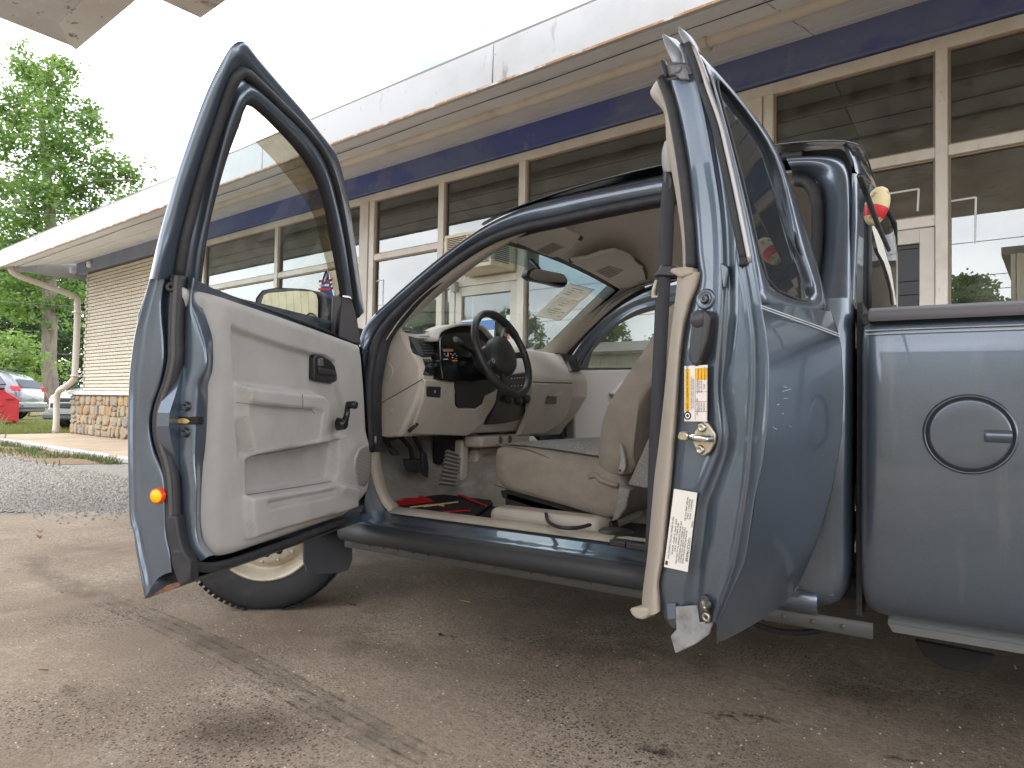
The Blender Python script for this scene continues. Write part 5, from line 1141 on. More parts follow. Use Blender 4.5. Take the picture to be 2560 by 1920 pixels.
mb = MB(); c_ = FD.S(392, 1240, LJ-.006); mb.lathe(c_, FD.e, [(0, .0035), (.0135, .0035), (.0138, .002)], 30); rf = mb.build('reflector', refm, fdo, smooth=True)
mb = MB(); mb.lathe(c_, FD.e, [(.0139, .0025), (.0158, .0025), (.0165, -.008)], 30); mb.build('reflector_rim', mat('reflector_red', S3(220, 60, 10), rough=.4), fdo, smooth=True)
jplate('rust_patch', [(396, 1478), (420, 1462), (448, 1455), (450, 1464), (420, 1478), (366, 1494)], LJ-.020, .003, mat('rust_brown', S3(128, 88, 54), rough=.9, var=(90, S3(84, 76, 76), .45, .6)))
# ---- upper frame: loft of curves following the sloped window frame
def FU(x, y, off):
    t = .1
    for _ in range(14):
        p = FD.T(x, y, t); t = .5*t+.5*(pf(p.z)+off)
    return FD.T(x, y, t)
A_ = [(373, 697), (395, 600), (416, 523), (441, 439), (477, 333), (519, 224), (553, 156), (578, 114), (599, 97), (613, 102), (641, 139), (709, 219), (760, 278), (793, 321), (823, 359), (844, 392), (861, 451), (874, 515), (891, 631), (911, 780)]
B_ = [(391, 697), (407, 630), (422, 599), (447, 498), (485, 388), (519, 291), (548, 215), (568, 168), (588, 140), (601, 137), (625, 160), (690, 232), (745, 293), (778, 334), (806, 374), (828, 410), (846, 466), (860, 530), (878, 645), (900, 790)]
Cw = [(447, 697), (460, 610), (476, 545), (498, 464), (525, 375), (548, 306), (570, 240), (584, 204), (600, 182), (615, 182), (640, 204), (700, 262), (750, 312), (784, 350), (810, 388), (828, 430), (842, 476), (856, 545), (872, 640), (893, 790)]
D_ = [(491, 700), (500, 625), (514, 556), (533, 468), (556, 374), (574, 308), (592, 262), (604, 238), (622, 224), (636, 226), (658, 240), (710, 287), (750, 325), (786, 366), (812, 412), (826, 450), (838, 496), (850, 545), (864, 620), (880, 740)]
E_ = [(504, 705), (512, 640), (525, 560), (544, 480), (566, 403), (582, 358), (597, 318), (608, 284), (618, 262), (628, 266), (658, 291), (705, 338), (742, 380), (770, 420), (790, 458), (803, 495), (813, 535), (822, 585), (836, 660), (850, 738)]
mb = MB(); mb.grid(curve_rows([[FU(x, y, -.004) for x, y in A_], [FU(x, y, .012) for x, y in A_], [FU(x*.55+X2*.45, y*.55+Y2*.45, .022) for (x, y), (X2, Y2) in zip(A_, B_)], [FU(x, y, .034) for x, y in B_], [FU(x*.7+X2*.3, y*.7+Y2*.3, .030) for (x, y), (X2, Y2) in zip(B_, Cw)], [FU(x, y, .024) for x, y in Cw], [FU(x*.35+X2*.65, y*.35+Y2*.65, .034) for (x, y), (X2, Y2) in zip(Cw, D_)], [FU(x, y, .056) for x, y in D_], [FU(x*.4+X2*.6, y*.4+Y2*.6, .052) for (x, y), (X2, Y2) in zip(D_, E_)]], 70)); fr = mb.build('window_frame', paint, fdo, smooth=True, sub=1)
mb = MB(); mb.tube([V(p) for p in cr([FU(x, y, .034) for x, y in Cw], 70)], .0125, 10, sq=.85); mb.build('frame_weatherstrip', rubber, fr, smooth=True)
mb = MB(); mb.grid(curve_rows([[FU(x*.8+X2*.2, y*.8+Y2*.2, .046) for (x, y), (X2, Y2) in zip(D_, E_)], [FU(x*.5+X2*.5, y*.5+Y2*.5, .0545) for (x, y), (X2, Y2) in zip(D_, E_)], [FU(x, y, .046) for x, y in E_], [FU(x, y, -.004) for x, y in E_]], 70)); mb.build('glass_run_channel', rubber, fr, smooth=True)
# glass and vent visor
gp = E_+[(848, 790), (843, 842), (700, 785), (577, 750), (510, 728)]
f_ = [FU(x, y, .022) for x, y in gp]; mb = MB(); mb.add(f_, [tuple(range(len(f_)))]); gls = mb.build('window_glass', cglass, fdo)
VO = [(600, 316), (618, 262), (628, 266), (658, 291), (705, 338), (742, 380), (770, 420), (790, 458), (803, 495), (813, 535), (822, 585), (836, 660), (850, 738)]
VI = [(588, 322), (597, 322), (612, 335), (640, 356), (680, 396), (714, 436), (738, 466), (756, 492), (772, 515), (785, 545), (797, 590), (817, 662), (842, 762)]
mb = MB(); mb.grid(curve_rows([[FU(x, y, -.004) for x, y in VO], [FU((x+X2)/2, (y+Y2)/2, -.02) for (x, y), (X2, Y2) in zip(VO, VI)], [FU(x, y, -.024) for x, y in VI]], 40)); mb.build('vent_visor', glass('smoked_acrylic', (.60, .50, .38, 1), 1.45, 0, .22, (.62, .5, .36, 1)), fdo, smooth=True)
# sail panel at the mirror
sp_ = [(850, 738), (862, 742), (880, 745), (893, 790), (905, 862), (880, 858), (845, 842)]
f_ = [FU(x, y, .04) for x, y in sp_]; mb = MB(); mb.prism(f_, [p-V(FD.n)*.03 for p in f_]); mb.build('mirror_sail', mat('sail_plastic', S3(92, 88, 92), rough=.6), fdo, bevel=.006)
mb = MB(); mb.tube([FU(x, y, .034) for x, y in [(852, 735), (846, 790), (842, 842)]], .006, 8); mb.build('glass_run_channel', rubber, fdo, smooth=True)
f_ = [FU(x, y, .035) for x, y in [(893, 780), (912, 782), (900, 800), (904, 866), (908, 920), (918, 1000), (912, 1000), (899, 900)]]
# ---- moulded inner trim panel
TT = .098
def tl(x, y): q = FD.loc(FD.T(x, y, TT)); return (q[0], q[2])
OUT = [(490, 718), (512, 725), (536, 730), (556, 740), (577, 748), (700, 790), (800, 826), (903, 864), (908, 900), (913, 960), (918, 1050), (920, 1111), (920, 1195), (914, 1232), (898, 1262), (866, 1288), (780, 1318), (676, 1354), (589, 1384), (560, 1390), (540, 1388), (520, 1372), (506, 1345), (500, 1300), (500, 1240), (505, 1167), (510, 1119), (515, 1046), (517, 986), (517, 962), (526, 921), (526, 853), (514, 807), (502, 774), (490, 740)]
o_sz = [tl(*p) for p in OUT]
UR = [tl(*p) for p in [(581, 816), (600, 828), (700, 862), (780, 885), (815, 893), (832, 915), (845, 960), (858, 1010), (866, 1070), (864, 1085), (780, 1104), (740, 1112), (600, 1140), (592, 1060), (588, 940), (583, 870)]]      # recessed insert
ARM = [tl(*p) for p in [(588, 962), (640, 970), (700, 976), (752, 983), (790, 986), (803, 1000), (806, 1025), (786, 1108), (700, 1122), (616, 1140), (606, 1100), (592, 1040)]]
ARMT = [tl(*p) for p in [(590, 964), (700, 977), (755, 984), (756, 1022), (700, 1018), (610, 1008), (594, 1000)]]
APAD = [tl(*p) for p in [(594, 1012), (700, 1020), (770, 1022), (786, 1030), (776, 1100), (700, 1118), (620, 1130), (606, 1090)]]
SPK = [tl(*p) for p in [(872, 1150), (880, 1125), (900, 1112), (916, 1120), (921, 1160), (919, 1200), (905, 1222), (884, 1218), (872, 1190)]]
SPB = [tl(*p) for p in [(838, 1190), (850, 1140), (870, 1105), (900, 1090), (930, 1100), (930, 1240), (900, 1240), (840, 1222)]]
POC = [tl(*p) for p in [(618, 1140), (700, 1128), (800, 1112), (850, 1100), (838, 1190), (830, 1200), (790, 1208), (617, 1236)]]   # open pocket
PFR = [tl(*p) for p in [(610, 1242), (650, 1237), (790, 1216), (826, 1206), (880, 1222), (882, 1268), (850, 1280), (700, 1320), (620, 1345), (612, 1300)]]
RIB = [tl(*p) for p in [(648, 1254), (820, 1222), (822, 1230), (650, 1264)]]; RIB2 = [tl(*p) for p in [(650, 1268), (820, 1234), (822, 1239), (652, 1274)]]
TOPL = [tl(*p) for p in [(560, 752), (700, 798), (905, 868), (905, 895), (820, 868), (700, 836), (580, 800), (560, 790)]]
HB = [tl(*p) for p in [(786, 886), (810, 890), (838, 905), (845, 955), (830, 957), (786, 948)]]
cre = [tl(*p) for p in [(610, 1350), (700, 1324), (822, 1280), (824, 1286), (700, 1330), (612, 1356)]]
oa = np.array(o_sz)
def trim_h(A):
    d = inside_dist(o_sz, A); h = TT-.012*np.clip(1-d/.022, 0, 1)**2
    # rolled rear edge
    px_d = np.clip((.955-A[:, 0])/.05, 0, 1); h = h-.02*(1-px_d)**2
    h -= .014*sstep(inside_dist(UR, A), .006)
    h += .044*sstep(inside_dist(ARM, A), .009)
    h += .008*sstep(inside_dist(ARMT, A), .004)
    h -= .004*sstep(inside_dist(APAD, A), .003)
    h += .012*sstep(inside_dist(SPB, A), .03)
    h -= .034*sstep(inside_dist(POC, A), .004)
    h += .024*sstep(inside_dist(PFR, A), .006)
    h -= .006*sstep(inside_dist(RIB, A), .004); h -= .004*sstep(inside_dist(RIB2, A), .004); h -= .006*sstep(inside_dist(cre, A), .005)
    h -= .012*sstep(inside_dist(HB, A), .005)
    return h
tp_ = relief('trim_panel', o_sz, trim_h, lambda a, b, h: FD.w(a, h, b), .0048, trim, fdo, back=.03)
seam_m = mat('trim_seam', S3(112, 106, 102), rough=.9)
for pth, tt in [([(590, 1006), (660, 1014), (752, 1021), (778, 1024), (787, 1034)], .1395), ([(756, 985), (757, 1003), (757, 1020)], .1465), ([(742, 1113), (800, 1102), (860, 1087), (866, 1082)], .094), ([(618, 1141), (680, 1131), (736, 1122), (786, 1109)], .104), ([(617, 1237), (700, 1224), (790, 1210), (828, 1204), (838, 1216), (880, 1224)], .100)]:
    mb = MB(); mb.tube([V(p) for p in cr([FD.T(x, y, tt) for x, y in pth], 16)], .0010, 5); mb.build('trim_seam', seam_m, tp_)
# speaker grille with perforations
scx, scz = tl(898, 1165); spc = FD.w(scx, TT+.012, scz)
g_ax = [tl(872, 1165), tl(922, 1165)], [tl(898, 1108), tl(898, 1222)]
spo = [tl(*p) for p in [(875, 1172), (877, 1145), (886, 1123), (900, 1112), (912, 1116), (919, 1140), (919, 1178), (914, 1200), (902, 1217), (888, 1214), (879, 1196)]]
gm_ = mat('grille_mesh', S3(160, 154, 148), rough=.5)
grm = relief('speaker_grille', spo, lambda A: np.full(len(A), TT+.016)-.004*np.clip(1-inside_dist(spo, A)/.012, 0, 1), lambda a, b, h: FD.w(a, h, b), .012, gm_, fdo, back=.01)
mb = MB(); gpts = []
s0, s1 = min(p[0] for p in spo), max(p[0] for p in spo); z0, z1 = min(p[1] for p in spo), max(p[1] for p in spo); st = .0052
ys = np.arange(z0, z1, st*.87); G = np.array([(x+(st/2 if i % 2 else 0), z) for i, z in enumerate(ys) for x in np.arange(s0, s1, st)]); G = G[inside_dist(spo, G) > .004]
for x, z in G:
    c = FD.w(x, TT+.0166, z); r_ = .0016; mb.add([c+V(FD.e)*r_*math.cos(k*math.pi/3)+Vector((0, 0, r_*math.sin(k*math.pi/3))) for k in range(6)], [(0, 1, 2, 3, 4, 5)])
o = mb.build('grille_holes', mat('hole_dark', S3(66, 62, 60), rough=.9), grm); o['kind'] = 'stuff'
# inside handle: bezel, pocket, lever
def tpanel(name, px, t, th, m, parent=None, **k): f_ = [FD.T(x, y, t) for x, y in px]; mb = MB(); mb.prism(f_, [p-V(FD.n)*th for p in f_]); return mb.build(name, m, parent or fdo, **k)
hb = tpanel('handle_bezel', [(786, 896), (791, 888), (806, 889), (828, 901), (838, 915), (844, 940), (843, 952), (836, 956), (796, 951), (787, 945)], .100, .02, blackp, bevel=.004, seg=3)
tpanel('handle_pocket', [(799, 898), (808, 896), (826, 906), (836, 922), (839, 926), (812, 922), (800, 916)], .1008, .003, mat('pocket_black', S3(16, 16, 18), rough=.5), hb)
tpanel('handle_lever', [(798, 918), (812, 921), (838, 926), (842, 938), (800, 936)], .107, .010, mat('lever_black', S3(44, 44, 46), rough=.3), hb, bevel=.003)
tpanel('lock_slider', [(798, 897), (808, 895), (810, 914), (799, 916)], .108, .008, mat('lock_grey', S3(96, 92, 92), rough=.4), hb, bevel=.002)
# window crank
cb = FD.T(845, 1060, .105); ct = FD.T(872, 1012, .135)
mb = MB(); mb.lathe(cb, FD.n, [(.0, .028), (.012, .028), (.0165, .022), (.018, .010), (.020, 0)], 24); crk = mb.build('window_crank', mat('crank_black', S3(30, 30, 32), rough=.25), fdo, smooth=True)
mb = MB(); mb.tube([cb+V(FD.n)*.02, cb.lerp(ct, .5)+V(FD.n)*.012, ct-V(FD.n)*.004], [.011, .009, .0075], 12); mb.build('crank_arm', mat('crank_black', S3(30, 30, 32)), crk, smooth=True)
mb = MB(); mb.lathe(ct, FD.n, [(0, -.008), (.010, -.006), (.011, .0), (.0125, .022), (.010, .026), (0, .027)], 18); mb.build('crank_knob', mat('crank_black', S3(30, 30, 32)), crk, smooth=True)
# belt sweep
mb = MB(); mb.tube([FU(x, y, .032) for x, y in [(506, 722), (540, 729), (580, 745), (700, 786), (800, 822), (845, 840)]], .006, 8); mb.build('belt_sweep', rubber, fdo, smooth=True)
# dark front edge of the door
mb = MB(); mb.grid(curve_rows([[FD.T(x, y, .085) for x, y in [(903, 862), (908, 900), (914, 960), (919, 1050), (922, 1111), (922, 1200), (908, 1262)]], [FD.T(x, y, .02) for x, y in [(903, 862), (908, 900), (914, 960), (919, 1050), (922, 1111), (922, 1200), (908, 1262)]]], 20)); mb.build('front_shut_face', paint, fdo, smooth=True)
# ---- door mirror outside the glass
MS = .24
mq = [(660, 738), (672, 733), (740, 728), (785, 730), (796, 737), (799, 752), (797, 790), (792, 826), (770, 832), (700, 815), (650, 790), (650, 765)]
hq = [(640, 745), (655, 726), (690, 719), (760, 722), (800, 730), (816, 745), (820, 780), (816, 830), (800, 850), (700, 838), (640, 808), (636, 770)]
f0 = [FD.S(x, y, MS) for x, y in hq]; cm = sum(f0, Vector())/len(f0)
mb = MB(); mb.grid([f0, [cm+(p-cm)*1.03-V(FD.e)*.03 for p in f0], [cm+(p-cm)*.9-V(FD.e)*.08 for p in f0], [cm+(p-cm)*.5-V(FD.e)*.11 for p in f0]], closed=True); nn = len(f0); mb.f.append(tuple(range(3*nn, 4*nn)))
dm = mb.build('door_mirror', blackp, fdo, smooth=True)
fi = [cm+(p-cm)*.99-V(FD.e)*.004 for p in f0]; mb = MB(); mb.add(fi, [tuple(range(nn))]); mb.build('mirror_bezel', blackp, dm)
# mirror glass slightly angled to the road behind
mg = [FD.S(x, y, MS) for x, y in mq]; mcn = sum(mg, Vector())/len(mg)
mb = MB(); mb.add(mg, [tuple(range(len(mg)))]); mo = mb.build('mirror_glass', chrome, dm)
rt = Matrix.Translation(mcn) @ Matrix.Rotation(rad(-3), 4, 'Z') @ Matrix.Rotation(rad(4.5), 4, V(FD.n)) @ Matrix.Translation(-mcn)
for v in mo.data.vertices: v.co = rt @ v.co+V(FD.e)*.004
c_ = FD.S(776, 796, MS+.010); mb = MB(); mb.lathe(c_, FD.e, [(.0, .005), (.007, .0042), (.012, .002), (.0165, -.002)], 24); mb.build('spot_mirror', chrome, dm, smooth=True)
mb = MB(); mb.lathe(c_, FD.e, [(.0165, -.004), (.0168, .001), (.0185, .001), (.0188, -.004)], 24); mb.build('spot_mirror_rim', blackp, dm, smooth=True)
mb = MB(); mb.hexa([FD.w(.14, -.14, .98), FD.w(.22, -.14, .98), FD.w(.22, .0, 1.0), FD.w(.12, .0, 1.0), FD.w(.14, -.14, 1.05), FD.w(.22, -.14, 1.05), FD.w(.22, .0, 1.06), FD.w(.12, .0, 1.06)]); mb.build('mirror_arm', blackp, dm, bevel=.01)

# ================================================================== REAR HALF DOOR (open)
RPF = [(.398, .0), (.48, -.032), (.557, -.057), (.65, -.076), (.769, -.089), (.873, -.09), (.96, -.083), (1.036, -.067), (1.155, -.035), (1.32, .006), (1.473, .058), (1.57, .099), (1.65, .14)]
def RS(x, y, s): return RD.S(x, y, s)
def RU(x, y, off=0.0):
    t = -.05
    for _ in range(16):
        p = RD.T(x, y, t); t = .5*t+.5*(interp(RPF, p.z)+off)
    return RD.T(x, y, t)
J0 = [(1662, 200), (1690, 300), (1712, 420), (1725, 540), (1733, 640), (1742, 700), (1727, 753), (1712, 809), (1701, 881), (1697, 929), (1692, 1026), (1686, 1096), (1679, 1181), (1669, 1289), (1660, 1386), (1646, 1450), (1646, 1480), (1652, 1500), (1656, 1540), (1680, 1570)]
J1 = [(1738, 200), (1756, 276), (1776, 389), (1796, 525), (1803, 660), (1799, 785), (1794, 857), (1789, 953), (1790, 1000), (1797, 1080), (1790, 1135), (1763, 1205), (1744, 1253), (1735, 1313), (1727, 1386), (1712, 1450), (1704, 1500), (1700, 1560)]
J2 = [(1750, 200), (1767, 253), (1796, 389), (1818, 547), (1823, 671), (1825, 773), (1818, 857), (1806, 953), (1809, 1000), (1822, 1084), (1814, 1135), (1790, 1205), (1773, 1253), (1766, 1313), (1756, 1386), (1748, 1450), (1745, 1500), (1745, 1560)]
J2b = [(x+16, y) for x, y in J2]
J3 = [(1770, 200), (1790, 276), (1817, 412), (1839, 547), (1850, 652), (1860, 710), (1872, 785), (1879, 845), (1881, 929), (1879, 1000), (1872, 1096), (1865, 1188), (1850, 1289), (1834, 1386), (1821, 1436), (1791, 1517), (1781, 1556)]
J4 = [(1776, 186), (1794, 253), (1830, 389), (1862, 525), (1884, 638), (1903, 760), (1917, 845), (1922, 917), (1921, 1026), (1914, 1110), (1906, 1169), (1889, 1241), (1867, 1386), (1852, 1432), (1813, 1517), (1795, 1563), (1794, 1609)]
def rs(c, s, dx=0): return [RS(x+dx, y, s) for x, y in c]
mb = MB(); mb.grid(curve_rows([rs(J0, .44, -4), rs(J0, .478, 2), rs(J0, .492, 10), [(a+b)/2 for a, b in zip([V(q) for q in cr(rs(J0, .494, 10), 30)], [V(q) for q in cr(rs(J1, .494, -14), 30)])], rs(J1, .496, -12), rs(J1, .502), rs(J1, .496, 8), rs(J2, .484), rs(J2, .50, 8), rs(J2b, .506), [(a+b)/2 for a, b in zip([V(q) for q in cr(rs(J2b, .508), 30)], [V(q) for q in cr(rs(J3, .508), 30)])], rs(J3, .508, -8), rs(J3, .514), rs(J3, .506, 7), rs(J3, .518, 13), rs(J4, .522, -3), rs(J4, .524), rs(J4, .515, 2)], 64))
rdo = mb.build('rear_door', paint, truck, smooth=True, sub=1)
# outer skin below and around the glass
RR = [(1990, 1478), (2022, 1420), (2057, 1326), (2084, 1230), (2102, 1134), (2113, 1013), (2111, 911), (2101, 833), (2083, 780)]
def RL(y): return interp([(q[1], q[0]) for q in J4], y)
rows = []
NR = 26
jl = [V(p) for p in cr([RU(x, y) for x, y in J4 if y > 700], NR)]; rl = [V(p) for p in cr(list(reversed([RU(x, y) for x, y in RR])), NR)]
rows = []
for i in range(NR):
    r = []
    for k in range(14):
        f = k/13; p = jl[i].lerp(rl[i], f); q = RD.loc(p); r.append(RD.w(q[0], interp(RPF, q[2])-.012*math.sin(math.pi*f), q[2]))
    q = RD.loc(rl[i]); r.append(RD.w(q[0]-.004, q[1]+.02, q[2])); rows.append(r)
mb = MB(); mb.grid(rows); rsk = mb.build('outer_skin', paint, rdo, smooth=True, sub=1)
# window surround from photo outlines
GO = [(1790, 190), (1830, 236), (1866, 280), (1921, 357), (1957, 439), (1975, 525), (1995, 615), (2020, 683), (2036, 728), (2030, 753), (2004, 753), (1943, 728), (1916, 696), (1893, 615), (1857, 457), (1821, 321), (1796, 231)]
SO = [(1697, 68), (1776, 149), (1866, 249), (1925, 321), (1961, 385), (2006, 520), (2040, 602), (2064, 700), (2085, 785), (2050, 790), (1990, 786), (1916, 778), (1900, 745), (1886, 640), (1848, 460), (1806, 300), (1768, 160)]
go = [RU(x, y, .004) for x, y in GO]; so_ = [RU(x, y, .0) for x, y in SO]; gm2 = [RU(.75*x+.25*a, .75*y+.25*b_, -.003) for (x, y), (a, b_) in zip(GO, SO)]
mb = MB(); so_r = [p+V(RD.n)*.03 for p in so_]; go_r = [p+V(RD.n)*.014 for p in go]
def ring(cs, n):
    out = []
    for c in cs: out.append([Vector(p) for p in c])
    return out
mb.grid(ring([so_r, so_, gm2, go, go_r], 0), closed=True); mb.build('window_surround', paint, rdo, smooth=True, sub=1)
gsm = [RU(x, y, .012) for x, y in GO]; mb = MB(); mb.add(gsm, [tuple(range(len(gsm)))]); mb.build('quarter_glass', tglass, rdo)
mb = MB(); mb.tube([RU(x, y, .006) for x, y in GO]+[RU(*GO[0], .006)], .004, 6, cap=False); mb.build('glass_gasket', rubber, rdo, smooth=True)
# body-side pinstripe
pin = mat('pinstripe_silver', S3(206, 210, 216), rough=.4)
for dy in (0, 6): mb = MB(); mb.tube([RU(x, y+dy, -.0135) for x, y in [(1904, 764), (1950, 781), (2000, 799), (2050, 817), (2098, 835)]], .0011, 5); mb.build('pinstripe', pin, rdo)
scr = mat('paint_scratch', S3(170, 178, 186), rough=.5)
for i in range(9):
    x, y = rnd.uniform(1930, 1975), rnd.uniform(955, 1085); a = rnd.uniform(-.5, .5); l_ = rnd.uniform(4, 12); mb = MB(); mb.tube([RU(x, y, -.0125), RU(x+l_*.5, y+l_*a*.5, -.0128), RU(x+l_, y+l_*a, -.0125)], .0005, 4); mb.build('scratch', scr, rdo)
# lower inward flap of the skin and the lower rear corner
fp = [RU(x, y) for x, y in [(1794, 1609), (1921, 1522), (1987, 1482)]]; fq3 = [RU(x, y) for x, y in [(1830, 1500), (1935, 1432), (2010, 1405)]]
# trims: beige upper and lower
TLu = [(1640, 200), (1622, 231), (1640, 260), (1659, 285), (1665, 367), (1686, 480), (1702, 593), (1706, 678)]
TRu = [(1662, 196), (1664, 232), (1672, 265), (1680, 300), (1695, 389), (1711, 502), (1717, 600), (1719, 678)]
mb = MB(); mb.grid(curve_rows([rs(TLu, .41, 4), rs(TLu, .45), [(a+b)/2 for a, b in zip(rs(TLu, .475), rs(TRu, .475))], rs(TRu, .478), rs(TRu, .46, 3)], 40)); mb.build('upper_trim', beige, rdo, smooth=True, sub=1)
TLl = [(1692, 679), (1683, 761), (1674, 833), (1664, 917), (1654, 1013), (1644, 1104), (1633, 1188), (1624, 1289), (1615, 1386), (1608, 1440), (1600, 1511), (1604, 1524), (1612, 1534)]
TMl = [(1705, 676), (1700, 740), (1692, 800), (1684, 880), (1674, 980), (1664, 1090), (1655, 1180), (1645, 1289), (1635, 1386), (1628, 1440), (1622, 1512), (1622, 1530), (1624, 1538)]
TRl = [(1752, 680), (1740, 722), (1720, 775), (1706, 850), (1698, 925), (1692, 1016), (1686, 1096), (1679, 1181), (1669, 1289), (1660, 1386), (1646, 1452), (1648, 1490), (1650, 1530)]
mb = MB(); mb.grid(curve_rows([rs(TLl, .40, 6), rs(TLl, .45), rs(TMl, .492), rs(TMl, .497, 8), rs(TRl, .499, -4), rs(TRl, .485, 2)], 50)); lt = mb.build('lower_trim', beige, rdo, smooth=True, sub=1)
capb = [RS(x, y, s) for (x, y), s in zip([(1600, 1511), (1604, 1526), (1616, 1537), (1634, 1541), (1650, 1530), (1650, 1510)], [.45]*6)]
mb = MB(); mb.prism(capb, [p+V(RD.e)*.04 for p in capb]); mb.build('trim_foot', beige, rdo, bevel=.008, seg=3)
capt = [RS(x, y, .47) for x, y in [(1692, 684), (1700, 675), (1735, 671), (1752, 674), (1754, 690), (1720, 700)]]; mb = MB(); mb.prism(capt, [p+V(RD.e)*.03 for p in capt]); mb.build('trim_cap', beige, rdo, bevel=.006, seg=3)
# inner face of the door so that nothing shows through
inn = [RD.w(.45, .12, .42), RD.w(.45, .12, 1.05), RD.w(.03, .10, 1.05), RD.w(.03, .10, .42)]; mb = MB(); mb.add(inn, [(0, 1, 2, 3)]); mb.build('inner_trim', beige, rdo, solid=.01)
# weatherstrips: inner seal and the long outer glass-run strip
SL = [(1655, 196), (1676, 250), (1693, 330), (1708, 420), (1720, 520), (1727, 600), (1729, 672)]
mb = MB(); mb.tube([V(p) for p in cr(rs(SL, .487), 40)], .0115, 10); mb.build('inner_seal', rubber, rdo, smooth=True)
OS = [(1718, 112), (1738, 160), (1757, 215), (1787, 300), (1806, 380), (1823, 457), (1842, 550), (1862, 650)]
mb = MB(); mb.tube([V(p) for p in cr(rs(OS, .512), 40)], .0095, 8); mb.build('outer_seal', rubber, rdo, smooth=True)
c_ = RS(1862, 655, .512); mb = MB(); mb.box(c_, (.02, .02, .016), Matrix.Rotation(rad(15), 3, 'Z')); mb.build('seal_end', rubber, rdo, bevel=.003)
OS2 = [(x+15, y+6) for x, y in OS]
mb = MB(); mb.tube([V(p) for p in cr(rs(OS2, .518), 40)], .0055, 8); mb.build('bright_strip', mat('strip_silver', S3(176, 172, 172), rough=.35, metal=.4), rdo, smooth=True)
# top latch, bracket and torn seal horns
gtm = mat('gasket_grey', S3(124, 126, 132), rough=.45, metal=.2)
def rplate(name, px, s, th, m, **k): f_ = [RS(x, y, s) for x, y in px]; mb = MB(); mb.prism(f_, [p-V(RD.e)*th for p in f_]); return mb.build(name, m, rdo, **k)
rplate('top_bracket', [(1650, 150), (1657, 147), (1664, 160), (1680, 162), (1698, 157), (1708, 165), (1718, 198), (1700, 198), (1686, 186), (1662, 192), (1655, 180)], .512, .012, gtm, bevel=.003)
rplate('top_bracket_lip', [(1648, 152), (1656, 147), (1666, 190), (1660, 192)], .524, .012, rubber, bevel=.002)
mb = MB(); mb.lathe(RS(1695, 173, .513), RD.e, [(0, .004), (.006, .004), (.008, .001)], 16); mb.build('bracket_rivet', gtm, rdo, smooth=True)
def horn(a, b_, c, d, s, nm):
    mb = MB(); mb.grid(curve_rows([[RS(x, y, s) for x, y in a], [RS(x, y, s-.012) for x, y in b_], [RS(x, y, s-.03) for x, y in c]], 16)); mb.build(nm, mat('horn_silver', S3(150, 154, 162), rough=.35, metal=.35), rdo, smooth=True, solid=.003)
horn([(1656, 85), (1662, 110), (1672, 135), (1682, 158)], [(1668, 92), (1684, 112), (1700, 132), (1706, 158)], [(1690, 100), (1702, 112), (1712, 128), (1718, 160)], 0, .52, 'seal_horn')
horn([(1697, 67), (1698, 82), (1704, 96), (1712, 110)], [(1704, 74), (1714, 84), (1724, 98), (1734, 116)], [(1712, 80), (1728, 94), (1740, 112), (1752, 136)], 0, .52, 'seal_horn')
mb = MB(); mb.grid(curve_rows([rs([(1708, 108), (1722, 150), (1738, 205)], .515), rs([(1722, 104), (1740, 150), (1752, 205)], .525), rs([(1730, 108), (1748, 150), (1760, 205)], .512)], 14)); mb.build('seal_cap', rubber, rdo, smooth=True)
# bumper dimple, handle, striker, labels
mb = MB(); mb.lathe(RS(1763, 748, .498), RD.e, [(.021, -.004), (.019, .001), (.015, .0015), (.012, -.001), (.0085, .0), (.0075, .006), (.004, .007), (.0035, .004)], 24); mb.build('stop_dimple', paint, rdo, smooth=True)
mb = MB(); mb.lathe(RS(1763, 748, .499), RD.e, [(0, .005), (.0036, .005), (.008, .004), (.0085, 0)], 18); mb.build('stop_button', blackp, rdo, smooth=True)
rplate('panel_emboss', [(1798, 662), (1804, 656), (1818, 664), (1820, 676), (1814, 720), (1806, 720), (1802, 690)], .506, .008, paint, bevel=.003)
hd = rplate('door_handle', [(1727, 792), (1736, 778), (1752, 773), (1768, 777), (1778, 790), (1777, 815), (1772, 850), (1762, 880), (1752, 905), (1740, 917), (1728, 912), (1720, 896), (1722, 850), (1726, 815)], .514, .022, mat('handle_charcoal', S3(62, 62, 66), rough=.4), bevel=.008, seg=3)
mb = MB(); f_ = [RS(x, y, .526) for x, y in [(1758, 776), (1768, 779), (1776, 792), (1768, 850), (1754, 895), (1744, 905), (1750, 860), (1757, 815)]]; mb.prism(f_, [p-V(RD.e)*.014 for p in f_]); mb.build('handle_grip', mat('handle_charcoal2', S3(50, 50, 53), rough=.35), hd, bevel=.005, seg=3)
mb = MB(); mb.lathe(RS(1745, 797, .5145), RD.e, [(0, .003), (.014, .003), (.017, 0)], 20); mb.build('handle_boss', mat('handle_charcoal', S3(62, 62, 66)), hd, smooth=True)
st = rplate('striker_plate', [(1736, 1078), (1752, 1056), (1764, 1053), (1772, 1060), (1788, 1085), (1788, 1105), (1775, 1130), (1760, 1140), (1748, 1138), (1736, 1118), (1728, 1100)], .508, .006, steel, bevel=.002)
mb = MB(); mb.tube([RS(x, y, s) for (x, y), s in zip([(1776, 1098), (1772, 1097), (1750, 1096), (1728, 1094), (1722, 1093)], [.51, .535, .545, .535, .51])], .0068, 10); mb.build('striker_bar', chrome, st, smooth=True)
mb = MB(); f_ = [RS(x, y, .53) for x, y in [(1690, 1092), (1698, 1080), (1714, 1078), (1722, 1090), (1716, 1103), (1698, 1102)]]; mb.prism(f_, [p-V(RD.e)*.02 for p in f_]); mb.build('striker_nose', steel, st, bevel=.003)
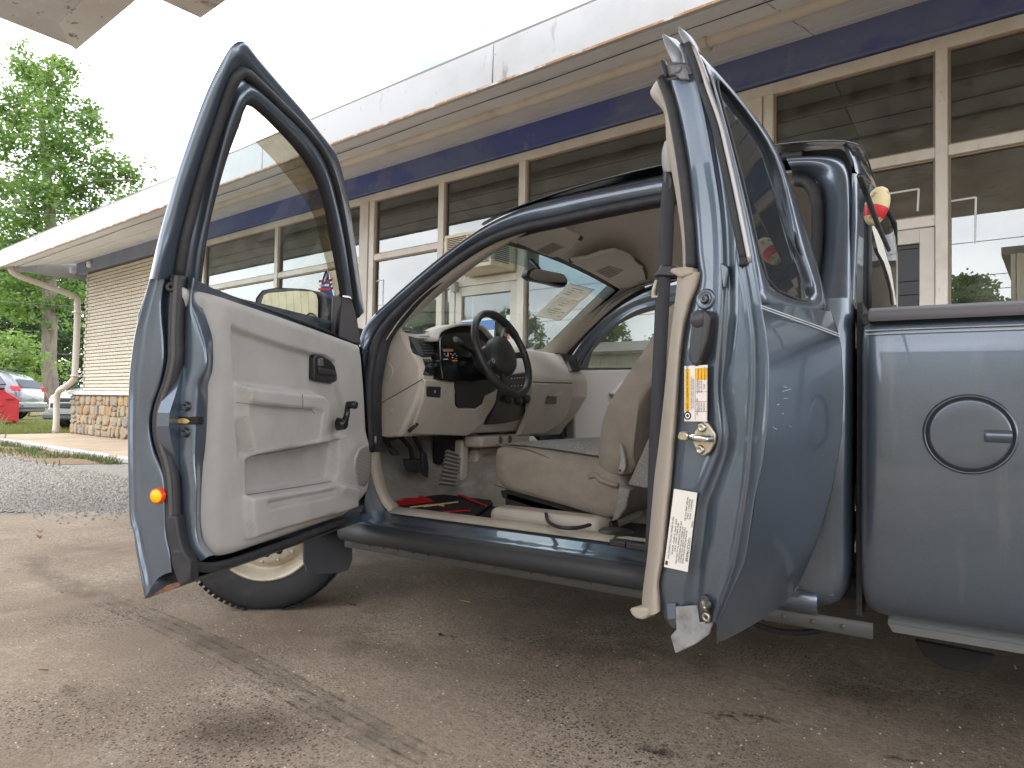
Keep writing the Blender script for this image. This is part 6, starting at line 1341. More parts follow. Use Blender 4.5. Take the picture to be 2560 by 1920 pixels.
for (x, y) in [(1755, 1069), (1751, 1124)]: mb = MB(); mb.lathe(RS(x, y, .5085), RD.e, [(0, .003), (.003, .003), (.004, .005), (.008, .004), (.009, 0)], 16); mb.build('striker_screw', steel, st, smooth=True)
# tyre information label
def rlabel(name, quad, s, m, parent=None):
    f_ = [RS(x, y, s) for x, y in quad]; mb = MB(); mb.prism(f_, [p-V(RD.e)*.0008 for p in f_]); return mb.build(name, m, parent or rdo)
def lq(quad, a0, a1, b0, b1):
    q = [np.array(p, float) for p in quad]
    def at(a, b): return tuple((q[0]*(1-a)+q[1]*a)*(1-b)+(q[3]*(1-a)+q[2]*a)*b)
    return [at(a0, b0), at(a1, b0), at(a1, b1), at(a0, b1)]
LS = .5085
Q1 = [(1711, 915), (1769, 912), (1768, 1054), (1711, 1053)]
l1 = rlabel('tyre_label', Q1, LS, white_p)
rlabel('yellow_panel', lq(Q1, .03, .23, .06, .82), LS+.0006, yellow_p, l1); rlabel('yellow_panel', lq(Q1, .5, .97, .05, .26), LS+.0006, yellow_p, l1)
for a in (.46, .98): rlabel('red_rule', lq(Q1, a, a+.012, .05, .97), LS+.0006, redink, l1)
for b_ in (.47, .64, .82): rlabel('red_rule', lq(Q1, .46, .98, b_, b_+.006), LS+.0006, redink, l1)
def rtext(name, s, quad, a, b, size, m, parent, down=False):
    p = lq(quad, a, a+.001, b, b+.001)[0]; o_ = RS(p[0], p[1], LS+.0012)
    ex = (RS(*quad[0], LS)-RS(*quad[3], LS)) if not down else (RS(*quad[3], LS)-RS(*quad[0], LS)); ey = (RS(*quad[0], LS)-RS(*quad[1], LS)) if not down else (RS(*quad[1], LS)-RS(*quad[0], LS))
    return text(name, s, m, basis(o_, ex, ey), size, parent, extrude=.0001)
rtext('lettering', 'TIRE AND LOADING INFORMATION', Q1, .13, .44, .0062, ink, l1)
for i, (s_, a, b_) in enumerate([('THE COMBINED WEIGHT OF OCCUPANTS', .30, .5), ('AND CARGO SHOULD NEVER EXCEED', .38, .5), ('ORIGINAL TIRE SIZE', .56, .74), ('P225/70R15', .64, .74), ('P225/70R15', .74, .74), ('P225/70R15', .86, .74), ('COLD PRESSURE', .56, .38), ('240 KPA 35 PSI', .64, .38), ('240 KPA 35 PSI', .74, .38), ('SPARE', .86, .38), ('SEE OWNERS', .60, .155), ('MANUAL FOR', .74, .155), ('INFORMATION', .88, .155)]):
    rtext('lettering', s_, Q1, a, b_, .0033 if i < 2 else .0036, ink, l1)
cc_ = lq(Q1, .14, .15, .90, .91)[0]; mb = MB(); mb.lathe(RS(cc_[0], cc_[1], LS+.0006), RD.e, [(0, .0006), (.0075, .0006), (.008, 0)], 20); mb.build('tyre_symbol', ink, l1); mb = MB(); mb.lathe(RS(cc_[0], cc_[1], LS+.0014), RD.e, [(.003, .0002), (.0052, .0002)], 16); mb.build('tyre_symbol_ring', white_p, l1)
Q2 = [(1685, 1222), (1743, 1232), (1719, 1430), (1660, 1417)]
l2 = rlabel('certification_label', Q2, LS, white_p)
for i, (s_, a, b_, z) in enumerate([('MFD BY GENERAL MOTORS CORPORATION', .12, .62, .0042), ('DATE  GVWR  GAWR FRT  GAWR RR', .26, .6, .0042), ('03/06  2268KG  1202KG  1315KG', .36, .6, .004), ('THIS VEHICLE CONFORMS TO ALL APPLICABLE', .47, .66, .004), ('U.S. FEDERAL MOTOR VEHICLE SAFETY', .57, .68, .004), ('STANDARDS IN EFFECT ON THE DATE', .66, .68, .004), ('OF MANUFACTURE SHOWN ABOVE', .75, .7, .004), ('1GCCS196X68', .90, .72, .0075), ('TIRE SIZE  SPEED RTG  RIM', .62, .22, .004), ('P225/70R15  S  15X6.5J', .72, .22, .004), ('P225/70R15  S  15X6.5J', .82, .22, .004), ('MODEL', .95, .4, .004)]):
    rtext('lettering', s_, Q2, a, b_, z, ink, l2, down=True)
rlabel('label_mark', lq(Q2, .03, .13, .92, .97), LS+.0006, ink, l2)
# lower torn gasket bracket and bottom latch
rplate('lower_gasket', [(1688, 1517), (1743, 1513), (1748, 1556), (1784, 1552), (1772, 1586), (1735, 1612), (1688, 1634), (1675, 1590), (1690, 1574)], .506, .006, mat('torn_gasket', S3(150, 150, 154), rough=.5, var=(25, S3(112, 108, 106), .45, .65)), bevel=.002)
rplate('hinge_plate', [(1666, 1510), (1688, 1508), (1690, 1548), (1668, 1550)], .504, .006, mat('plate_blue', S3(92, 104, 118), rough=.5), bevel=.002)
bl = rplate('bottom_latch', [(1748, 1490), (1760, 1486), (1772, 1498), (1774, 1520), (1770, 1528), (1776, 1540), (1770, 1556), (1750, 1552), (1746, 1520)], .518, .014, mat('latch_dark', S3(66, 64, 66), rough=.5), bevel=.003)
mb = MB(); mb.lathe(RS(1764, 1512, .519), V(RD.e)+V(RD.n)*-.5, [(.010, -.004), (.009, .008), (.005, .012), (.003, .022), (0, .023)], 14); mb.build('latch_pin', steel, bl, smooth=True)
mb = MB(); mb.lathe(RS(1765, 1543, .519), RD.e, [(.004, 0), (.005, .002), (.008, .001), (.009, -.002)], 14); mb.build('latch_eye', steel, bl, smooth=True)
# seat belt hung on the door
belt = [(1668, 395), (1672, 450), (1668, 540), (1664, 640), (1658, 720), (1654, 800), (1648, 920), (1640, 1060), (1636, 1180), (1632, 1300), (1628, 1380)]
bs = .40
bm_ = mat('belt_webbing', S3(58, 58, 66), rough=.8, bump=(900, .5, .001))
mb = MB(); rows = []
for (x, y), w_ in zip(belt, [8, 15, 17, 17, 17, 17, 16, 15, 15, 15, 15]): rows.append([RS(x-w_, y, bs), RS(x-w_*.3, y, bs+.006), RS(x+w_, y, bs+.002)])
sb = mb.grid([[V(p) for p in cr([r[k] for r in rows], 40)] for k in range(3)]).build('seat_belt', bm_, truck, smooth=True, solid=.002)
mb = MB(); f_ = [RS(x, y, bs+.012) for x, y in [(1630, 692), (1644, 676), (1652, 660), (1690, 664), (1692, 680), (1684, 692), (1650, 690)]]; mb.prism(f_, [p-V(RD.e)*.02 for p in f_]); mb.build('belt_guide', blackp, sb, bevel=.004)
mb = MB(); f_ = [RS(x, y, bs+.006) for x, y in [(1662, 415), (1668, 400), (1676, 420), (1682, 450), (1680, 478), (1664, 476), (1658, 450)]]; mb.prism(f_, [p-V(RD.e)*.02 for p in f_]); mb.build('belt_anchor', blackp, sb, bevel=.005)
mb = MB(); mb.tube([RS(x, y, bs) for x, y in [(1642, 700), (1634, 725), (1632, 742), (1646, 742), (1652, 715)]], .004, 6); mb.build('belt_tongue', mat('tongue_ivory', S3(206, 196, 178), rough=.4), sb, smooth=True)
mb = MB(); mb.grid(curve_rows([[RS(x, y, .40) for x, y in [(1668, 352), (1660, 380), (1660, 410), (1664, 430)]], [RS(x, y, .42) for x, y in [(1672, 356), (1680, 380), (1682, 410), (1680, 430)]]], 14)); mb.build('anchor_cover', trim, sb, smooth=True, solid=.01)

# ================================================================== PASSENGER DOOR (open, far side)
pa = rad(62); PD = Frame(-1.74, 3.46, (math.cos(pa), math.sin(pa)), (math.sin(pa), -math.cos(pa)))
def PU(x, y, off=0.0): return PD.T(x, y, .03+off, .34, 1.05)
PO = [(1425, 900), (1440, 872), (1489, 801), (1534, 763), (1579, 738), (1625, 723), (1690, 712), (1760, 708)]
PM = [(1436, 908), (1452, 880), (1498, 818), (1540, 783), (1583, 757), (1627, 742), (1690, 732), (1760, 728)]
PI = [(1455, 912), (1468, 884), (1506, 838), (1545, 803), (1588, 777), (1630, 764), (1690, 752), (1760, 748)]
PG = [(1470, 918), (1479, 884), (1505, 852), (1538, 818), (1590, 790), (1640, 775), (1690, 764), (1760, 760)]
mb = MB(); mb.grid(curve_rows([[PU(x, y, -.03) for x, y in PO], [PU(x, y) for x, y in PO], [PU(x, y, .03) for x, y in PM], [PU(x, y, .005) for x, y in [((a[0]+b_[0])/2, (a[1]+b_[1])/2) for a, b_ in zip(PM, PI)]], [PU(x, y, .03) for x, y in PI]], 40)); pdo = mb.build('passenger_door', paint, truck, smooth=True, sub=1)
mb = MB(); mb.grid(curve_rows([[PU(x, y, .03) for x, y in PI], [PU(x, y, .0) for x, y in PG]], 40)); mb.build('glass_run_channel', mat('channel_grey', S3(92, 96, 92), rough=.6), pdo, smooth=True)
f_ = [PU(x, y) for x, y in PG+[(1760, 922), (1560, 922)]]; mb = MB(); mb.add(f_, [tuple(range(len(f_)))]); mb.build('window_glass', cglass, pdo)
f_ = [PU(x, y, .02) for x, y in [(1474, 868), (1482, 880), (1469, 924), (1440, 922), (1448, 905)]]; mb = MB(); mb.prism(f_, [p-V(PD.n)*.02 for p in f_]); mb.build('mirror_sail', mat('sail_plastic', S3(92, 88, 92)), pdo, bevel=.004)
f_ = [PD.T(x, y, .09) for x, y in [(1430, 932), (1440, 925), (1600, 924), (1760, 924), (1760, 1180), (1600, 1210), (1440, 1160), (1432, 1000)]]; mb = MB(); mb.prism(f_, [p-V(PD.n)*.10 for p in f_]); mb.build('trim_panel', mat('pass_trim', S3(190, 184, 180), rough=.6), pdo, bevel=.012, seg=3)
mb = MB(); mb.tube([PD.T(x, y, .085) for x, y in [(1440, 922), (1600, 921), (1760, 921)]], .006, 6); mb.build('belt_sweep', rubber, pdo)
mb = MB(); f_ = [PD.T(x, y, .125) for x, y in [(1530, 985), (1560, 955), (1700, 950), (1700, 1000), (1560, 1010)]]; mb.prism(f_, [p-V(PD.n)*.05 for p in f_]); mb.build('armrest', mat('pass_trim', S3(190, 184, 180)), pdo, bevel=.012, seg=3)

# ================================================================== BED
BPF = [(.352, .05), (.36, .022), (.38, .008), (.42, .0), (.5, -.006), (.6, -.010), (.75, -.012), (.9, -.006), (.98, .002), (1.02, .010), (1.04, .02)]
def bed_y(z): return 1.757+interp(BPF, z)
mb = MB(); zr_ = [.352, .358, .37, .4, .45, .52, .6, .7, .8, .9, .97, 1.01, 1.035]
bx0 = lambda z: .045*(1-math.sqrt(max(0, 1-((.42-z)/.07)**2))) if z < .42 else 0.0
rows = [[Vector((-.142+bx0(z), bed_y(z)+.16, z)), Vector((-.146+bx0(z), bed_y(z)+.035, z)), Vector((-.143+bx0(z), bed_y(z)+.012, z)), Vector((-.132+bx0(z), bed_y(z)+.002, z))]+[Vector((X, bed_y(z), z)) for X in np.linspace(-.085, 1.9, 14)] for z in zr_]
mb.grid(rows); bed = mb.build('bed_side', paint, truck, smooth=True, sub=1)
mb = MB(); mb.grid([[mir(p) for p in r] for r in rows]); mb.build('bed_side', paint, truck, smooth=True, sub=1)
mb = MB(); mb.box((.87, YC, .62), (1.95, 1.40, .03)); mb.build('bed_floor', darkm, truck)
mb = MB(); mb.box((-.09, YC, .82), (.03, 1.62, .42)); mb.build('bed_headboard', paint, truck, bevel=.006)
for sgn in (0, 1):
    prof_ = [(-.010, 1.027), (-.014, 1.036), (-.009, 1.052), (.01, 1.060), (.09, 1.060), (.10, 1.05), (.10, 1.03)]
    rws = [[Vector((X, 1.757+y, z)) for y, z in prof_] for X in np.linspace(-.128, 1.9, 12)]
    if sgn: rws = [[mir(p) for p in r] for r in rws]
    mb = MB(); mb.grid(rws); n_ = len(prof_); mb.f.append(tuple(range(n_))); mb.build('bed_rail_cap', mat('rail_cap_grey', S3(104, 102, 108), rough=.55, bump=(300, .15, .002)), truck, bevel=.004)
mb = MB(); mb.box((-.13, 1.80, 1.035), (.03, .05, .03)); mb.build('rail_end_clip', blackp, truck, bevel=.005)
for dz in (0, .009):
    mb = MB(); mb.tube([Vector((X, bed_y(.99+dz)-.0014, .999+dz)) for X in np.linspace(-.135, 1.9, 12)], .0011, 5); mb.build('pinstripe', pin, truck)
# fuel door
fc = onY(2423, 1086, 1.746); fc = Vector((fc.x, bed_y(fc.z), fc.z))
mb = MB(); mb.lathe(fc, (0, -1, 0), [(.0745, .0045), (.0795, .0045)], 64); fdr = mb.build('fuel_door_gap', mat('gap_black', S3(14, 14, 16), rough=.7), truck)
mb = MB(); mb.lathe(fc, (0, -1, 0), [(.0793, .0040), (.0805, .0066), (.0825, .0062), (.086, -.002)], 64); mb.build('fuel_door_lip', paint, fdr, smooth=True)
mb = MB(); mb.lathe(fc, (0, -1, 0), [(0, .0072), (.05, .0072), (.070, .0068), (.0738, .0060), (.0748, .003)], 64); mb.build('fuel_door_lid', paint, fdr, smooth=True)
mb = MB(); rr_ = []
for x in np.linspace(.026, .0735, 8):
    rr_.append([fc+Vector((x, -.0074, -.002+z)) +Vector((0, -.007*math.cos(z/.015*math.pi/2)*min(1, (x-.020)/.012), 0)) for z in np.linspace(-.013, .013, 7)])
mb.grid(rr_); mb.build('finger_pull', paint, fdr, smooth=True)
# lower bed flange and underbody
mb = MB(); mb.hexa([Vector((-.09, 1.80, .335)), Vector((.24, 1.80, .335)), Vector((.22, 1.80, .318)), Vector((-.08, 1.80, .318)), Vector((-.09, 1.85, .35)), Vector((.24, 1.85, .35)), Vector((.22, 1.85, .33)), Vector((-.08, 1.85, .33))]); mb.build('bed_flange', mat('flange_grey', S3(104, 106, 107), rough=.6), truck)
mb = MB(); mb.box((-.6, 2.2, .34), (4.4, .08, .12)); mb.box((-.6, 3.06, .34), (4.4, .08, .12)); mb.build('chassis_rail', darkm, truck); 
mb = MB(); mb.box((-1.0, YC, .385), (1.7, 1.5, .05)); mb.build('underbody', darkm, truck)
mb = MB(); f_ = [onY(x, y, 2.05) for x, y in [(2285, 1600), (2490, 1640), (2470, 1668), (2430, 1684), (2360, 1672), (2310, 1640)]]; mb.prism(f_, [p+Vector((0, .02, 0)) for p in f_]); mb.build('heat_shield', darkm, truck, bevel=.004)
mb = MB(); mb.tube([Vector((x, 2.1, .30)) for x in (-.9, -.2, .4, 1.4)], .022, 8); mb.build('exhaust_pipe', mat('exhaust', S3(84, 78, 76), rough=.7), truck, smooth=True)
mb = MB(); mb.tube([V(p) for p in cr([onY(x, y, 1.95) for x, y in [(1870, 1552), (1930, 1575), (2000, 1582), (2070, 1572), (2120, 1568)]], 16)], .008, 6); mb.build('brake_hose', darkm, truck, smooth=True)
mb = MB(); mb.box((-1.50, 1.95, .30), (.12, .08, .06)); mb.box((-1.36, 2.0, .31), (.3, .1, .04)); mb.build('body_mount', darkm, truck, bevel=.006)
# mud flap
fl_ = [onX(x, y, -1.95) for x, y in [(758, 1330), (880, 1330), (882, 1400), (872, 1425), (850, 1432), (795, 1436), (768, 1428), (760, 1405)]]
mb = MB(); mb.prism(fl_, [p+Vector((-.008, 0, 0)) for p in fl_]); mb.build('mud_flap', mat('flap_grey', S3(78, 80, 86), rough=.65), truck, bevel=.003)
mb = MB(); mb.grid([[Vector((-1.80+.12*math.cos(a), y, .36+.06*math.sin(a))) for y in (1.76, 1.95)] for a in np.linspace(math.pi*.5, math.pi*1.2, 8)]); mb.build('arch_liner', blackp, truck, smooth=True)

# ---------------------------------------------------------------- wheels
tyre_m = mat('tyre_rubber', S3(38, 38, 40), rough=.75, bump=(160, .3, .003), var=(14, S3(56, 54, 54), .5, .75))
rim_m = mat('cream_steel_rim', S3(190, 182, 166), rough=.45, var=[(12, S3(166, 152, 128), .45, .7), (60, S3(120, 104, 84), .62, .75)], metal=.15)
def wheel(c, ax, far=False):
    ax = Vector(ax).normalized(); mb = MB()
    pr = [(.200, -.10), (.215, -.105), (.26, -.118), (.30, -.112), (.318, -.098), (.330, -.075), (.333, 0), (.330, .075), (.318, .098), (.30, .112), (.26, .118), (.215, .105), (.200, .10)]
    mb.lathe(c, ax, pr, 72)
    # flatten where it stands
    mb.v = [(x, y, max(z, .0)) for x, y, z in mb.v]
    w_ = mb.build('wheel', tyre_m, truck, smooth=True)
    if far: return w_
    a = Vector((0, 0, 1)); x_ = ax.cross(a).normalized(); y_ = ax.cross(x_)
    tr = MB()
    for i in range(84):
        th = 2*math.pi*i/84
        for (h, wd) in ((.085, .022), (-.085, .022), (.03, .02), (-.03, .02)):
            d = math.cos(th)*x_+math.sin(th)*y_; q = -math.sin(th)*x_+math.cos(th)*y_; r_ = .3335 if abs(h) < .05 else .327; p = Vector(c)+d*r_+ax*h; s_ = .0075
            pts = [p-q*s_-ax*wd, p+q*s_-ax*wd, p+q*s_+ax*wd, p-q*s_+ax*wd]; pts = pts+[v+d*.002 for v in pts]
            if min(v.z for v in pts) < .0005: continue
            tr.hexa(pts)
    o = tr.build('tread_blocks', tyre_m, w_); o['kind'] = 'stuff'
    mb = MB(); mb.lathe(c, ax, [(.206, .092), (.212, .104), (.206, .112), (.198, .108), (.190, .085), (.178, .060), (.170, .052), (.160, .060), (.150, .075), (.130, .082), (.095, .078), (.075, .088), (.05, .092), (.04, .092), (.0, .09)], 64); rm_ = mb.build('rim', rim_m, w_, smooth=True)
    for i in range(14):
        th = 2*math.pi*i/14+.1; p = Vector(c)+.140*(math.cos(th)*x_+math.sin(th)*y_)+ax*.0795; mb = MB(); mb.lathe(p, ax, [(0, .008), (.004, .007), (.007, .003), (.008, -.002)], 12); mb.build('rivet', rim_m, rm_, smooth=True)
    for i in range(14):
        th = 2*math.pi*(i+.5)/14; p = Vector(c)+.108*(math.cos(th)*x_+math.sin(th)*y_)+ax*.0805; mb = MB(); mb.lathe(p, ax, [(0, .0012), (.013, .0012), (.014, .0)], 16); mb.build('rim_hole', mat('hole_black', S3(12, 12, 12), rough=.9), rm_)
    return w_
sdl = rad(38); wc = onZ(665, 1318, .325)
wheel(wc-Vector((math.sin(sdl), -math.cos(sdl), 0))*.105, (math.sin(sdl), -math.cos(sdl), 0))
wheel((WX, 3.40, .33), (math.sin(sdl), -math.cos(sdl), 0), True)
wheel((.95, 1.90, .33), (0, -1, 0), True); wheel((.95, 3.36, .33), (0, 1, 0), True)

# ---------------------------------------------------------------- ornament on the rear window
orn = thing('window_ornament', 'small cream and red rounded ornament stuck on the rear cab window', 'ornament', onX(2190, 490, -.10))
crr = mat('aged_cream', S3(214, 200, 158), rough=.6, var=[(40, S3(150, 130, 90), .56, .62)]); rdd = mat('ornament_red', S3(200, 30, 44), rough=.4)
def ell_(name, cx, cy, X, rx, ry, m, z0=-1, z1=1):
    c = onX(cx, cy, X); mb = MB(); ax = Vector((.25, .12, 1)).normalized(); rows = []; sx_ = Vector((0, 1, 0)); sy_ = ax.cross(sx_).normalized(); sx_ = sy_.cross(ax)
    for i in range(9):
        t = z0+(z1-z0)*i/8; r_ = rx*math.sqrt(max(1-t*t, 0)); rows.append([c+ax*(-t*ry)+r_*(math.cos(2*math.pi*k/16)*sx_+math.sin(2*math.pi*k/16)*sy_) for k in range(16)])
    mb.grid(rows, closed=True); return mb.build(name, m, orn, smooth=True)
X_o = onBack(2195, 520).x+.03
ell_('upper_shell', 2192, 515, X_o, .024, .044, crr, -1, .12); ell_('red_lens', 2192, 515, X_o, .0244, .0444, rdd, .1, .62); ell_('lower_shell', 2192, 515, X_o, .024, .044, crr, .6, 1)
mb = MB(); mb.tube([onX(x, y, X_o+.028) for x, y in [(2150, 440), (2168, 490), (2188, 545), (2206, 590), (2222, 625)]], .004, 6); mb.build('seal_strip', blackp, orn, smooth=True)  # dark window seal crossing the ornament
# ================================================================== TREES
def leaf_mat(name, c1, c2, tr):
    m = bpy.data.materials.new(name); m.use_nodes = True; t = m.node_tree; t.nodes.clear(); k = t.links.new
    o = t.nodes.new('ShaderNodeOutputMaterial'); d = t.nodes.new('ShaderNodeBsdfDiffuse'); g_ = t.nodes.new('ShaderNodeBsdfTranslucent'); gl = t.nodes.new('ShaderNodeBsdfGlossy'); gl.inputs['Roughness'].default_value = .5
    x = t.nodes.new('ShaderNodeMixShader'); x.inputs['Fac'].default_value = .42; y = t.nodes.new('ShaderNodeMixShader'); y.inputs['Fac'].default_value = .05
    co = t.nodes.new('ShaderNodeTexCoord'); n = t.nodes.new('ShaderNodeTexNoise'); n.inputs['Scale'].default_value = .9; n.inputs['Detail'].default_value = 5; k(co.outputs['Object'], n.inputs['Vector'])
    r = t.nodes.new('ShaderNodeMapRange'); r.inputs['From Min'].default_value = .35; r.inputs['From Max'].default_value = .65; k(n.outputs['Fac'], r.inputs['Value'])
    mx_ = t.nodes.new('ShaderNodeMixRGB'); mx_.inputs['Color1'].default_value = c1; mx_.inputs['Color2'].default_value = c2; k(r.outputs['Result'], mx_.inputs['Fac'])
    k(mx_.outputs['Color'], d.inputs['Color']); g_.inputs['Color'].default_value = tr; k(d.outputs['BSDF'], x.inputs[1]); k(g_.outputs['BSDF'], x.inputs[2]); k(x.outputs['Shader'], y.inputs[1]); k(gl.outputs['BSDF'], y.inputs[2]); k(y.outputs['Shader'], o.inputs['Surface'])
    return m
lf1 = leaf_mat('leaf_bright', (.10, .185, .034, 1), (.055, .115, .022, 1), (.21, .35, .06, 1)); lf2 = leaf_mat('leaf_dark', (.045, .085, .022, 1), (.028, .055, .016, 1), (.07, .14, .03, 1)); lf3 = leaf_mat('leaf_fresh', (.15, .25, .05, 1), (.08, .15, .03, 1), (.28, .42, .07, 1))
bark = mat('grey_bark', S3(124, 114, 104), rough=.95, bump=(14, .8, .03), var=[(6, S3(92, 84, 76), .42, .66, (1, 1, .25))])
def leaves(lobes, per, size, r0):
    """lobes: (centre, radius) - leaves gather in small clumps inside each lobe"""
    R = random.Random(r0); mb = MB(); v = mb.v; f = mb.f
    for c, rad_ in lobes:
        nn = max(8, int(per*rad_**2)); cl = [c+Vector((R.gauss(0, .45), R.gauss(0, .45), R.gauss(0, .42)))*rad_ for _ in range(max(3, int(nn/26)))]
        for i in range(nn):
            q = R.choice(cl); p = q+Vector((R.gauss(0, 1), R.gauss(0, 1), R.gauss(0, .7)))*(.20*rad_**.5+.06)
            a = Vector((R.gauss(0, 1), R.gauss(0, 1), R.gauss(0, .5))).normalized(); b = a.cross(Vector((R.gauss(0, 1), R.gauss(0, 1), R.gauss(0, 1)))).normalized(); s = size*R.uniform(.6, 1.35); k = len(v)
            v.append(tuple(p-a*s)); v.append(tuple(p+b*s*.62-a*s*.1)); v.append(tuple(p+a*s)); v.append(tuple(p-b*s*.62-a*s*.1)); f.append((k, k+1, k+2, k+3))
    return mb
def fast_build(mb, name, m, parent):
    me = bpy.data.meshes.new(name); me.from_pydata(mb.v, [], mb.f); me.update(); me.materials.append(m); o = bpy.data.objects.new(name, me); return link(o, parent)
def at_depth(x, y, dep): d = ray(x, y); return V(CP+d*(dep/(AX[2]@d)))
# the tall tree left of the showroom
DT = 30.0
base = at_depth(126, 1003, DT); base.z = 0
tree = thing('deciduous_tree', 'tall bright green tree with grey trunk rising above the showroom roof', 'tree', base)
tr_px = [(128, 1010), (126, 960), (122, 900), (124, 830), (126, 760), (122, 680), (126, 600), (124, 500), (112, 400), (106, 300), (100, 220), (80, 160)]
tw = [.34, .30, .29, .30, .27, .25, .22, .19, .15, .11, .07, .04]
trp = [at_depth(x, y, DT) for x, y in tr_px]
mb = MB(); rr_ = cr(trp, 40); mb.tube([V(p) for p in rr_], [interp([(i/11, w_) for i, w_ in enumerate(tw)], j/39) for j in range(40)], 12)
for (a, b_) in [(5, (200, 640)), (6, (230, 560)), (7, (190, 440)), (7, (300, 480)), (6, (30, 560)), (8, (40, 420)), (8, (190, 330)), (9, (30, 280)), (10, (160, 160)), (5, (40, 660)), (7, (340, 450)), (6, (300, 560))]:
    e = at_depth(b_[0], b_[1], DT+rnd.uniform(-2, 2)); p = trp[a]; m_ = p.lerp(e, .5)+Vector((0, 0, .35)); mb.tube([V(q) for q in cr([p, m_, e], 10)], [.10-.009*i for i in range(10)], 7)
mb.build('trunk', bark, tree, smooth=True)
LB = [(58, 128, 22), (62, 165, 34), (150, 150, 26), (165, 175, 30), (125, 190, 40), (85, 215, 45), (150, 225, 40), (35, 245, 40), (105, 270, 55), (160, 285, 35), (220, 270, 28), (235, 295, 30), (15, 285, 40), (60, 320, 50), (140, 330, 50), (205, 330, 30), (250, 330, 22), (110, 380, 55), (175, 385, 45), (20, 370, 35), (-20, 320, 45), (65, 430, 45), (140, 440, 55), (220, 420, 40), (270, 400, 30), (300, 420, 32), (340, 440, 34), (352, 470, 25), (265, 460, 40), (190, 480, 45), (100, 490, 50), (30, 480, 45), (-20, 460, 40), (320, 500, 28), (240, 520, 38), (160, 540, 50), (70, 540, 50), (0, 540, 50), (290, 545, 28), (210, 580, 40), (120, 600, 50), (40, 600, 50), (-20, 610, 50), (90, 650, 55), (170, 640, 40), (20, 680, 55), (130, 700, 45), (60, 740, 50), (180, 700, 30), (10, 760, 40), (195, 760, 25), (150, 770, 26), (100, 785, 30), (-30, 700, 40), (190, 820, 16), (40, 790, 30)]
lob = [(at_depth(x, y, DT+rnd.uniform(-2.2, 2.2)), r_*DT/FPX*1.05) for x, y, r_ in LB]
fast_build(leaves(lob, 760, .095, 5), 'crown', lf1, tree)
# brighter young tree in front, low at left
sb_ = at_depth(20, 1000, 26); sb_.z = 0
t2 = thing('sapling', 'fresh lime-green young tree low at the left picture edge', 'tree', sb_)
mb = MB(); mb.tube([sb_, sb_+Vector((.1, 0, 1.2)), sb_+Vector((-.1, .1, 2.6))], [.08, .06, .03], 8); mb.build('trunk', bark, t2, smooth=True)
fast_build(leaves([(at_depth(x, y, 26+rnd.uniform(-1, 1)), r_*26/FPX) for x, y, r_ in [(10, 850, 32), (55, 850, 26), (90, 870, 22), (20, 900, 34), (65, 905, 30), (100, 905, 18), (0, 950, 34), (45, 950, 30), (85, 945, 20), (155, 915, 14), (150, 935, 10)]], 900, .085, 9), 'crown', lf3, t2)
# darker trees behind
def make_tree(name, label, base, h, spread, m, seed, n=90, group=None, grp_mesh=None):
    t = thing(name, label, 'tree', base, group); R = random.Random(seed)
    mb = MB(); mb.tube([base, base+Vector((.1, .1, h*.4)), base+Vector((-.1, .2, h*.85))], [.26, .2, .05], 8)
    for i in range(7): a = R.uniform(0, 6.28); z = h*R.uniform(.3, .7); mb.tube([base+Vector((0, 0, z)), base+Vector((math.cos(a)*spread*.4, math.sin(a)*spread*.4, z+h*.12)), base+Vector((math.cos(a)*spread*.8, math.sin(a)*spread*.8, z+h*.18))], [.09, .06, .02], 6)
    mb.build('trunk', bark, t, smooth=True)
    lo = []
    for i in range(n):
        f = R.random(); z = h*(.18+.82*f); rr = spread*(math.sin(math.pi*min(.95, .25+.75*f))**.8)*R.random()**.5; a = R.uniform(0, 6.28); lo.append((base+Vector((math.cos(a)*rr, math.sin(a)*rr, z)), h*.075*R.uniform(.7, 1.3)))
    fast_build(leaves(lo, 260, .14, seed+1), 'crown', m, t); return t
def copy_tree(t, loc, label, rz=0, s=1.0):
    r = t.copy(); COL.objects.link(r); r['label'] = label; d = Vector(loc)-Vector(t.location)
    r.location = loc
    for ch in t.children:
        c = ch.copy(); COL.objects.link(c); c.parent = r; c.matrix_parent_inverse = Matrix.Translation(-t.location)
    r.rotation_euler = (0, 0, rz); r.scale = (s, s, s)
    return r
bd = []
for i, (x, dep, h, sp, lab) in enumerate([(10, 46, 10.5, 4.2, 'dark green tree at the far left behind the tall trunk'), (95, 50, 9.0, 4.0, 'dark green tree directly behind the tall grey trunk'), (175, 44, 8.2, 3.4, 'dark green tree half hidden by the white downspout'), (-90, 48, 12, 5, 'dark green tree mostly past the left picture edge')]):
    b_ = at_depth(x, 1000, dep); b_.z = 0; bd.append(make_tree('background_tree', lab, b_, h, sp, lf2, 40+i*3, 80, 'trees behind the lot'))
# trees across the road, mirrored in the showroom glass
base2 = B(-34, -32, 0); rt_ = make_tree('roadside_tree', 'leafy tree across the road, mirrored in the showroom glass', base2, 8.5, 3.2, lf1, 77, 80, 'trees across the road')
for i, (u, v, s) in enumerate([(-27, -34, .9), (-41, -30, 1.1), (-48, -36, 1.25), (-22, -40, 1.15), (-14, -44, 1.0), (-56, -32, 1.1), (-64, -38, 1.3), (-5, -46, 1.2)]): copy_tree(rt_, B(u, v, 0), 'leafy tree across the road, mirrored in the showroom glass', i*1.3, s)
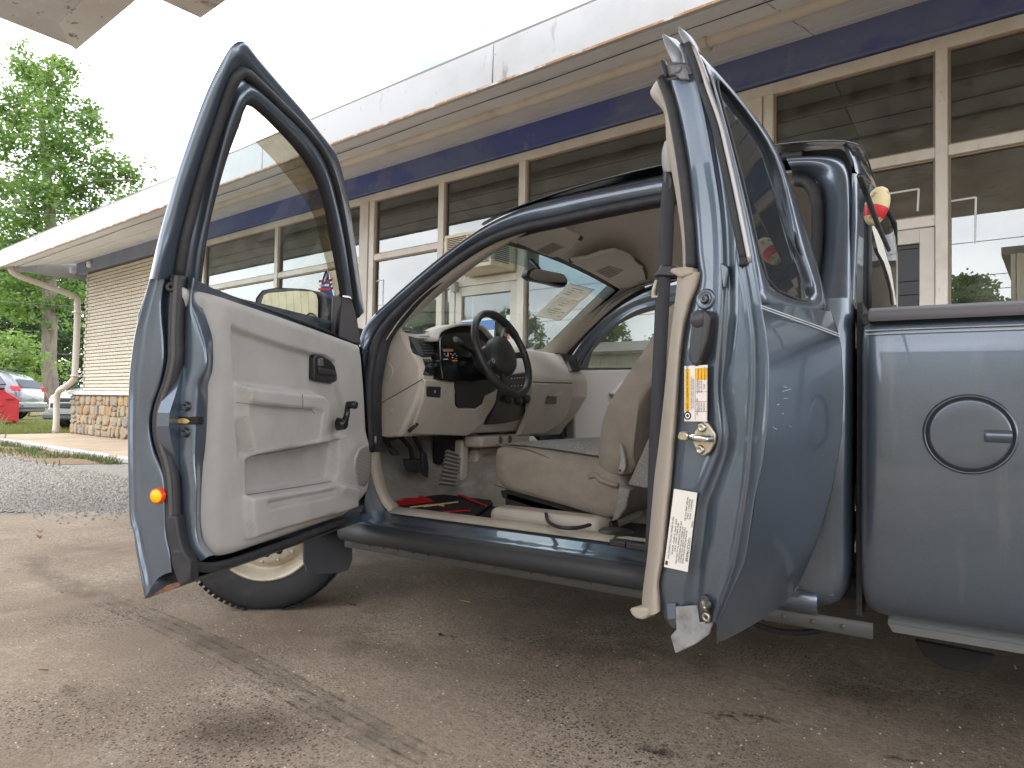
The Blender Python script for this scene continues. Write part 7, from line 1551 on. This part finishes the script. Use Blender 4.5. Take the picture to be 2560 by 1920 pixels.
# overhead wires
wm_ = mat('wire_grey', S3(70, 72, 76), rough=.6)
def wire(a, b_, sag, label, r_=.008):
    pts = [a.lerp(b_, i/24)-Vector((0, 0, sag*4*(i/24)*(1-i/24))) for i in range(25)]; mb = MB(); mb.tube(pts, r_, 5); tag(mb.build('power_line', wm_), label, 'cable', 'overhead wires')
for i, (y0, y1, lab) in enumerate([(486, 520, 'topmost overhead wire crossing the tall tree crown'), (517, 545, 'second overhead wire crossing the tall tree crown'), (655, 690, 'overhead wire passing just under the eave at left'), (752, 764, 'overhead wire crossing beside the downspout, upper one'), (878, 884, 'overhead wire crossing in front of the grey trunk')]):
    wire(at_depth(-150, y0-12, 24), at_depth(300, y1+6, 22), .05, lab)
for i, (z, lab) in enumerate([(5.6, 'lowest wire mirrored in the showroom glass'), (6.1, 'middle wire mirrored in the showroom glass'), (7.3, 'highest wire mirrored in the showroom glass')]): wire(B(-60, -17, z), B(40, -19, z), .5, lab, .014)

# ================================================================== CARS, DUMPSTER AT LEFT
def suv(name, label, loc, rz, body_m, trimm):
    t = thing(name, label, 'car', loc); M = Matrix.Translation(loc) @ Matrix.Rotation(rz, 4, 'Z')
    def W(x, y, z): return M @ Vector((x, y, z))
    # stations along x (front at -x): half width, bottom, shoulder z, roof half width, roof z
    ST = [(-2.42, .55, .42, .62, .50, .66), (-2.36, .74, .34, .74, .66, .80), (-2.2, .88, .28, .84, .74, .93), (-1.7, .95, .26, .95, .80, 1.04), (-1.15, .97, .26, 1.02, .84, 1.10), (-.75, .97, .26, 1.04, .80, 1.36), (-.35, .97, .26, 1.05, .74, 1.62), (.4, .97, .26, 1.06, .74, 1.70), (1.2, .97, .27, 1.08, .73, 1.69), (1.8, .96, .30, 1.10, .72, 1.62), (2.12, .94, .34, 1.10, .74, 1.42), (2.34, .90, .38, 1.02, .78, 1.12), (2.42, .78, .42, .86, .66, .92)]
    rows = []
    for (x, w_, zb, zs_, wr, zr2) in ST:
        r = [(w_*.9, zb), (w_, zb+.1), (w_*1.01, (zb+zs_)/2), (w_, zs_-.04), (w_*.965, zs_), (wr*.45+w_*.53, zs_*.45+zr2*.55), (wr, zr2-.05), (wr*.86, zr2)]
        rows.append([W(x, -a, b_) for a, b_ in r]+[W(x, 0, zr2+.02)]+[W(x, a, b_) for a, b_ in reversed(r)])
    mb = MB(); mb.grid(rows, closed=True); nn = len(rows[0]); mb.f.append(tuple(range(nn))); k = (len(rows)-1)*nn; mb.f.append(tuple(k+i for i in range(nn))); mb.build('body', body_m, t, smooth=True, sub=1)
    dk = mat('car_black', S3(30, 31, 34), rough=.4); gl_ = mat('car_window', S3(52, 58, 64), rough=.08, spec=.8)
    for s in (-1, 1):
        def wy(z): return s*(.965-(z-1.06)*.36)
        for pl in ([(-.72, 1.08), (.28, 1.08), (.28, 1.56), (-.22, 1.54)], [(.34, 1.08), (1.2, 1.10), (1.2, 1.56), (.34, 1.57)], [(1.27, 1.11), (2.0, 1.18), (1.72, 1.52), (1.27, 1.55)]):
            a = [W(x, wy(z)+s*.02, z) for x, z in pl]; b_ = [W(x, wy(z)-s*.03, z) for x, z in pl]; mb = MB(); mb.prism(a, b_); mb.build('side_window', gl_, t, bevel=.012)
        for xw in (-1.5, 1.42):
            c = W(xw, s*.84, .36); ax_ = M.to_3x3() @ Vector((0, s, 0)); mb = MB(); mb.lathe(c, ax_, [(.20, .11), (.24, .13), (.33, .12), (.36, .08), (.36, -.1), (.30, -.12)], 28); wq = mb.build('wheel', tyre_m, t, smooth=True)
            mb = MB(); mb.lathe(c, ax_, [(.235, .125), (.22, .13), (.20, .10), (.08, .115), (0, .12)], 28); mb.build('rim', mat('alloy_rim', S3(196, 198, 202), rough=.35, metal=.5), wq, smooth=True)
            for q in range(5):
                th = q*1.2566; d = M.to_3x3() @ Vector((math.cos(th), 0, math.sin(th))); e = M.to_3x3() @ Vector((-math.sin(th), 0, math.cos(th))); mb = MB(); p0 = c+ax_*.118+d*.11; p1 = c+ax_*.118+d*.185; mb.hexa([p0-e*.02, p1-e*.035, p1+e*.035, p0+e*.02]+[v+ax_*.004 for v in (p0-e*.02, p1-e*.035, p1+e*.035, p0+e*.02)]); mb.build('rim_gap', dk, wq)
            mb = MB(); mb.lathe(W(xw, s*.955, .40), ax_, [(.38, -.04), (.40, .026), (.45, .028), (.46, -.02)], 28); mb.build('wheel_arch', trimm, t, smooth=True)
        mb = MB(); mb.hexa([W(-2.40, s*.50, .70), W(-2.10, s*.885, .80), W(-2.08, s*.86, .90), W(-2.36, s*.52, .80)]+[W(-2.30, s*.48, .70), W(-2.0, s*.80, .80), W(-2.0, s*.80, .90), W(-2.26, s*.5, .80)]); mb.build('headlight', mat('lamp_clear', S3(226, 226, 214), rough=.15), t, bevel=.02)
        mb = MB(); mb.hexa([W(-2.40, s*.60, .46), W(-2.30, s*.80, .47), W(-2.30, s*.80, .54), W(-2.42, s*.60, .53)]+[W(-2.3, s*.6, .46), W(-2.2, s*.76, .47), W(-2.2, s*.76, .54), W(-2.3, s*.6, .53)]); mb.build('fog_lamp', mat('lamp_clear', S3(226, 226, 214)), t, bevel=.01)
        mb = MB(); mb.hexa([W(2.20, s*.965, .98), W(2.44, s*.82, .96), W(2.38, s*.80, 1.12), W(2.12, s*.955, 1.14)]+[W(2.15, s*.80, .98), W(2.3, s*.74, .96), W(2.28, s*.74, 1.12), W(2.1, s*.8, 1.14)]); mb.build('taillight', mat('tail_red', S3(210, 30, 40), rough=.2), t, bevel=.02)
        mb = MB(); mb.box((0, 0, 0), (.18, .14, .13)); o = mb.build('wing_mirror', body_m, t, bevel=.04, seg=3); o.matrix_parent_inverse = Matrix.Translation(-Vector(loc)); o.matrix_basis = M @ Matrix.Translation((-.62, s*1.04, 1.12))
    def bx_(nm, x0, x1, w_, z0, z1, m, bv=.02): mb = MB(); mb.hexa([W(x0, -w_, z0), W(x1, -w_, z0), W(x1, w_, z0), W(x0, w_, z0), W(x0, -w_, z1), W(x1, -w_, z1), W(x1, w_, z1), W(x0, w_, z1)]); return mb.build(nm, m, t, bevel=bv)
    bx_('upper_grille', -2.46, -2.3, .44, .70, .78, dk, .015); bx_('lower_grille', -2.48, -2.3, .52, .54, .66, dk, .02); bx_('front_bumper_lip', -2.46, -2.2, .80, .26, .42, trimm, .05)
    bx_('licence_plate', -2.50, -2.46, .26, .40, .52, mat('plate_grey', S3(128, 128, 130), rough=.5), .005); bx_('rear_bumper', 2.2, 2.5, .84, .38, .60, body_m, .05); bx_('rear_bumper_lip', 2.2, 2.46, .80, .26, .39, trimm, .04)
    a = [W(2.20, -.62, 1.36), W(2.20, .62, 1.36), W(2.40, .68, 1.10), W(2.40, -.68, 1.10)]; mb = MB(); mb.prism(a, [p+(M.to_3x3() @ Vector((-.05, 0, -.02))) for p in a]); mb.build('rear_window', gl_, t, bevel=.01)
    a = [W(-1.12, -.76, 1.12), W(-1.12, .76, 1.12), W(-.40, .66, 1.60), W(-.40, -.66, 1.60)]; mb = MB(); mb.prism(a, [p+(M.to_3x3() @ Vector((.05, 0, -.02))) for p in a]); mb.build('windscreen', gl_, t, bevel=.01)
    for s in (-.62, .62): mb = MB(); mb.tube([W(-.3, s, 1.70), W(.4, s, 1.755), W(1.3, s, 1.75), W(1.75, s, 1.67)], .02, 6); mb.build('roof_rail', dk, t, smooth=True)
    return t
right = Vector(AX[0]); fwd = Vector(AX[2])
def yaw_of(v): return math.atan2(-v.y, -v.x)   # model front is -x
silver = mat('silver_paint', S3(170, 175, 184), rough=.25, metal=.3, coat=1.0); gun = mat('gunmetal_paint', S3(104, 108, 115), rough=.25, metal=.4, coat=1.0); lowtrim = mat('car_lower_trim', S3(74, 76, 80), rough=.6)
def view_dirs(p): d = Vector((p.x, p.y, 0)).normalized(); return d, Vector((d.y, -d.x, 0))      # away from the viewer, to the viewer's right
p_ = onZ(112, 1074, 0); aw, rg = view_dirs(p_); hd_ = (-rg*.78-aw*.62).normalized()
suv('parked_suv', 'silver SUV with its nose showing behind the stone corner', Vector((p_.x, p_.y, 0))-hd_*2.35+rg*.5-aw*.9, yaw_of(hd_), silver, lowtrim)
p_ = onZ(38, 1050, 0); aw, rg = view_dirs(p_); hd_ = (-rg*.90+aw*.43).normalized()
suv('parked_suv', 'dark grey SUV seen from behind beside the red dumpster', Vector((p_.x, p_.y, 0))+hd_*1.42+aw*.95-rg*.42, yaw_of(hd_), gun, lowtrim)
# red dumpster
dq = onZ(46, 1064, 0); dq = Vector((dq.x, dq.y, 0)); fx_, rx_ = view_dirs(dq)
dump = thing('dumpster', 'red steel dumpster cut off by the left picture edge', 'dumpster', dq)
redp = mat('dumpster_red', S3(176, 40, 46), rough=.5, var=[(3, S3(158, 32, 40), .45, .7), (12, S3(120, 86, 66), .66, .72)])
def dp(a, b_, z): return dq+rx_*a+fx_*b_+Vector((0, 0, z))
pr_ = [(0, .12), (0, .70), (-.30, .92), (-.34, .98), (-1.9, .98), (-1.9, .12)]
mb = MB(); mb.prism([dp(a, 0, z) for a, z in pr_], [dp(a, 1.2, z) for a, z in pr_]); mb.build('body', redp, dump, bevel=.01)
for z in (.58, .40): mb = MB(); mb.hexa([dp(-.34, -.03, z-.05), dp(-1.9, -.03, z-.05), dp(-1.9, -.001, z-.05), dp(-.34, -.001, z-.05), dp(-.34, -.03, z), dp(-1.9, -.03, z), dp(-1.9, -.001, z), dp(-.34, -.001, z)]); mb.build('rib', redp, dump, bevel=.005)
mb = MB(); mb.hexa([dp(-.30, -.05, .72), dp(-.12, -.05, .72), dp(-.12, -.001, .72), dp(-.30, -.001, .72), dp(-.30, -.05, .76), dp(-.12, -.05, .76), dp(-.12, -.001, .76), dp(-.30, -.001, .76)]); mb.build('fork_pocket', redp, dump)
mb = MB(); mb.hexa([dp(-.33, -.05, .985), dp(-1.95, -.05, .985), dp(-1.95, 1.25, .985), dp(-.33, 1.25, .985), dp(-.33, -.05, 1.02), dp(-1.95, -.05, 1.02), dp(-1.95, 1.25, 1.08), dp(-.33, 1.25, 1.08)]); mb.build('lid', blackp, dump, bevel=.01)
for a in (-.05, -1.7): mb = MB(); mb.hexa([dp(a-.08, .1, 0), dp(a, .1, 0), dp(a, 1.1, 0), dp(a-.08, 1.1, 0), dp(a-.08, .1, .12), dp(a, .1, .12), dp(a, 1.1, .12), dp(a-.08, 1.1, .12)]); mb.build('skid', redp, dump)
# leaning rusty gate frame with wire mesh between the cars
gq = at_depth(106, 1020, 27); gq.z = 0; gt_ = thing('gate_frame', 'leaning rusty wire-mesh gate frame between the two parked cars', 'gate', gq)
rst = mat('rusty_tube', S3(150, 112, 92), rough=.8)
def gp_(a, z): return gq+rx_*a+Vector((0, 0, z))
mb = MB(); mb.tube([gp_(-.45, 0), gp_(-.1, 1.35)], .035, 8); mb.build('rail', rst, gt_, smooth=True); mb = MB(); mb.tube([gp_(-.1, 1.35), gp_(.42, .1)], .035, 8); mb.build('rail', rst, gt_, smooth=True); mb = MB(); mb.tube([gp_(.42, .1), gp_(-.45, 0)], .035, 8); mb.build('rail', rst, gt_, smooth=True)
mb = MB()
for i in range(12): f = (i+.5)/12; mb.tube([gp_(-.45+.87*f, .1*f), gp_(-.45+.35*(f if f < .4 else .4/.4*1)-0, 0+1.35*(f/.4 if f < .4 else (1-f)/.6*1))] if False else [gp_(-.45+.87*f, .1*f), gp_(-.45+.35*min(1, f*1.6)+.3*max(0, f-.625), 1.3*min(f*1.6, 1)*(1 if f < .625 else max(.1, (1-f)/.375)))], .006, 4)
mb.build('mesh_wire', mat('galvanised_wire', S3(168, 172, 172), rough=.5), gt_)

# ================================================================== GRASS
def blades(name, spots, hmin, hmax, m, label):
    R = random.Random(3); mb = MB(); v = mb.v; f = mb.f
    for p in spots:
        a = R.uniform(0, 6.28); h = R.uniform(hmin, hmax); w_ = R.uniform(.003, .007)+h*.02; d = Vector((math.cos(a), math.sin(a), 0)); l = Vector((R.gauss(0, .35), R.gauss(0, .35), 1))*h; k = len(v)
        v += [tuple(p-d*w_), tuple(p+d*w_), tuple(p+l*.6+d*w_*.6), tuple(p+l), tuple(p+l*.6-d*w_*.6)]; f.append((k, k+1, k+2, k+3, k+4))
    o = fast_build(mb, name, m, None); kind(o, 'stuff'); tag(o, label, 'grass'); return o
R = random.Random(21); sp = []
while len(sp) < 9000:
    p = onZ(R.uniform(-40, 200), R.uniform(1052, 1086), 0); q = BF.loc(p)
    if q[0] < -16.1: sp.append(Vector((p.x, p.y, -.012)))
blades('lawn_grass', sp, .03, .12, leaf_mat('grass_lawn', (.12, .15, .036, 1), (.15, .155, .05, 1), (.22, .25, .06, 1)), 'short yellow-green lawn grass around the parked cars')
sp = []
while len(sp) < 1700:
    x = R.gauss(0, 1)
    u, v_ = R.uniform(-17, -9), 3.55-abs(R.gauss(0, .28))
    if mnoise.noise(Vector((u*.9, v_*1.5, 3))) > .08: sp.append(B(u, v_, -.005))
blades('kerb_grass', sp, .03, .11, leaf_mat('grass_kerb', (.07, .105, .026, 1), (.12, .13, .05, 1), (.14, .19, .05, 1)), 'green grass tufts along the porch kerb at left')
sp = [B(-14.9+R.gauss(0, .25), 3.5+R.gauss(0, .1), 0) for _ in range(160)]
blades('tall_weeds', sp, .2, .55, leaf_mat('weed_stalk', (.16, .2, .07, 1), (.2, .2, .1, 1), (.2, .26, .08, 1)), 'tall thin weeds standing at the left end of the kerb')
